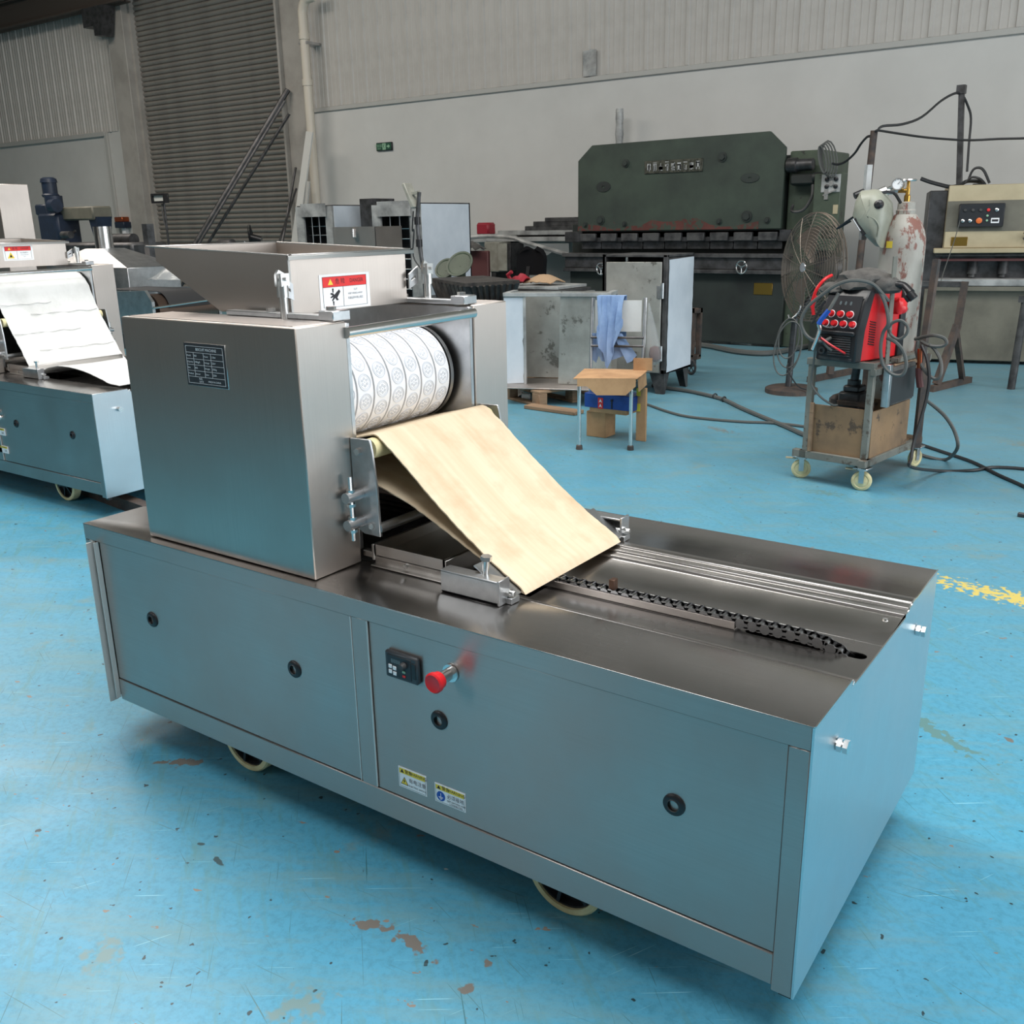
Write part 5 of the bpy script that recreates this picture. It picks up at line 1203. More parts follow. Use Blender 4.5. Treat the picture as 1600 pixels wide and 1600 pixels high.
g.sheet([[(xa+(xb2-xa)*i/8, 6.8+0.28*j/5, zz-0.005+0.09*math.sin(PI*(i+0.4)/9.0)**0.6*math.sin(PI*(j+0.5)/6)+0.012*rnd.random()) for j in range(6)] for i in range(9)], 0.008); g.solo('tan_sack', 'tan_bag', 'crumpled tan sack on the pile of flat sheets', 'sack')
g = MB(); xa, xb2 = (-5.333,0.877)[0], (-5.161,0.879)[0]
rows = [[(xa+(xb2-xa)*i/6, 6.72+0.15*j/4, zz-0.004+0.10*(0.4+0.6*rnd.random())*math.sin(PI*(j+0.6)/5)) for j in range(5)] for i in range(7)]
g.sheet(rows, 0.01); g.tube([(xa+0.02, 6.72, zz+0.05), (xa+0.0, 6.7, zz+0.10), (xa+0.05, 6.7, zz+0.13)], 0.02, 8); g.solo('red_glove', 'red_box', 'crumpled red glove left of the tan sack', 'glove')

# ---------------------------------------------------------------- green press brake by the wall
yp = 9.0
c = [(-5.914,1.27),(-5.916,2.065),(-5.723,2.225),(-3.57,2.256),(-3.408,2.084),(-3.39,1.278)]
t = thing('press_brake', 'large worn green press brake with a cut-corner front plate against the wall', 'machine', ((c[0][0]+c[5][0])/2, 9.7, 0))
xl, xr = c[0][0], c[5][0]; zb = 1.27; zt = 2.24
poly = [(xl, zb), (xl, c[1][1]), (c[2][0], zt-0.01), (c[3][0], zt+0.01), (xr, c[4][1]), (xr, zb)]
MB().prism([(a, b) for a, b in poly], 1, yp, yp+0.05, bev=0.004).build('ram_plate', 'green', t)
g = MB(); rnd = random.Random(3)
n = 16; edge = [(xl+(xr-xl-0.25)*i/n, zb+0.05+0.05*math.sin(i*1.3)*rnd.random()+(0.05 if 6 < i < 12 else 0.0)) for i in range(n+1)]
g.prism([(xl, zb)]+edge+[(xr-0.25, zb)], 1, yp-0.0025, yp+0.001); g.build('primer_strip', 'red_paint', t)
# nameplate with worn raised characters
q = [(-5.023,2.022),(-4.31,2.028),(-4.304,1.896),(-5.02,1.885)]
pl = MB().box(q[0][0], q[1][0], yp-0.012, yp+0.001, q[3][1], q[0][1], 0.003).build('nameplate', 'plate', t)
g = MB(); rnd = random.Random(11); w = q[1][0]-q[0][0]; h = q[0][1]-q[3][1]
for i in range(9):
    cx = q[0][0]+w*(0.08+0.105*i); cz = q[3][1]+h*0.5
    for k in range(5):
        if k % 2: g.box(cx-0.022, cx+0.022, yp-0.016, yp-0.011, cz+rnd.uniform(-0.045, 0.045), cz+rnd.uniform(-0.045, 0.045)+0.008)
        else: xx = cx+rnd.uniform(-0.02, 0.02); g.box(xx-0.004, xx+0.004, yp-0.016, yp-0.011, cz-0.045, cz+rnd.uniform(0.0, 0.045))
g.build('raised_characters', 'film_grey', pl)
BOLTS = [(-5.27,2.013),(-4.086,2.023),(-5.594,1.391),(-5.806,1.343),(-5.274,1.343),(-4.091,1.354),(-3.775,1.402),(-3.543,1.359)]
for (bx1, bz1), r_ in zip(BOLTS, (0.03, 0.035, 0.035, 0.02, 0.02, 0.022, 0.04, 0.022)):
    g = MB(); g.cyl((bx1, yp, bz1), (bx1, yp-0.012, bz1), r_*1.5, n=14).hexbolt((bx1, yp-0.012, bz1), (0, -1, 0), r_, 0.02); g.build('bolt', 'green_dark', t)
for (bx1, bz1), (a_, b_) in zip([(-5.563,1.765),(-3.761,1.795)], ((0.10, 0.06), (0.11, 0.05))):
    g = MB(); g.lathe((bx1, yp+0.002, bz1), (0, -1, 0), [(0, 0.02), (0, a_), (0.01, a_*0.95), (0.01, 0.02)], 20)
    for v in g.bm.verts: v.co.z = bz1+(v.co.z-bz1)*b_/a_
    g.build('lifting_hole_rim', 'green_dark', t)
# frame behind
MB().box(xl+0.05, xr+0.20, yp+0.25, yp+1.1, 0.75, 2.02, 0.01).build('upper_frame', 'green_dark', t)
MB().box(xl+0.02, xr-0.02, yp+0.05, yp+0.25, 1.18, 1.9, 0.01).build('ram_body', 'green_dark', t)
MB().box(xr+0.0, xr+0.35, yp+0.15, yp+1.05, 0.0, 2.05, 0.012).build('side_column', 'green_side', t)
MB().box(xl-0.30, xl+0.02, yp+0.35, yp+1.05, 0.0, 1.35, 0.012).build('side_column', 'green_dark', t)
# upper beam, clamps and punch segments
z1 = (-4.578,1.138)[1]
MB().box(xl-0.22, xr+0.10, yp+0.05, yp+0.2, z1, zb-0.01, 0.006).build('clamp_beam', 'dark_steel', t)
nseg = 9; wseg = (xr-xl)/nseg
for i in range(nseg):
    MB().box(xl+i*wseg+0.03, xl+(i+1)*wseg-0.04, yp+0.0, yp+0.05, z1+0.01, z1+0.10, 0.006).build('tool_clamp', 'iron', t)
for i in range(nseg):
    MB().box(xl+i*wseg+0.005, xl+(i+1)*wseg-0.005, yp+0.08, yp+0.11, z1-0.08, z1, 0.003).build('punch_segment', 'dark_steel', t)
# lower table
z2 = (-4.573,1.011)[1]; z3 = (-3.868,0.794)[1]
MB().box(xl-0.22, xr+0.10, yp-0.02, yp+0.25, z2-0.045, z2, 0.005).build('die_rail', 'iron', t)
MB().box(xl-0.2, xr+0.08, yp+0.02, yp+0.2, z3+0.045, z2-0.046, 0.005).build('lower_table_top', 'dark_steel', t)
MB().box(xl-0.2, xr+0.08, yp-0.02, yp+0.25, z3, z3+0.043, 0.005).build('table_ledge', 'iron', t)
MB().box(xl-0.16, xr+0.05, yp+0.08, yp+0.24, 0.03, z3-0.002, 0.005).build('apron', 'green_dark', t)
q = [(-3.683,0.697),(-3.47,0.571)]
MB().box(q[0][0], q[1][0], yp+0.072, yp+0.079, q[1][1], q[0][1], 0.002).build('data_plate', 'brass', t)
for (hx, hz, rr) in (((-3.76,0.873)[0], (-3.76,0.873)[1], 0.066), ((-5.519,0.836)[0], (-5.519,0.836)[1], 0.066)):
    g = MB(); yy = yp-0.12; g.ring((hx, yy, hz), (0.15, 1, 0), rr, 0.009, 28, 8); g.cyl((hx, yy-0.01, hz), (hx, yp+0.02, hz), 0.014, n=10)
    for k in range(3):
        a = 0.5+k*2*PI/3; g.cyl((hx, yy, hz), (hx+rr*math.cos(a), yy, hz+rr*math.sin(a)), 0.006, n=6)
    g.cyl((hx+rr*0.7, yy-0.05, hz+rr*0.7), (hx+rr*0.7, yy, hz+rr*0.7), 0.008, n=8)
    g.build('handwheel', 'chrome', t)
# hydraulic block, motor and cabinet on the right side
q = [(-3.375,1.911),(-3.123,1.824),(-3.353,1.802),(-3.028,1.726)]
mz = (-3.261,1.904)[1]
g = MB(); g.lathe((q[0][0], 9.05, mz), (1, 0, 0), [(0, 0), (0, 0.07), (0.02, 0.075), (0.10, 0.075), (0.11, 0.06), (0.27, 0.06), (0.28, 0.045), (0.28, 0)], 18); g.build('motor', 'dark_steel', t)
g = MB(); g.box(q[0][0]+0.05, q[0][0]+0.42, 9.0, 9.14, mz-0.20, mz-0.09, 0.02).cyl((q[0][0]+0.3, 9.0, mz-0.13), (q[0][0]+0.45, 9.0, mz-0.13), 0.05, n=12); g.build('valve_block', 'green_dark', t)
g = MB(); g.tube([(q[0][0]+0.30, 9.0, mz-0.2), (q[0][0]+0.30, 8.98, mz-0.33), (q[0][0]+0.22, 8.98, mz-0.45), (q[0][0]+0.10, 9.0, mz-0.46), (q[0][0]+0.08, 9.06, mz-0.4)], 0.016, 8, sub=5); g.build('oil_pipe', 'iron', t)
q = [(-3.018,1.833),(-2.763,1.804),(-2.712,1.024),(-2.982,1.627)]
ec = thing('press_control_cabinet', 'narrow green control cabinet with a pale switch plate at the right end of the press', 'cabinet', (q[0][0]+0.1, 9.0, 0))
zc1, zc0 = q[1][1], (-2.812,1.043)[1]
MB().box(q[0][0]-0.02, q[1][0], 8.92, 9.13, zc0, zc1, 0.008).build('cabinet_body', 'green_side', ec)
MB().box(q[0][0]+0.02, q[0][0]+0.10, 8.98, 9.10, 0, zc0).build('stand', 'green_dark', ec)
u = [(-2.962,1.793),(-2.767,1.62),(-2.925,1.299),(-2.777,1.171),(-2.903,1.611),(-2.825,1.448)]
sp = MB().box(u[0][0], u[1][0], 8.912, 8.92, u[1][1], u[0][1], 0.003).build('switch_plate', 'film_grey', ec)
for i in range(2):
    for k in range(2):
        g = MB(); g.lathe((u[0][0]+0.06+0.09*i, 8.912, u[1][1]+0.055+0.07*k), (0, -1, 0), [(0, 0.022), (0.015, 0.022), (0.02, 0.014), (0.02, 0)], 12); g.build('switch', 'black', sp)
g = MB(); g.lathe((u[0][0]+0.105, 8.912, u[1][1]+0.085), (0, -1, 0), [(0, 0.025), (0.02, 0.025), (0.02, 0)], 12); g.build('switch', 'chrome', sp)
MB().box(u[2][0], u[3][0], 8.912, 8.92, u[3][1], u[2][1], 0.003).build('lower_plate', 'plate', ec)
g = MB(); g.bar((u[4][0]-0.03, 8.90, u[4][1]-0.02), (u[4][0]+0.10, 8.90, u[4][1]+0.03), 0.012, 0.012).box(u[4][0]-0.02, u[4][0]+0.02, 8.905, 8.92, u[4][1]-0.06, u[4][1]+0.05); g.build('latch', 'chrome', ec)
MB().box(u[5][0], u[5][0]+0.05, 8.912, 8.92, u[5][1]-0.04, u[5][1]+0.05, 0.002).build('tag', 'beige', ec)
# hanging cable coil on top of the cabinet
q = [(-2.94,2.087),(-2.974,1.859),(-2.832,1.852)]
g = MB(); cx, czz = (q[1][0]+q[2][0])/2, (q[0][1]+q[1][1])/2-0.04
for k in range(5): g.tube([(cx+0.012*k-0.03+(0.035+0.010*k)*math.sin(a)-0.03*math.cos(a), 8.80+0.02*k, czz+(0.13+0.012*k)*math.cos(a)+0.0) for a in [2*PI*i/16 for i in range(16)]], 0.008, 6, True)
g.solo('cable_coil', 'hose', 'coil of grey cable hung over the green control cabinet', 'cable')

# poles and overhead cables right of the press
c = [(-2.335,8.4,2.141),(-2.341,8.4,1.686)]
g = MB(); g.cyl((c[1][0]-0.05, 8.4, 0), (c[0][0], 8.4, c[0][2]), 0.032, n=12); g.solo('cable_pole', 'rust', 'rusty round pole behind the welding helmet holding up the cables', 'pole')
d = [(-1.862,9.6,2.6),(-1.708,9.6,1.687)]
g = MB(); g.bar((d[1][0]+0.06, 9.6, 0), (d[0][0], 9.6, d[0][2]), 0.05, 0.06, (0, 1, 0), 0.004); g.box(d[0][0]-0.04, d[0][0]+0.04, 9.56, 9.64, d[0][2]-0.08, d[0][2]); g.solo('angle_steel_post', 'dark_steel', 'tall dark angle steel post behind the beige machine holding up the cables', 'post')
g = MB(); g.tube([(-2.346,8.45,2.111),(-2.32,8.45,2.143),(-2.285,8.5,2.183),(-2.164,8.7,2.204),(-2.069,9.0,2.28),(-1.977,9.3,2.439),(-1.898,9.5,2.519),(-1.852,9.6,2.512),(-1.798,9.65,2.412),(-1.755,9.65,2.291),(-1.737,9.6,2.05),(-1.716,9.55,1.789)], 0.012, 6, sub=4)
g.solo('overhead_cable', 'hose_dark', 'upper dark cable rising in an arc from the rusty pole to the steel post', 'cable')
g = MB(); g.tube([(-2.312,8.36,2.132),(-2.278,8.36,2.135),(-2.189,8.6,2.121),(-1.969,8.9,2.085),(-1.706,9.3,2.068),(-1.44,9.4,2.069),(-1.017,9.5,2.072),(-0.231,9.8,2.167),(0.42,10.5,2.61),(0.624,11.1,2.933)], 0.012, 6, sub=4)
g.solo('overhead_cable', 'hose_dark', 'lower dark cable sagging from the rusty pole to the right edge of the photo', 'cable')
g = MB(); g.tube([(-2.832,8.8,1.893),(-2.78,8.8,1.879),(-2.676,8.7,1.894),(-2.559,8.6,1.96),(-2.477,8.5,2.037),(-2.409,8.45,2.093),(-2.362,8.43,2.095)], 0.012, 6, sub=4)
g.solo('overhead_cable', 'hose_dark', 'short dark cable sagging from the cable coil up to the rusty pole', 'cable')

# ---------------------------------------------------------------- beige shear at the right edge, slightly turned
ang = math.radians(14.6)
o_ = (-1.686,1.08)
t = thing('beige_shear', 'beige plate shear with a black push-button panel at the right edge of the photo', 'machine', (o_[0], 8.6, 0), ang)
L = 3.2
def bl(g, x0, x1, y0, y1, z0, z1, bev=0.004): return g.box(x0, x1, y0, y1, z0, z1, bev)
g = MB(); g.prism([(0.0, 1.08), (0.05, 1.64), (0.8, 1.64), (0.9, 1.08)], 0, 0.02, L, bev=0.006); g.build('upper_body', 'beige', t, world=False)
MB().box(-0.14, 0.02, 0.15, 1.0, 0.0, 1.60, 0.008).build('side_frame', 'dark_steel', t, world=False)
sl = 0.05/0.56
def fy(z): return 0.0+(z-1.08)*sl
g = MB(); g.prism([(fy(1.23)-0.003, 1.23), (fy(1.50)-0.003, 1.50), (fy(1.50)+0.01, 1.50), (fy(1.23)+0.01, 1.23)], 0, 0.02, L); g.build('grey_band', 'beige_grey', t, world=False)
x0, x1, z0, z1 = 0.12, 0.50, 1.265, 1.475
pb = MB().box(x0, x1, fy(1.3)-0.06, fy(1.4)+0.01, z0, z1, 0.008).build('button_panel', 'panel_black', t, world=False)
yb = fy(1.3)-0.06
for i, (a, b, m_, r_) in enumerate(((0.13, 0.72, 'iron', 0.013), (0.30, 0.72, 'iron', 0.013), (0.47, 0.72, 'iron', 0.013), (0.64, 0.72, 'label_red', 0.014), (0.82, 0.72, 'chrome', 0.016), (0.10, 0.28, 'chrome', 0.015), (0.26, 0.28, 'chrome', 0.015), (0.46, 0.28, 'orange', 0.026), (0.63, 0.28, 'exit_light', 0.010), (0.63, 0.48, 'exit_light', 0.010))):
    g = MB(); g.lathe((x0+(x1-x0)*a, yb, z0+(z1-z0)*b), (0, -1, 0), [(0, r_), (0.012, r_), (0.015, r_*0.7), (0.015, 0)], 14); g.build('button', m_, pb, world=False)
MB().box(x0+(x1-x0)*0.72, x0+(x1-x0)*0.90, yb-0.004, yb, z0+0.035, z0+0.08, 0.001).build('counter', 'white', pb, world=False)
MB().box(x0+(x1-x0)*0.74, x0+(x1-x0)*0.88, yb-0.006, yb-0.003, z0+0.048, z0+0.068, 0.001).build('counter_digits', 'ink', pb, world=False)
MB().box(0.08, 0.22, fy(1.14)-0.008, fy(1.14)+0.003, 1.10, 1.18, 0.002).build('brass_plate', 'brass', t, world=False)
g = MB(); g.cyl((0.72, fy(1.2)-0.05, 1.185), (0.72, 0.02, 1.185), 0.02, n=10)
for k in range(5): g.cyl((0.72, fy(1.2)-0.05, 1.185), (0.72+0.05*math.cos(k*1.257), fy(1.2)-0.06, 1.185+0.05*math.sin(k*1.257)), 0.012, n=8)
g.build('star_knob', 'black', t, world=False)
MB().box(-0.06, L, -0.05, 0.10, 1.035, 1.08, 0.006).build('front_lip', 'beige', t, world=False)
MB().box(-0.02, L, 0.18, 0.60, 0.70, 1.04, 0.006).build('cutting_throat', 'dark_steel', t, world=False)
MB().box(-0.04, L, 0.02, 0.05, 0.96, 0.985, 0.003).build('guard_rail', 'maroon', t, world=False)
MB().box(-0.04, L, 0.0, 0.03, 1.005, 1.025, 0.003).build('guard_rail', 'iron', t, world=False)
for k in range(5):
    g = MB(); g.cyl((0.30+0.26*k, 0.14, 0.84), (0.30+0.26*k, 0.14, 0.96), 0.045, n=14).cyl((0.30+0.26*k, 0.14, 0.81), (0.30+0.26*k, 0.14, 0.84), 0.03, n=12); g.build('hold_down', 'iron', t, world=False)
MB().box(-0.03, L, -0.02, 0.20, 0.735, 0.80, 0.006).build('table', 'film_grey', t, world=False)
MB().box(-0.03, L, -0.02, 0.06, 0.69, 0.732, 0.004).build('table_edge', 'beige_grey', t, world=False)
MB().box(-0.10, L, 0.06, 0.5, 0.03, 0.70, 0.008).build('lower_body', 'beige_grey', t, world=False)
for xx in (1.0, 2.2): MB().box(xx, xx+0.08, -0.16, 0.0, 0.70, 0.78, 0.004).build('support_arm', 'iron', t, world=False)
# cables lying on top
g = MB(); g.tube([(-1.961,8.75,1.713),(-1.883,8.75,1.682),(-1.778,8.75,1.65),(-1.691,8.75,1.63),(-1.639,8.9,1.647),(-1.595,9.0,1.682),(-1.493,9.0,1.673),(-1.428,8.9,1.64),(-1.517,8.85,1.637)], 0.018, 7, sub=4)
g.tube([(-1.594,9.0,1.677),(-1.561,9.0,1.778),(-1.508,9.0,1.799),(-1.459,9.0,1.763),(-1.403,9.0,1.658)], 0.012, 6, sub=4)
g.tube([(-1.606,8.95,1.664),(-1.555,8.95,1.714),(-1.487,8.95,1.7),(-1.43,8.9,1.657)], 0.012, 6, sub=4)
g.solo('cable_tangle', 'hose_dark', 'tangle of dark cables lying on top of the beige shear', 'cable')
# thin wire from the panel down
g = MB(); g.tube([(-1.526,8.5,1.326),(-1.5,8.2,1.136),(-1.49,7.9,0.928),(-1.449,7.6,0.837)], 0.004, 5, sub=3); g.solo('hanging_wire', 'hose', 'thin wire running slantwise down from the button panel to the trestle', 'wire')

# welded trestle stand
c = [(-1.455,7.2,0.86),(-1.184,7.2,0.865),(-1.213,7.1,0.067)]
t = thing('steel_trestle', 'welded square-tube trestle stand in front of the beige shear', 'stand', (c[1][0], 7.3, 0))
zt = c[1][2]; xa = c[1][0]
MB().box(xa-1.03, xa+0.01, 7.18, 7.22, zt-0.045, zt, 0.004).build('top_rail', 'iron', t)
g = MB(); g.bar((xa, 7.2, zt), (xa-0.02, 7.2, 0.50), 0.05, 0.05).bar((xa-0.02, 7.2, 0.52), (xa-0.10, 7.05, 0.05), 0.05, 0.05).bar((xa-0.02, 7.2, 0.45), (xa+0.02, 7.45, 0.05), 0.04, 0.04); g.build('upright', 'rust', t)
g = MB(); g.bar((xa-0.12, 6.95, 0.025), (xa+0.05, 7.6, 0.025), 0.05, 0.05); g.build('foot_rail', 'rust', t)
g = MB(); g.bar((xa-1.0, 7.2, zt-0.02), (xa-1.02, 7.2, 0.05), 0.05, 0.05).bar((xa-1.12, 6.95, 0.025), (xa-0.95, 7.6, 0.025), 0.05, 0.05); g.build('left_leg', 'rust', t)
g = MB(); c = [(-0.806,7.4,0.559),(-0.778,7.4,0.137)]; g.cyl((c[1][0], 7.4, 0), (c[0][0]+0.05, 7.4, 0.75), 0.03, n=10); g.box(c[0][0], c[0][0]+0.6, 7.37, 7.43, 0.70, 0.75); g.box(c[0][0]+0.54, c[0][0]+0.6, 7.37, 7.43, 0, 0.70)
g.solo('pipe_stand', 'iron', 'round-legged pipe stand cut off by the right edge of the photo', 'stand')
# pale scraps at the foot of the machines
p = (-1.684,8.897); MB().box(p[0]-0.17, p[0]+0.10, p[1]-0.1, p[1]+0.1, 0.0, 0.06, 0.004).solo('grey_block', 'iron', 'flat grey block on the floor under the trestle stand', 'block')
MB().box(p[0]-0.15, p[0]+0.06, p[1]-0.08, p[1]+0.08, 0.061, 0.085, 0.004).solo('white_package', 'scrap', 'flat white package lying on the grey block by the trestle', 'package')
a, b = (-3.965,9.203), (-3.7,9.138)
g = MB(); g.bar((a[0], a[1], 0.012), (b[0], b[1], 0.012), 0.03, 0.02); g.solo('white_strip', 'scrap', 'white strip lying on the floor at the foot of the green press', 'strip')
g = MB(); g.tube([(-4.215,8.737,0.03),(-3.986,8.659,0.03),(-3.572,8.382,0.03),(-3.28,8.359,0.03),(-3.16,8.594,0.03),(-3.066,9.124,0.03),(-2.955,9.435,0.03)], 0.03, 7, sub=4); g.solo('floor_hose', 'hose', 'thick grey hose curving along the foot of the green press', 'hose')

# ---------------------------------------------------------------- pedestal fan
b = (-2.29,6.383); hub = [(-2.128,6.3,1.007)][0]
t = thing('pedestal_fan', 'large caged pedestal fan on a round rusty plate base', 'fan', (b[0], b[1], 0))
g = MB(); g.lathe((b[0]+0.02, b[1]+0.02, 0), (0, 0, 1), [(0, 0), (0, 0.21), (0.035, 0.21), (0.045, 0.19), (0.05, 0.03), (0.05, 0)], 40); g.build('base_plate', 'rust', t)
g = MB(); top = Vector((hub[0]+0.03, hub[1]+0.16, hub[2]-0.10)); g.cyl((b[0], b[1], 0.03), (b[0]+0.02, b[1], 0.62), 0.026, n=12).cyl((b[0]+0.02, b[1], 0.6), top, 0.018, n=10); g.build('pole', 'dark_steel', t)
nrm = Vector((-0.12, -1.0, 0.03)).normalized()
nrm = Matrix.Rotation(-0.66, 3, 'Z') @ Vector((0, -1, 0.04)); nrm.normalize()
HC = Vector(hub); RG = 0.41
u = nrm.orthogonal(); u = (Vector((0, 0, 1))-nrm*nrm.z).normalized(); w = nrm.cross(u)
def cage(s, name):
    g = MB()
    for k in range(1, 19):
        r_ = RG*k/18; off = s*(0.075*(1-(r_/RG)**2.2)+0.015)
        pts = [HC+nrm*off+(u*math.cos(2*PI*i/36)+w*math.sin(2*PI*i/36))*r_ for i in range(36)]
        g.tube(pts, 0.0022 if k < 18 else 0.006, 4, True)
    for k in range(14):
        a = 2*PI*k/14; pts = []
        for q in range(7):
            r_ = RG*q/6*0.999+0.001; off = s*(0.075*(1-(r_/RG)**2.2)+0.017); pts.append(HC+nrm*off+(u*math.cos(a)+w*math.sin(a))*r_)
        g.tube(pts, 0.003, 4)
    g.build(name, 'fan', t)
cage(1, 'front_cage'); cage(-1, 'rear_cage')
g = MB(); g.lathe(HC+nrm*0.095, -nrm, [(0, 0), (0, 0.035), (0.01, 0.04), (0.012, 0)], 16); g.build('centre_badge', 'chrome', t)
g = MB(); g.lathe(HC-nrm*0.07, -nrm, [(0, 0), (0, 0.07), (0.02, 0.085), (0.14, 0.085), (0.17, 0.05), (0.17, 0)], 18); g.build('motor', 'dark_steel', t)
for k in range(3):
    a0 = 2*PI*k/3+0.4; rows = []
    for i in range(6):
        f = i/5; rows.append([HC+nrm*(0.03*(j/4-0.5))+(u*math.cos(a0+(j/4-0.5)*(0.5+0.5*f))+w*math.sin(a0+(j/4-0.5)*(0.5+0.5*f)))*(0.04+0.27*f) for j in range(5)])
    g = MB(); g.sheet(rows, 0.002); g.build('blade', 'fan', t)
for k, (r_, dz, ph) in enumerate(((0.17, 0.0, 0), (0.14, 0.03, 0.4), (0.19, -0.05, 0.9))):
    c0 = Vector((b[0], b[1]-0.03, 0.60))
    pts = [c0+Vector((0.6*r_*math.sin(a+ph*0.3)*1.0, -0.02-0.01*k, -r_*1.15+r_*1.15*math.cos(a)+dz*0.3)) for a in [2*PI*i/12 for i in range(12)]]
    g = MB(); g.tube(pts, 0.006, 5, True, 3); g.build('hung_cable', 'hose', t)
g = MB(); g.tube([(b[0]+0.0, b[1]-0.03, 0.25), (b[0]+0.02, b[1]-0.1, 0.20), (b[0]+0.12, b[1]-0.12, 0.08), (b[0]+0.22, b[1]-0.13, 0.052)], 0.006, 5, sub=4); g.build('power_cord', 'hose_dark', t)
g = MB(); g.tube([(b[0]-0.03, b[1]-0.02, 0.63), (b[0]+0.0, b[1]-0.04, 0.60), (b[0]+0.06, b[1]-0.04, 0.66), (b[0]+0.075, b[1]-0.03, 0.74)], 0.007, 5, sub=4); g.build('hook', 'zinc', t)

# ---------------------------------------------------------------- stainless cabinet with the door ajar
c0 = (-3.122,5.778); hC = 1.10
y0 = c0[1]; xr = c0[0]
yd = (-3.079,6.052)[1]+0.02
t = thing('steel_cabinet', 'steel cabinet on feet with its front door ajar and white film on the side', 'cabinet', (xr-0.3, y0+0.25, 0))
xl = (-3.711,1.106)[0]; D = 0.50; zb = 0.17
zt = (-3.135,1.118)[1]
g = MB(); g.box(xl, xr, y0, y0+D, zt-0.02, zt, 0.003).box(xl, xl+0.02, y0, y0+D, zb, zt).box(xl, xr, y0+D-0.02, y0+D, zb, zt).box(xl, xr, y0, y0+D, zb, zb+0.03).box(xr-0.035, xr, y0, y0+0.03, zb, zt, 0.002).box(xl, xl+0.03, y0, y0+0.03, zb, zt); g.build('cabinet_body', 'iron', t)
MB().box(xr-0.012, xr, y0+0.035, y0+D, zb, zt-0.025, 0.001).build('side_panel', 'iron', t)
g = MB(); rnd = random.Random(8); n = 14
e0 = [(y0+0.035+0.008*rnd.random(), zb+0.01+(zt-zb-0.05)*i/n) for i in range(n+1)]; e1 = [(y0+D-0.005-0.008*rnd.random(), zb+0.02+(zt-zb-0.05)*i/n) for i in range(n+1)]
g.prism(e0+e1[::-1], 0, xr, xr+0.002); g.build('film_cover', 'white_film', t)
MB().box(xl+0.02, xr-0.035, y0+0.03, y0+0.31, zb+0.5, zb+0.51).build('shelf', 'dark_steel', t)
# door hinged at the right post, leaning a little open
dl = [(-3.637,5.6,1.058),(-3.099,5.6,1.091),(-3.088,5.6,0.144),(-3.585,5.6,0.122)]
ax, ay = xr-0.04, y0-0.003; Ld = ax-(-3.633,0.604)[0]; a = math.radians(8)
mt = Matrix.Translation((ax, ay, 0)) @ Matrix.Rotation(a, 4, 'Z')
g = MB(); g.box(-Ld, 0, -0.022, 0.0, zb+0.01, zt-0.055, 0.003, mt); dr = g.build('door', 'sheet', t)
for zz in (0.28, 0.78): g = MB(); g.cyl((ax+0.015, ay-0.02, zz), (ax+0.015, ay-0.02, zz+0.12), 0.014, n=10).box(ax-0.03, ax+0.005, ay-0.030, ay-0.024, zz, zz+0.1); g.build('hinge', 'zinc', t)
g = MB(); g.cyl((ax-Ld+0.14, ay+0.02, zt-0.07), (ax-Ld+0.14, ay+0.02, zt-0.01), 0.012, n=8); g.build('door_pin', 'chrome', t)
for xx, s in ((xr-0.01, -1), (xl+0.01, 1)):
    for yy in (y0+0.01, y0+D-0.03):
        g = MB(); g.prism([(xx, zb), (xx+s*0.13, zb), (xx+s*0.07, 0.0), (xx+s*0.0, 0.0)], 1, yy, yy+0.004)
        g.prism([(yy, zb), (yy+(0.10 if yy < y0+0.1 else -0.10), zb), (yy+(0.03 if yy < y0+0.1 else -0.03), 0.0), (yy, 0.0)], 0, xx-0.002, xx+0.002); g.build('foot', 'iron', t)
# trolley frame with a spoked caster behind it
c = [(-3.358,6.9,0.603),(-3.323,6.7,0.001),(-3.243,6.7,0.036)]
t = thing('steel_trolley', 'dark square-tube trolley with a wheel standing behind the film-covered cabinet', 'trolley', (c[1][0]-0.2, 6.9, 0))
xx = c[0][0]; zt = c[0][2]
g = MB(); g.box(xx-0.06, xx-0.02, 6.88, 6.92, 0.16, zt).box(xx-0.02, xx+0.02, 6.93, 6.97, 0.16, zt).box(xx-0.5, xx+0.02, 6.88, 6.97, zt-0.04, zt).box(xx-0.5, xx+0.02, 6.88, 6.97, 0.14, 0.18).box(xx-0.5, xx-0.46, 6.88, 6.92, 0.16, zt); g.build('tube_frame', 'rust', t)
for dx in (-0.02, -0.46):
    g = MB(); g.ring((xx+dx, 6.85, 0.075), (0.5, 1, 0), 0.062, 0.012, 24, 8); [g.cyl((xx+dx, 6.85, 0.075), (xx+dx+0.055*math.cos(a), 6.85-0.027*math.cos(a), 0.075+0.055*math.sin(a)), 0.005, n=5) for a in (0.4, 1.66, 2.9, 4.2, 5.4)]; g.build('wheel', 'iron', t)
    MB().box(xx+dx-0.015, xx+dx+0.015, 6.83, 6.93, 0.075, 0.145, 0.003).build('fork', 'dark_steel', t)

# ---------------------------------------------------------------- open-fronted sheet box on a pallet
p0, p1 = (-3.705,4.797), (-3.557,5.154)
P = [Vector(((-4.485,5.495)[0], (-4.485,5.495)[1], 0)), Vector((p0[0], p0[1], 0))]
t = thing('wooden_pallet', 'worn wooden pallet under the open sheet-steel box', 'pallet', (p0[0], p0[1], 0), math.atan2(p1[1]-p0[1], p1[0]-p0[0]))
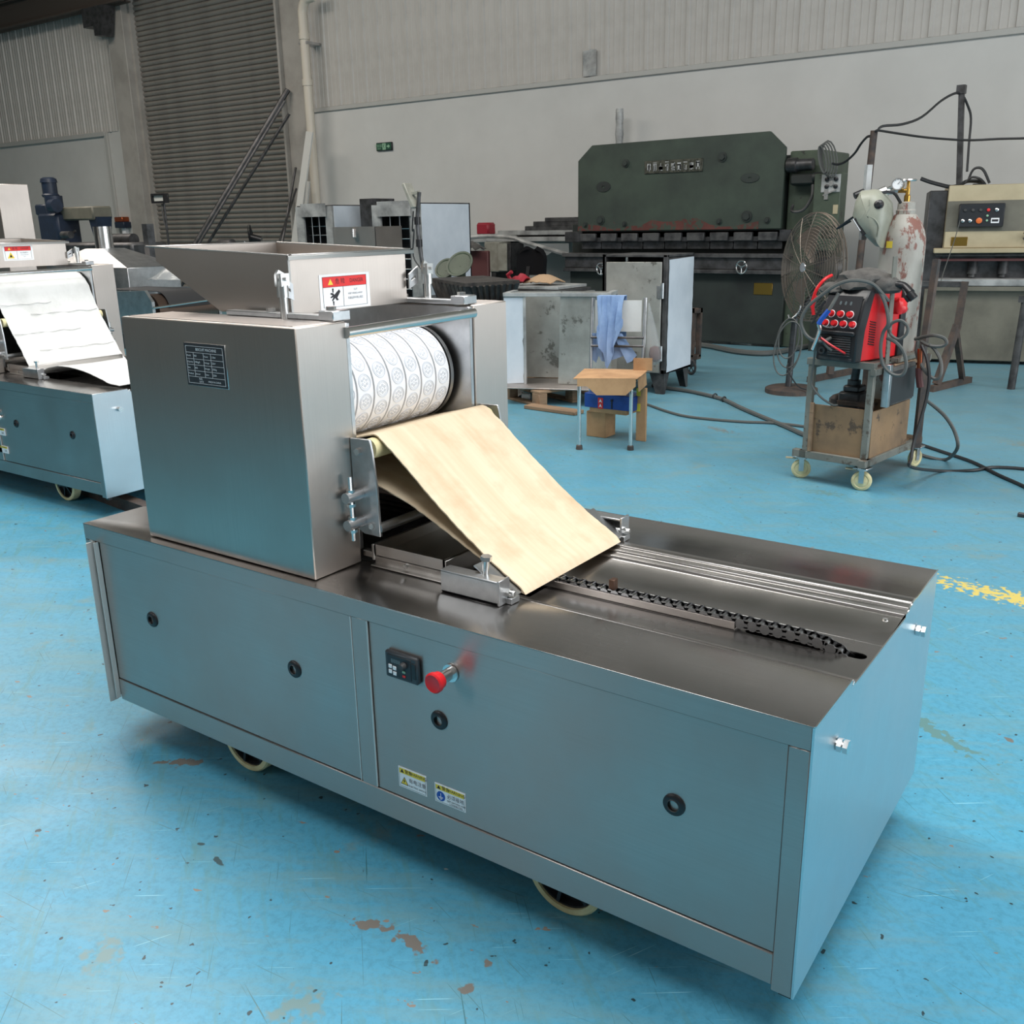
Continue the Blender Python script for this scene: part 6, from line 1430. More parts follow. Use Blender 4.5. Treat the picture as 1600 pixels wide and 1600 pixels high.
# local frame: x towards the right, y backwards
PL, PW = 0.72, 0.95
for i in range(5): MB().box(0.0, PL, i*0.205, i*0.205+0.12, 0.105, 0.125, 0.003).build('deck_board', 'wood', t, world=False)
for xx in (0.0, PL/2-0.04, PL-0.08):
    MB().box(xx, xx+0.08, 0, PW, 0.0, 0.018, 0.002).build('bottom_board', 'wood', t, world=False)
    for yy in (0.0, PW/2-0.05, PW-0.10): MB().box(xx, xx+0.08, yy, yy+0.10, 0.018, 0.105, 0.004).build('block', 'wood', t, world=False)
bt = thing('open_sheet_box', 'waist-high sheet-steel box with an open front and torn white film, on the pallet', 'box', (p0[0]-0.08, p0[1]+0.26, 0.127), math.radians(20))
Hb = 0.72
g = MB(); g.box(-0.36, 0.50, 0.30, 0.304, 0.02, Hb); g.build('back_sheet', 'sheet', bt, world=False)
g = MB(); g.box(-0.36, -0.356, 0.0, 0.30, 0.02, Hb); g.build('left_sheet', 'sheet', bt, world=False)
g = MB(); g.prism([(0.08, 0.02), (0.50, 0.02), (0.52, Hb-0.01), (0.10, Hb-0.01)], 1, -0.005, 0.0); g.build('leaning_door', 'sheet', bt, world=False)
g = MB(); g.box(-0.36, 0.50, -0.02, 0.02, Hb-0.02, Hb+0.01, 0.002).box(-0.36, -0.20, -0.004, 0.0, 0.0, Hb).box(-0.20, -0.18, -0.012, 0.01, 0.0, Hb, 0.002).box(-0.36, -0.32, 0.0, 0.30, Hb-0.02, Hb+0.01).box(0.46, 0.50, 0.02, 0.30, Hb-0.02, Hb+0.01); g.build('edge_frame', 'film_grey', bt, world=False)
rnd = random.Random(5); g = MB(); g.prism([(-0.355, 0.01), (-0.355, Hb-0.03)]+[(-0.21+0.02*rnd.random(), Hb-0.03-(Hb-0.05)*i/12) for i in range(13)], 1, -0.007, -0.0045); g.build('film_cover', 'white_film', bt, world=False)
g = MB(); g.box(-0.355, 0.60, -0.20, 0.30, 0.003, 0.012, 0.002); g.build('bottom_plate', 'steel_x', bt, world=False)
q = (-4.198,5.141); g = MB(); rnd = random.Random(21)
g.sheet([[(q[0]-0.10+0.2*i/6, q[1]-0.07+0.14*j/6, 0.002+0.06*rnd.random()*math.sin(PI*(i+.5)/7)*math.sin(PI*(j+.5)/7)*1.6) for j in range(7)] for i in range(7)], 0.003, False); g.solo('white_rag', 'scrap', 'crumpled white rag on the floor beside the pallet', 'rag')
q = (-3.986,5.02); MB().cyl((q[0]-0.03, q[1], 0.03), (q[0]+0.03, q[1]+0.02, 0.03), 0.028, 0.022, n=14).solo('paper_cup', 'scrap', 'small white paper cup lying before the pallet', 'cup')
q0, q1 = (-3.774,4.754), (-3.285,4.707)
g = MB(); g.bar((q0[0], q0[1], 0.015), (q1[0], q1[1], 0.015), 0.12, 0.028, bev=0.004); g.solo('loose_board', 'wood', 'loose brown board on the floor in front of the pallet', 'board')
# loose ladder chair frame behind
# ---------------------------------------------------------------- chair with towel, bag and cardboard
F0, F1, B0, B1 = [Vector(v+(0,)) for v in [(-2.696,3.737),(-2.41,3.886),(-2.87,4.191),(-2.546,4.31)]]
t = thing('metal_chair', 'old chrome-legged chair padded with cardboard, a towel over its back', 'chair', tuple((F0+F1+B0+B1)/4))
zs = 0.435; zb = 0.905
for a in (F0, F1):
    g = MB(); top = a+Vector((0, 0, zs)); g.tube([a+Vector((0, 0, 0.02)), a+Vector((0, 0, zs-0.03)), top+Vector((0.0, 0.03, 0))], 0.012, 10, sub=3); l = g.build('leg', 'chrome', t)
    g = MB(); g.lathe(a, (0, 0, 1), [(0, 0), (0, 0.022), (0.025, 0.020), (0.03, 0.014), (0.03, 0)], 14); g.build('foot_cap', 'rust', l)
bk = (B0-F0).normalized(); bk2 = (B1-F1).normalized()
for a in (B0, B1):
    top = a+Vector((0, 0, zb))-bk*0.0+Vector((0.0, 0.0, 0))
    g = MB(); g.tube([a+Vector((0, 0, 0.02)), a-bk*0.06+Vector((0, 0, 0.25)), a-bk*0.07+Vector((0, 0, zs)), a-bk*0.04+Vector((0, 0, 0.65)), a+Vector((0, 0, zb))], 0.012, 10, sub=4); l = g.build('leg', 'zinc', t)
    g = MB(); g.lathe(a, (0, 0, 1), [(0, 0), (0, 0.022), (0.025, 0.020), (0.03, 0.014), (0.03, 0)], 14); g.build('foot_cap', 'rust', l)
def CP(u, v, z):  # u 0..1 left-right, v 0..1 front-back
    return (F0.lerp(F1, u)).lerp(B0.lerp(B1, u), v)+Vector((0, 0, z))
g = MB(); g.sheet([[CP(i/4, j/4*0.86+0.02, zs-0.004) for i in range(5)] for j in range(5)], 0.02); g.build('seat', 'iron', t)
g = MB(); rnd = random.Random(12)
g.sheet([[CP(0.06+0.88*i/8, 0.96-0.012*math.sin(PI*i/8)*1.0+0.004*rnd.random(), 0.69+0.20*j/4) for i in range(9)] for j in range(5)], 0.006); g.build('back_cloth', 'cloth_white', t)
g = MB(); [g.tube([CP(0, 0.87, z), CP(1, 0.87, z)], 0.008, 6) for z in (0.60, 0.655)]; g.tube([CP(0.0, 0.1, zs-0.03), CP(1, 0.1, zs-0.03)], 0.008, 6); g.build('cross_bar', 'dark_steel', t)
# cardboard on the seat
g = MB(); th = 0.004
g.sheet([[CP(-0.10+1.22*i/4, -0.07+0.84*j/3, zs+0.022+0.006*math.sin(i*1.2)*math.sin(j)) for i in range(5)] for j in range(4)], 0.006, False); 
cb = thing('seat_cardboard', 'brown cardboard folded over the seat of the metal chair', 'cardboard', tuple(CP(0.5, 0.4, zs+0.02)))
g.build('seat_sheet', 'card', cb)
g = MB(); g.sheet([[CP(-0.02+1.12*i/6, -0.085, zs+0.024-(0.105 if 1 < i < 6 else 0.05)*j) for i in range(7)] for j in range(2)], 0.004, False); g.build('front_flap', 'card', cb)
g = MB(); g.sheet([[CP(0.86+0.36*i/2, 0.70, zs+0.02+0.08*j) for i in range(3)] for j in range(2)], 0.005, False); g.build('raised_flap', 'card', cb)
g = MB(); g.sheet([[CP(1.10+0.01*j, 0.05+0.62*i/3, zs+0.01-0.04*j) for i in range(4)] for j in range(3)], 0.004, False); g.build('side_flap', 'card', cb)
# blue box under the seat
q = [(-2.866,4.08,0.303),(-2.531,4.08,0.331),(-2.528,4.08,0.202),(-2.763,4.08,0.277),(-2.718,4.08,0.196)]
t2 = thing('blue_carton', 'blue carton with a small red emblem under the seat of the metal chair', 'box', ((q[0][0]+q[1][0])/2, 4.15, 0))
zl0, zl1 = q[2][2], q[0][2]-0.005
MB().box(q[0][0], q[1][0]+0.03, 4.08, 4.26, zl0, zl1, 0.004).build('carton', 'blue_box', t2)
MB().box(q[0][0]+0.04, q[1][0]-0.02, 4.085, 4.25, zl0-0.03, zl0-0.001).build('carton_bottom', 'card', t2)
g = MB(); bw_ = 0.022; cx, cz = (q[3][0]+q[4][0])/2, (q[3][2]+q[4][2])/2
g.box(cx-0.019, cx+0.019, 4.077, 4.0795, cz-0.036, cz+0.036); em = g.build('emblem', 'label_red', t2)
g = MB(); g.prism([(cx, cz+0.03), (cx-0.012, cz+0.004), (cx, cz+0.012), (cx+0.012, cz+0.004)], 1, 4.0755, 4.077).prism([(cx, cz-0.002), (cx-0.012, cz-0.028), (cx, cz-0.020), (cx+0.012, cz-0.028)], 1, 4.0755, 4.077); g.build('emblem_mark', 'white', em)
g = MB(); g.cyl((cx+0.085, 4.075, cz+0.025), (cx+0.085, 4.08, cz+0.025), 0.009, n=12).box(cx+0.081, cx+0.089, 4.076, 4.08, cz-0.03, cz+0.02); g.build('latch_print', 'ink', t2)
MB().box(q[0][0]+0.005, q[0][0]+0.15, 4.10, 4.24, 0.0, zl0-0.031, 0.003).build('inner_prop', 'card', t2)
g = MB(); q = [(-2.509,4.16,0.35),(-2.44,4.16,0.355),(-2.435,4.16,0.197)]; g.box(q[0][0], q[1][0], 4.14, 4.16, 0.0, q[0][2], 0.002); y2 = thing('cardboard_strip', 'cardboard strip with yellow tape patches standing by the right chair leg', 'cardboard', (q[0][0], 4.15, 0)); g.build('strip', 'card', y2)
M['yellow_tape'] = plain('yellow_tape', srgb(224, 200, 60), 0.5)
for zz in (0.0, 0.10): MB().box(q[0][0]+0.002, q[0][0]+0.03, 4.137, 4.1395, q[2][2]+zz, q[2][2]+zz+0.05).build('tape_patch', 'yellow_tape', y2)
# towel over the backrest
tw = MB(); rnd = random.Random(17); cols = 13; front = []
for j in range(20):
    f = j/19; row = []
    for i in range(cols):
        s = i/(cols-1); wob = 0.012*math.sin(s*19+f*2)*(0.4+f)+0.006*math.sin(s*41+f*5)
        uu = 0.12+0.52*s+(0.10*(0.5-s))*min(1, f*1.2)*(1 if f < 0.75 else 0.5)
        drop = 0.42-0.25*abs(s-0.48)*1.7*(1 if s < 0.48 else 1.15)
        z = zb+0.012-f*drop*1.12
        row.append(CP(uu, 0.90-0.03*math.sin(f*2.4), 0)+Vector((0, -0.012+wob-0.02*f, z)))
    front.append(row)
back = [[CP(0.12+0.52*i/(cols-1), 1.03, zb+0.012-0.30*(3-j)/3-(0.10*abs(math.sin(i*0.9)) if j == 0 else 0)) for i in range(cols)] for j in range(4)]
tw.sheet(back+front, 0.004); tw.solo('blue_towel', 'towel', 'light blue towel hanging over the back of the metal chair', 'towel')
tw = MB(); rows = []
for j in range(8):
    f = j/7; rows.append([CP(0.02+0.55*i/8+(0.30 if i > 4 else 0.0)*f, 0.93, zs+0.245-f*(0.17+0.03*math.sin(i*2.2)))+Vector((0, -0.01+0.012*math.sin(i*1.7), 0)) for i in range(9)])
tw.sheet(rows, 0.004); tw.solo('blue_shirt', 'towel', 'second pale blue cloth hanging behind the towel, down to the chair seat', 'cloth')
# clear bag on the right post
g = MB(); bp = CP(1.0, 1.0, zb-0.03); rings = []
g.lathe(bp+Vector((0.035, -0.02, 0)), (0.14, 0, -1), [(0, 0.004), (0.08, 0.018), (0.18, 0.034), (0.28, 0.048), (0.34, 0.052), (0.38, 0.042), (0.40, 0)], 12)
bg = thing('clear_bag', 'clear plastic bag with a dark lump hanging from the chair back', 'bag', tuple(bp-Vector((0, 0, 0.4)))); g.build('bag', 'clear', bg)
g = MB(); g.lathe(bp+Vector((0.08, -0.02, -0.27)), (0.14, 0, -1), [(0, 0), (0.01, 0.03), (0.05, 0.042), (0.09, 0.038), (0.11, 0)], 10); g.build('bag_contents', 'maroon', bg)

# ---------------------------------------------------------------- welding cart (local frame: x to the right, y backwards)
CA = math.radians(-8.3); CLOC = (-1.263, 3.712, 0)
t = thing('welding_cart', 'home-welded square-tube cart on white casters with plywood lower sides', 'cart', CLOC, CA)
M['tube'] = painted('scuffed_square_tube', srgb(122, 122, 114), srgb(84, 74, 64), 0.56, 12, 0.5)
CU_, CVV, ZF_ = 0.365, 0.71, 0.135
K = dict(world=False)
g = MB(); s_ = 0.02
g.box(-0.05, CU_+0.01, -s_, s_, ZF_, ZF_+0.04, 0.002).box(-0.05, CU_, CVV-s_, CVV+s_, ZF_, ZF_+0.04, 0.002).box(-0.01, 0.03, -0.02, CVV, ZF_, ZF_+0.04, 0.002).box(CU_-0.03, CU_+0.01, -0.05, CVV, ZF_, ZF_+0.04, 0.002); g.build('base_frame', 'tube', t, **K)
for (ux, vy, zt_, mt_) in ((0.02, 0.0, 0.67, 'tube'), (CU_-0.02, 0.0, 0.67, 'tube'), (0.02, CVV-0.02, 0.67, 'rust')):
    MB().bar((ux, vy, ZF_+0.04), (ux+0.005, vy, zt_), 0.032, 0.032, (0, 1, 0), 0.002).build('post', mt_, t, **K)
g = MB(); g.bar([(0.37,0.118,0.637),(0.37,0.07,1.21)][0], [(0.37,0.118,0.637),(0.37,0.097,1.193)][1], 0.045, 0.006, (1, 0, 0)); g.build('flat_bar', 'tube', t, **K)
g = MB(); g.bar([(0.4,0.496,0.594),(0.4,0.568,1.16)][0], [(0.4,0.496,0.594),(0.4,0.568,1.16)][1], 0.04, 0.03, (1, 0, 0)).bar((0.385, 0.60, ZF_), (0.385, 0.60, 0.66), 0.035, 0.035); g.build('rear_upright', 'rust', t, **K)
g = MB(); g.box(0.0, CU_, -0.02, 0.02, 0.64, 0.675, 0.002).box(0.0, CU_, CVV-0.03, CVV, 0.60, 0.64, 0.002).box(CU_-0.02, CU_+0.01, -0.02, CVV, 0.61, 0.645, 0.002).box(0, 0.03, 0, CVV, 0.62, 0.65, 0.002).box(0.0, CU_-0.02, 0.02, 0.42, 0.655, 0.668, 0.001).box(CU_-0.01, CU_+0.03, 0.20, 0.60, 0.655, 0.68, 0.002); g.build('shelf', 'tube', t, **K)
g = MB(); g.box(CU_+0.012, CU_+0.03, 0.18, 0.60, 0.585, 0.612, 0.002).box(CU_+0.012, CU_+0.024, 0.18, 0.60, 0.625, 0.65, 0.002); g.build('side_slat', 'wood', t, **K)
MB().box(0.04, CU_-0.04, 0.0, 0.012, ZF_+0.04, 0.43, 0.001).build('plywood_panel', 'ply', t, **K)
MB().box(CU_-0.012, CU_-0.002, 0.02, 0.50, ZF_+0.04, 0.42, 0.001).build('plywood_panel', 'ply', t, **K)
MB().box(0.04, CU_-0.03, 0.40, 0.412, ZF_+0.04, 0.42, 0.001).build('plywood_panel', 'ply', t, **K)
MB().box(0.03, CU_-0.02, 0.02, CVV-0.02, ZF_+0.035, ZF_+0.045).build('bottom_board', 'ply', t, **K)
MB().box(0.036, 0.056, -0.022, -0.005, ZF_+0.04, 0.44, 0.002).build('edge_strip', 'wood', t, **K)
for i, (ux, vy, a) in enumerate(((-0.03, 0.06, 0.5), (0.335, 0.02, 0.25), (0.35, CVV-0.02, 1.3), (0.0, CVV-0.02, 0.9))):
    d = Vector((math.cos(a), math.sin(a), 0)); n_ = Vector((-d.y, d.x, 0)); r_ = 0.052; c = Vector((ux, vy, r_))
    g = MB(); g.lathe(c-n_*0.014, n_, [(0, 0.0), (0, 0.03), (0.003, 0.034), (0, 0.038), (0.002, r_-0.004), (0.006, r_), (0.022, r_), (0.026, r_-0.004), (0.028, 0.038), (0.028, 0)], 28); w_ = g.build('caster_wheel', 'cream', t, **K)
    g = MB(); g.cyl(c-n_*0.022, c+n_*0.022, 0.007, n=8); pr = [(-0.022, 0.03), (0.022, 0.03), (0.010, -0.045), (-0.010, -0.045)]
    for s2 in (-0.0195, 0.0175): g.bar(c+n_*s2+Vector((0, 0, -0.01)), c+n_*s2+Vector((0, 0, 0.062)), 0.026, 0.003, n_)
    g.box(ux-0.04, ux+0.04, vy-0.035, vy+0.035, 2*r_+0.012, 2*r_+0.022, 0.003).cyl((ux, vy, 2*r_+0.005), (ux, vy, 2*r_+0.015), 0.028, n=16); g.build('caster_fork', 'zinc', t, **K)
    if i < 3: MB().bar(c-n_*0.0+d*-0.03+Vector((0, 0, 0.058)), c-d*0.085+Vector((0, 0, 0.060)), 0.02, 0.006).build('brake_lever', 'beige', t, **K)
# gear motor stored in the lower box
gm = thing('gear_motor', 'greasy black gear motor standing in the lower box of the welding cart', 'motor', (CLOC[0]+0.19, CLOC[1]+0.2, ZF_+0.046), CA)
g = MB(); g.box(-0.06, 0.06, -0.06, 0.10, 0.0, 0.30, 0.01).box(-0.04, 0.05, -0.05, 0.05, 0.30, 0.335, 0.008).cyl((0, 0, 0.33), (0, 0, 0.36), 0.035, n=14).cyl((0, 0, 0.35), (0.01, 0.0, 0.47), 0.022, n=12); g.build('gearbox', 'dark_steel', gm, **K)
MB().box(-0.13, -0.06, -0.03, 0.08, 0.20, 0.27, 0.02).build('terminal_box', 'rust', gm, **K)
MB().box(-0.045, 0.15, -0.10, -0.065, 0.235, 0.26, 0.003).build('motor_foot', 'rust', gm, **K)
# black folder hung on the side
q = [(0.41,0.045,0.642),(0.41,0.422,0.614),(0.41,0.413,0.485),(0.41,0.038,0.434)]
t3 = thing('hanging_case', 'flat black case hung on the right side of the welding cart', 'case', tuple(Matrix.Translation(CLOC) @ Matrix.Rotation(CA, 4, 'Z') @ Vector((0.41, 0.35, 0.40))), CA)
F_ = lambda u, v, z: (u-0.41, v-0.35, z-0.40)
g = MB(); v0, v1 = q[0][1]+0.02, q[1][1]-0.02
g.box(-0.025, 0.0, v0-0.35, v1-0.35, q[3][2]-0.40+0.01, q[0][2]-0.40, 0.004); g.build('cover', 'leather', t3, **K)
MB().box(0.0, 0.004, v0-0.35+0.03, v1-0.35, q[3][2]-0.40+0.02, q[0][2]-0.42, 0.001).build('face', 'rubber', t3, **K)
MB().box(-0.027, 0.008, v0-0.35-0.012, v0-0.35+0.02, q[3][2]-0.39, q[0][2]-0.38, 0.002).build('edge_profile', 'zinc', t3, **K)

# ---------------------------------------------------------------- welder
WL = Matrix.Translation(CLOC) @ Matrix.Rotation(CA, 4, 'Z')
WA = math.radians(-10)
wt = thing('welding_machine', 'red and black inverter welder with seven red knobs on the cart shelf', 'welder', tuple(WL @ Vector((0.06, -0.035, 0.676))), CA+WA)
Ww, Wd_, Wh = 0.235, 0.40, 0.345
def fz(z): return 0.055*(z/Wh) if z > 0.17 else 0.0+0.03*(z/0.17)
side = [(0.02, 0.0), (0.025, 0.16), (0.065, 0.30), (0.10, Wh), (Wd_-0.02, Wh), (Wd_, 0.30), (Wd_, 0.03), (Wd_-0.03, 0.0)]
MB().prism([(a, b) for a, b in side], 0, 0.012, Ww-0.012, bev=0.006).build('red_shell', 'red', wt, **K)
g = MB(); fb = [(-0.012, 0.0), (-0.012, 0.155), (0.035, 0.30), (0.075, Wh+0.012), (0.125, Wh+0.012), (0.06, 0.155), (0.045, 0.0)]
g.prism(fb, 0, 0.0, Ww, bev=0.006); bz = g.build('front_bezel', 'black', wt, **K)
g = MB(); g.prism([(Wd_-0.045, 0.0), (Wd_-0.03, Wh+0.01), (Wd_+0.01, Wh), (Wd_+0.01, 0.0)], 0, 0.0, Ww, bev=0.005); g.build('rear_bezel', 'black', wt, **K)
sl_ = math.atan2(0.047, 0.145)
def FP(u, z):   # point on the sloping upper panel
    return Vector((u, -0.012+0.047*(z-0.155)/0.145, z))
nf = Vector((0, -math.cos(sl_), math.sin(sl_)))
g = MB(); g._add([FP(0.015, 0.165)+nf*0.002, FP(Ww-0.015, 0.165)+nf*0.002, FP(Ww-0.015, 0.325)+nf*0.002, FP(0.015, 0.325)+nf*0.002], [(0, 1, 2, 3)]); g.build('control_face', 'panel_black', bz, **K)
kn = None
for (a, b) in [(0.055, 0.235), (0.11, 0.235), (0.165, 0.235)]+[(0.035, 0.188), (0.088, 0.188), (0.141, 0.188), (0.194, 0.188)]:
    p = FP(a+0.008, b)
    g = MB(); g.lathe(p+nf*0.001, nf, [(0, 0.020), (0.0015, 0.020), (0.0015, 0)], 20); g.build('dial_scale', 'white', bz, **K)
    g = MB(); g.lathe(p+nf*0.003, nf, [(0, 0.0165), (0.010, 0.0155), (0.018, 0.013), (0.018, 0)], 18); g.build('knob', 'red', bz, **K)
g = MB()
for a in (0.10, 0.13, 0.16):
    mt = Matrix.Translation(FP(a, 0.288)+nf*0.003) @ Matrix.Rotation(PI/2-sl_, 4, 'X'); g.text('8', 0.026, mt)
g.build('digits', 'display', bz, **K)
g = MB(); mt = Matrix.Translation(FP(0.068, 0.168)+nf*0.0032) @ Matrix.Rotation(PI/2-sl_, 4, 'X'); g.text('MIG-200', 0.013, mt); g.build('front_print', 'white', bz, **K)
MB().box(0.01, Ww-0.01, -0.028, -0.010, 0.135, 0.155, 0.004).build('brow', 'black', bz, **K)
for k in range(9): MB().box(0.075, Ww-0.03, -0.020, -0.011, 0.030+0.0115*k, 0.036+0.0115*k, 0.001).build('vent_slat', 'iron', bz, **K)
for k in range(10): MB().prism([(0.105+0.004*k*0.2, 0.085+0.0125*k), (0.155+0.004*k*0.2, 0.075+0.0125*k), (0.157, 0.080+0.0125*k), (0.107, 0.090+0.0125*k)], 0, Ww-0.013, Ww-0.008).build('side_vent', 'black', wt, **K)
for z_, nme in ((0.098, 'plus_socket'), (0.050, 'minus_socket')):
    g = MB(); g.lathe((0.042, -0.010, z_), (0, -1, 0), [(0, 0.019), (0.014, 0.019), (0.014, 0.010), (0.006, 0.008), (0.006, 0)], 18); g.build(nme, 'iron', bz, **K)
g = MB(); g.lathe((0.042, -0.018, 0.098), (-0.25, -1, 0.10), [(0, 0.013), (0.02, 0.017), (0.05, 0.015), (0.075, 0.010), (0.075, 0)], 14); g.build('cable_plug', 'iron', wt, **K)
MB().text('+', 0.02, Matrix.Translation((0.066, -0.0125, 0.095)) @ Matrix.Rotation(PI/2, 4, 'X')).build('plus_mark', 'white', bz, **K)
MB().box(0.02, Ww-0.02, -0.014, -0.010, 0.006, 0.02, 0.001).build('lower_strip', 'iron', bz, **K)
# red wire feeder box behind the flat bar + red printed label on the cylinder
# ---------------------------------------------------------------- gas cylinder and regulator
cyl_c = WL @ Vector((0.212, 0.565, 0)); cr = 0.116
gc = thing('gas_cylinder', 'tall gas cylinder with flaking white paint and rust at the back of the welding cart', 'cylinder', (cyl_c.x, cyl_c.y, ZF_+0.045))
zs_ = ZF_+0.046
def cyl_part(prof, name, mat, n=40): g = MB(); g.lathe((cyl_c.x, cyl_c.y, 0), (0, 0, 1), prof, n); return g.build(name, mat, gc)
ztop = 1.325
cyl_part([(zs_, 0), (zs_, cr-0.02), (zs_+0.02, cr), (ztop-0.10, cr), (ztop-0.06, cr*0.985), (ztop-0.02, cr*0.90), (ztop+0.02, cr*0.75), (ztop+0.05, cr*0.56), (ztop+0.065, cr*0.47), (ztop+0.065, 0)], 'body', 'cylinder')
cyl_part([(ztop+0.06, 0.048), (ztop+0.085, 0.050), (ztop+0.09, 0.045), (ztop+0.125, 0.043), (ztop+0.13, 0.030), (ztop+0.13, 0)], 'neck_ring', 'cylinder', 24)
g = MB(); g.lathe((cyl_c.x, cyl_c.y, ztop+0.13), (0, 0, 1), [(0, 0.016), (0.03, 0.016), (0.035, 0.011), (0.07, 0.011), (0.075, 0.008), (0.11, 0.008)], 14); g.cyl((cyl_c.x-0.05, cyl_c.y-0.01, ztop+0.185), (cyl_c.x, cyl_c.y, ztop+0.185), 0.011, n=10); g.build('valve', 'brass', gc)
g = MB(); g.ring((cyl_c.x, cyl_c.y, ztop+0.238), (0, 0, 1), 0.036, 0.006, 20, 6); [g.cyl((cyl_c.x, cyl_c.y, ztop+0.238), (cyl_c.x+0.036*math.cos(a), cyl_c.y+0.036*math.sin(a), ztop+0.238), 0.005, n=5) for a in (0.3, 1.87, 3.44, 5.0)]; g.build('handwheel', 'chrome', gc)
def wrapped(a0, a1, z0_, z1_, name, mat, off=0.0015, n=10, rag=0.0, seed=1):
    rnd = random.Random(seed); rows = []
    for j in range(7):
        f = j/6; rows.append([(cyl_c.x+(cr+off)*math.cos(a0+(a1-a0)*i/n)*1.0, cyl_c.y+(cr+off)*math.sin(a0+(a1-a0)*i/n), z0_+(z1_-z0_)*f+rag*rnd.uniform(-1, 1)) for i in range(n+1)])
    g = MB(); g.sheet(rows, 0.0006); return g.build(name, mat, gc)
wrapped(math.radians(232), math.radians(292), 0.70, 1.02, 'red_label', 'label_red', rag=0.006)
wrapped(math.radians(238), math.radians(284), 0.74, 0.86, 'label_print', 'scrap', off=0.003, rag=0.010)
wrapped(math.radians(240), math.radians(258), ztop-0.075-0.03, ztop-0.07, 'yellow_tag', 'yellow', off=0.002)
rg = thing('gas_regulator', 'chrome gas regulator with a round gauge and heater on the cylinder valve', 'regulator', (cyl_c.x-0.1, cyl_c.y-0.03, ztop+0.15))
rp = Vector((cyl_c.x-0.05, cyl_c.y-0.01, ztop+0.185))
g = MB(); g.cyl(rp, rp+Vector((-0.05, -0.02, 0.0)), 0.017, n=12).cyl(rp+Vector((-0.05, -0.02, 0.0)), rp+Vector((-0.13, -0.05, -0.035)), 0.030, n=18).cyl(rp+Vector((-0.13, -0.05, -0.035)), rp+Vector((-0.17, -0.065, -0.05)), 0.020, n=14); g.build('regulator_body', 'bright_zinc', rg)
gz = [(-1.015,4.2,1.543)][0]; gc_ = Vector(gz); gn = Vector((0.1, -1, 0.05)).normalized()
g = MB(); g.lathe(gc_+gn*0.012, -gn, [(0, 0.026), (0.0, 0.032), (0.03, 0.032), (0.032, 0)], 24); g.cyl(gc_-gn*0.01, rp+Vector((-0.08, -0.03, 0)), 0.008, n=8); g.build('gauge_case', 'chrome', rg)
g = MB(); g.cyl(gc_+gn*0.006, gc_+gn*0.010, 0.027, n=24); ga = g.build('gauge_dial', 'white', rg)
g = MB(); g.bar(gc_+gn*0.0115, gc_+gn*0.0115+Vector((0.014, 0, 0.014)), 0.002, 0.001, gn); 
for k in range(9): a = -0.7+k*0.57; g.bar(gc_+gn*0.011+Vector((0.019*math.cos(a), 0, 0.019*math.sin(a))), gc_+gn*0.011+Vector((0.025*math.cos(a), 0, 0.025*math.sin(a))), 0.0015, 0.001, gn)
g.build('gauge_marks', 'ink', ga)
g = MB(); g.cyl(rp+Vector((-0.11, -0.04, -0.06)), rp+Vector((-0.20, -0.06, -0.15)), 0.022, n=12).cyl(rp+Vector((-0.16, -0.05, 0.0)), rp+Vector((-0.2, -0.08, -0.02)), 0.018, n=12); g.build('gas_heater', 'black', rg)
MB().bar(rp+Vector((-0.17, 0.03, -0.25)), rp+Vector((-0.17, 0.03, 0.14)), 0.03, 0.03).build('support_tube', 'film_grey', rg)

# ---------------------------------------------------------------- welding helmet
hq = [(-1.17,4.1,1.511),(-1.107,4.1,1.515),(-1.074,4.1,1.501),(-1.036,4.1,1.446),(-1.026,4.1,1.375),(-1.036,4.1,1.304),(-1.045,4.1,1.226),(-1.069,4.1,1.233),(-1.12,4.1,1.279),(-1.172,4.1,1.338),(-1.2,4.1,1.391),(-1.192,4.1,1.46)]
hc = sum((Vector(p) for p in hq), Vector())/len(hq)
ht = thing('welding_helmet', 'grey-green welding helmet hung on its side left of the cylinder top', 'helmet', (hc.x, hc.y, hq[6][2]))
rows = []; n = len(hq); HW = 0.11
for lvl, (sc_, dy) in enumerate(((1.0, 0.10), (1.0, 0.05), (1.0, 0.0), (0.96, -0.03), (0.86, -0.055), (0.66, -0.072), (0.35, -0.082), (0.05, -0.085))):
    rows.append([hc+(Vector(p)-hc)*sc_+Vector((0, dy, 0)) for p in hq+[hq[0]]])
g = MB(); g.sheet(rows, 0.004); sh = g.build('shell', 'helmet', ht)
g = MB(); pts = [hc+(Vector(p)-hc)*0.93+Vector((0, -0.052, 0)) for p in (hq[2], hq[3])]
a_ = hc+Vector((0.045, -0.075, 0.06)); g.lathe(a_+Vector((0, 0.015, 0)), (0, -1, 0), [(0, 0.024), (0.02, 0.022), (0.028, 0.012), (0.028, 0)], 16); g.build('pivot_knob', 'black', ht)
g = MB(); cpts = [hc+Vector(v) for v in ((0.0, -0.080, 0.085), (0.005, -0.084, 0.045), (-0.01, -0.086, 0.01), (0.03, -0.083, -0.01), (0.055, -0.072, -0.05), (0.05, -0.066, -0.10))]
g.tube(cpts, 0.004, 6, sub=4).tube([hc+Vector((-0.07, -0.058, -0.035)), hc+Vector((-0.03, -0.084, 0.0)), hc+Vector((0.0, -0.082, 0.06))], 0.003, 5, sub=4).tube([hc+Vector((-0.07, -0.056, -0.035)), hc+Vector((-0.02, -0.084, -0.01)), hc+Vector((0.05, -0.074, -0.03))], 0.003, 5, sub=4); g.build('shell_ridge', 'helmet', sh)
g = MB(); p0, p1 = Vector(hq[10]), Vector(hq[8]); g.bar(p0.lerp(p1, 0.15)+Vector((0.008, -0.045, 0)), p0.lerp(p1, 0.9)+Vector((0.008, -0.045, 0)), 0.05, 0.02, (1, 0, 0), 0.003); g.build('visor_frame', 'black', ht)
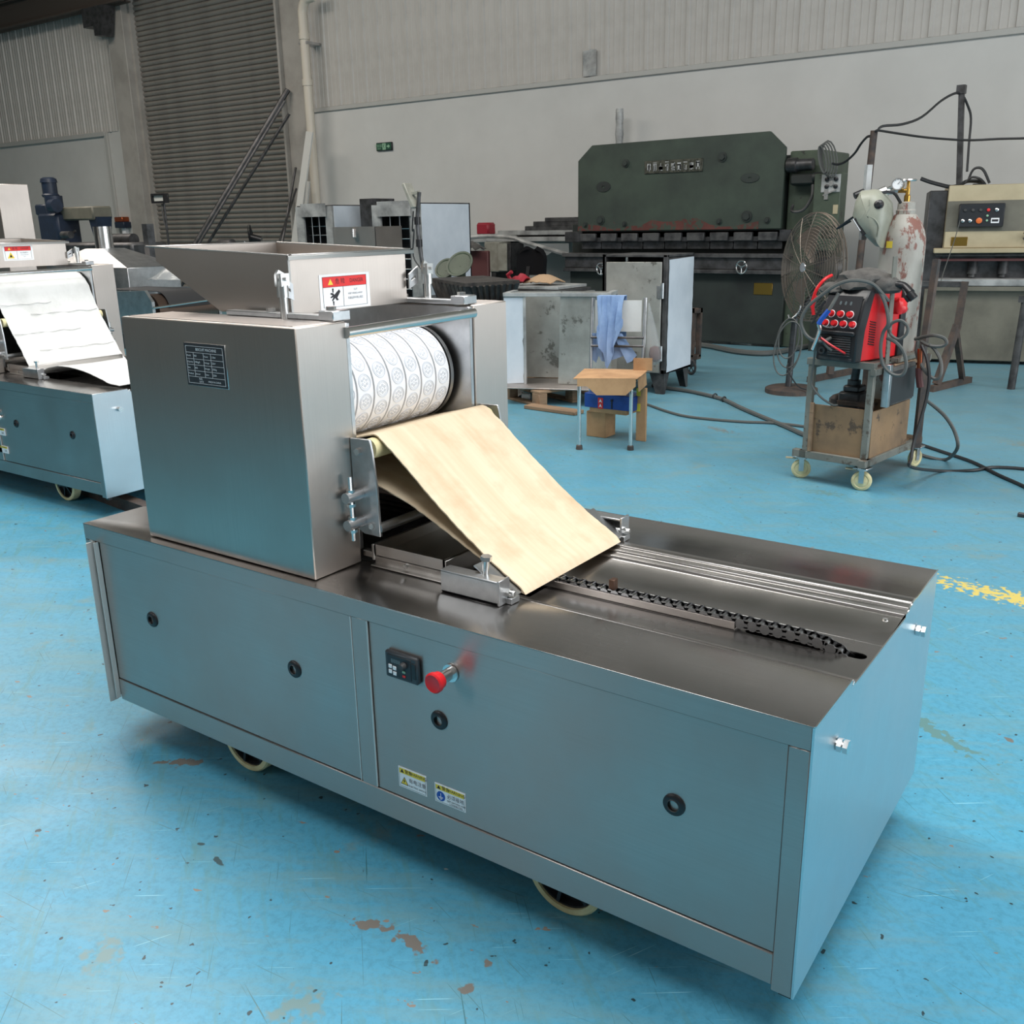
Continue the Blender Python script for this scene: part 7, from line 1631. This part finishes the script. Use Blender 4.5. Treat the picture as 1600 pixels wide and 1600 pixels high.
g = MB(); g.bar(p0.lerp(p1, 0.2)+Vector((-0.001, -0.055, 0.004)), p0.lerp(p1, 0.75)+Vector((-0.001, -0.055, 0.004)), 0.035, 0.004, (1, 0, 0.6)); g.build('visor_glass', 'white', ht)
g = MB(); g.tube([Vector(hq[2])+Vector((0, 0.02, 0)), Vector(hq[2])+Vector((0.05, 0.06, 0.0)), Vector(hq[3])+Vector((0.05, 0.08, 0.0))], 0.008, 6, sub=3).tube([Vector(hq[10])+Vector((0, 0.03, 0)), Vector(hq[10])+Vector((-0.10, 0.04, -0.07)), Vector(hq[10])+Vector((-0.03, 0.05, -0.03))], 0.006, 5, sub=3); g.build('head_band', 'black', ht)

# ---------------------------------------------------------------- jacket, gloves, cables
def lumpy(cx, cy, cz, sx, sy, sz, seed, n=18, rot=0.0):
    g = MB(); t_ = bmesh.new(); bmesh.ops.create_icosphere(t_, subdivisions=3, radius=1.0)
    for v in t_.verts:
        c = v.co.copy(); k = 1+0.22*noise.noise(c*1.7+Vector((seed, 0, 0)))+0.12*noise.noise(c*4.3+Vector((0, seed, 0)))
        c = c*k; c.z = max(c.z, -0.55); v.co = Matrix.Rotation(rot, 3, 'Z') @ Vector((c.x*sx, c.y*sy, c.z*sz)) + Vector((cx, cy, cz))
    for f in t_.faces: f.smooth = True
    g.merge(t_); return g
J = WL @ Vector((0.20, 0.12, 1.065))
jk = lumpy(J.x, J.y, J.z, 0.15, 0.13, 0.065, 3.1, rot=CA)
jk.merge(lumpy(J.x-0.12, J.y-0.06, J.z-0.035, 0.07, 0.05, 0.035, 5.2).bm) ; jk.merge(lumpy(J.x+0.12, J.y-0.03, J.z-0.02, 0.09, 0.07, 0.06, 8.2).bm)
jk.solo('work_jacket', 'leather', 'crumpled dark grey work jacket heaped on top of the red welder', 'jacket')
q = [(-0.866,3.75,1.055),(-0.828,3.75,1.05),(-0.782,3.72,1.019),(-0.767,3.72,0.991),(-0.808,3.72,1.006)]
g = MB(); g.tube([Vector(q[0])+Vector((-0.03, 0.05, 0.0)), q[0], q[1], Vector(q[2])], 0.019, 10, sub=4).tube([Vector(q[2])+Vector((-0.01, 0, 0)), Vector(q[3])+Vector((0.0, 0, 0.0))], 0.022, 10).tube([q[1], q[4], Vector(q[3])+Vector((-0.02, 0, -0.012))], 0.012, 8, sub=3)
g.solo('electrode_holder', 'black', 'black electrode holder lying beside the jacket, pointing right', 'tool')
g = MB(); q = [(-0.898,3.85,0.994),(-0.852,3.85,0.97),(-0.839,3.85,0.939),(-0.865,3.85,0.915),(-0.911,3.85,0.936)]; g.merge(lumpy(q[1][0]-0.02, 3.86, q[1][2]-0.035, 0.045, 0.05, 0.055, 2.2).bm)
g.solo('red_glove', 'red', 'red work glove hanging between the flat bar and the gas cylinder', 'glove')

def cable(pts, r, mat, lab, sub=5, n=7, name='welding_cable'):
    g = MB(); g.tube(pts, r, n, sub=sub); return g.solo(name, mat, lab, 'cable')
cable([(-1.128,3.62,0.793),(-1.154,3.58,0.78),(-1.204,3.55,0.79),(-1.246,3.55,0.827),(-1.263,3.55,0.884),(-1.235,3.55,0.949),(-1.165,3.55,1.014),(-1.09,3.55,1.066),(-1.017,3.56,1.085),(-0.944,3.6,1.069),(-0.896,3.62,1.022),(-0.873,3.66,0.983)], 0.0085, 'hose', 'thick grey cable looping from the plus socket over the jacket')
cable([(-0.906,3.62,1.031),(-0.872,3.62,0.962),(-0.853,3.62,0.879),(-0.878,3.64,0.829),(-0.883,3.64,0.75),(-0.863,3.64,0.671),(-0.813,3.64,0.627),(-0.767,3.64,0.63),(-0.754,3.64,0.679),(-0.772,3.64,0.74),(-0.812,3.64,0.785),(-0.862,3.66,0.802)], 0.009, 'hose', 'thick grey cable hanging in a loop down the right side of the welder')
cable([(-0.865,3.68,0.841),(-0.838,3.66,0.813),(-0.804,3.66,0.799),(-0.773,3.66,0.826),(-0.77,3.66,0.863),(-0.803,3.66,0.89),(-0.841,3.66,0.879),(-0.863,3.66,0.847)], 0.008, 'hose', 'small coil of grey cable hooked on the flat bar')
cable([(-0.827,4.1,0.752),(-0.769,4.05,0.773),(-0.712,4.0,0.788),(-0.665,4.0,0.777),(-0.65,4.0,0.752),(-0.676,4.0,0.734),(-0.732,4.0,0.734),(-0.782,4.05,0.746)], 0.009, 'hose', 'flat coil of grey cable sticking out at the right end of the cart')
cable([(-0.791,4.0,0.757),(-0.792,4.0,0.697),(-0.762,3.98,0.642),(-0.715,3.96,0.591),(-0.675,3.96,0.57),(-0.653,3.96,0.595),(-0.663,3.98,0.658),(-0.698,4.0,0.71),(-0.733,4.0,0.741)], 0.009, 'hose', 'grey cable loop hanging below the flat coil at the right of the cart')
cable([(-0.765,3.98,0.735),(-0.729,3.96,0.673),(-0.703,3.94,0.578),(-0.703,3.93,0.479),(-0.711,3.9,0.382),(-0.725,3.85,0.253),(-0.719,3.8,0.179),(-0.709,3.78,0.133)]+[(-0.797,4.259,0.01),(-0.658,4.275,0.01),(-0.512,4.38,0.01),(-0.406,4.529,0.01),(-0.147,4.517,0.01),(0.346,4.092,0.01),(0.847,4.276,0.01)][1:], 0.009, 'hose_dark', 'dark cable dropping from the cart to the floor and running right along the ground')
cable([(-0.785,4.25,0.415),(-0.734,4.3,0.365),(-0.668,4.3,0.31),(-0.614,4.3,0.233),(-0.591,4.3,0.145)]+[(-0.691,4.562,0.012),(-0.793,4.575,0.012),(-0.908,4.679,0.012)], 0.010, 'hose', 'thick grey hose arching behind the cart down to the floor')
cable([(-0.974,4.959,0.01),(-0.764,4.775,0.01),(-0.549,4.583,0.01),(-0.376,4.346,0.01),(-0.223,4.159,0.01),(-0.077,3.937,0.01),(0.178,3.513,0.01),(0.602,3.107,0.01)], 0.010, 'hose_dark', 'dark cable running along the floor to the right, below the arching hose')
cable([(-1.163,3.6,0.979),(-1.183,3.6,0.947),(-1.214,3.6,0.881),(-1.226,3.6,0.865)], 0.006, 'hose_dark', 'short thin dark lead left of the welder front')
g = MB(); g.tube([(-1.159,3.66,1.102),(-1.183,3.62,1.082),(-1.212,3.6,1.035),(-1.228,3.6,0.977),(-1.232,3.6,0.945)], 0.008, 7, sub=4).tube([(-1.213,3.6,1.003),(-1.226,3.6,0.952),(-1.219,3.6,0.907)], 0.009, 7, sub=4); g.solo('red_hose', 'red', 'red hose curving down left of the welder', 'hose')
g = MB(); q = [(-1.092,3.57,1.021),(-1.108,3.55,0.975),(-1.124,3.54,0.938),(-1.156,3.54,0.895),(-1.17,3.54,0.869),(-1.162,3.54,0.838)]; g.tube(q[:3], 0.009, 8, sub=4); tc = thing('welding_torch', 'blue-taped welding torch hanging in front of the left edge of the welder', 'torch', q[5]); g.build('torch_neck', 'hose', tc)
g = MB(); g.tube(q[2:5], 0.013, 8, sub=3); g.build('blue_tape', 'blue_print', tc)
g = MB(); g.tube([q[4], q[5], Vector(q[5])+Vector((-0.01, 0, -0.04)), Vector(q[5])+Vector((-0.03, 0, -0.10))], 0.010, 8, sub=3); g.build('nozzle', 'chrome', tc)
cable([(-1.175,3.56,0.839),(-1.191,3.58,0.788),(-1.212,3.64,0.681),(-1.225,3.66,0.577),(-1.214,3.66,0.527),(-1.163,3.66,0.474),(-1.113,3.68,0.441),(-1.092,3.7,0.437)], 0.006, 'hose', 'thin grey cable hanging down the left front post of the cart')
cable([(-1.169,3.57,0.806),(-1.145,3.6,0.755),(-1.111,3.6,0.731)], 0.006, 'hose', 'very short grey lead below the torch')
g = MB(); g.tube([(-1.162,3.57,0.797),(-1.121,3.57,0.77),(-1.08,3.58,0.745),(-1.039,3.6,0.719)], 0.006, 6, sub=4); g.solo('red_lead', 'red', 'short red lead crossing the lower front of the welder', 'cable')
g = MB(); q = [(-0.773,3.98,0.718),(-0.768,3.98,0.668),(-0.766,3.98,0.618),(-0.761,3.98,0.568),(-0.75,3.98,0.518)]; g.tube(q[:3], 0.012, 8, sub=3); ec2 = thing('earth_clamp', 'rusty earth clamp with a copper jaw hanging from the cart cable', 'clamp', q[4]); g.build('clamp_jaw', 'copper', ec2)
g = MB(); g.tube(q[2:], 0.018, 8, sub=3); g.build('clamp_handle', 'maroon', ec2)
# long cables on the floor between the cabinet and the cart
cable([(-3.376,6.079,0.016),(-3.221,6.013,0.016),(-3.025,5.974,0.016),(-2.811,5.882,0.016),(-2.583,5.741,0.016),(-2.31,5.46,0.016),(-1.997,5.163,0.016),(-1.824,5.006,0.016),(-1.58,4.769,0.016),(-1.393,4.68,0.016)], 0.016, 'hose', 'thick taped cable running across the floor from the cabinet to the cart')
cable([(-3.012,5.281,0.01),(-2.775,5.114,0.01),(-2.566,5.005,0.01),(-2.359,4.989,0.01),(-2.128,5.016,0.01),(-1.921,5.085,0.01),(-1.682,5.073,0.01),(-1.509,5.052,0.01)], 0.010, 'hose', 'thinner cable running across the floor from the chair to the cart')
g = MB(); q = [(-2.57,5.722,0.02),(-2.689,5.821,0.02)]; [g.ring(p, (1, -0.6, 0), 0.02, 0.006, 12, 5) for p in q]; g.solo('cable_clip', 'hose_dark', 'knot of tape on the thick floor cable', 'clip')
q = (-0.151,3.599); MB().box(q[0]-0.02, q[0]+0.03, q[1]-0.01, q[1]+0.012, 0, 0.02, 0.003).solo('metal_scrap', 'dark_steel', 'tiny dark metal scrap on the floor at the right edge', 'scrap')


# ---------------------------------------------------------------- groups of like things
GROUPS = {'steel_bar': 'long bars leaning in the roller door corner', 'plank': 'planks leaning beside the drainpipe', 'welding_cable': 'cables around the welding cart',
          'overhead_cable': 'cables strung between the poles', 'green_disc': 'green discs behind the grate', 'oven_cabinet': 'racked steel cabinets behind the front machine',
          'biscuit_moulding_machine': 'biscuit moulding machines', 'red_glove': 'red gloves'}
for o in C.objects:
    k = o.name.split('.')[0]
    if o.parent is None and k in GROUPS and 'label' in o: o['group'] = GROUPS[k]
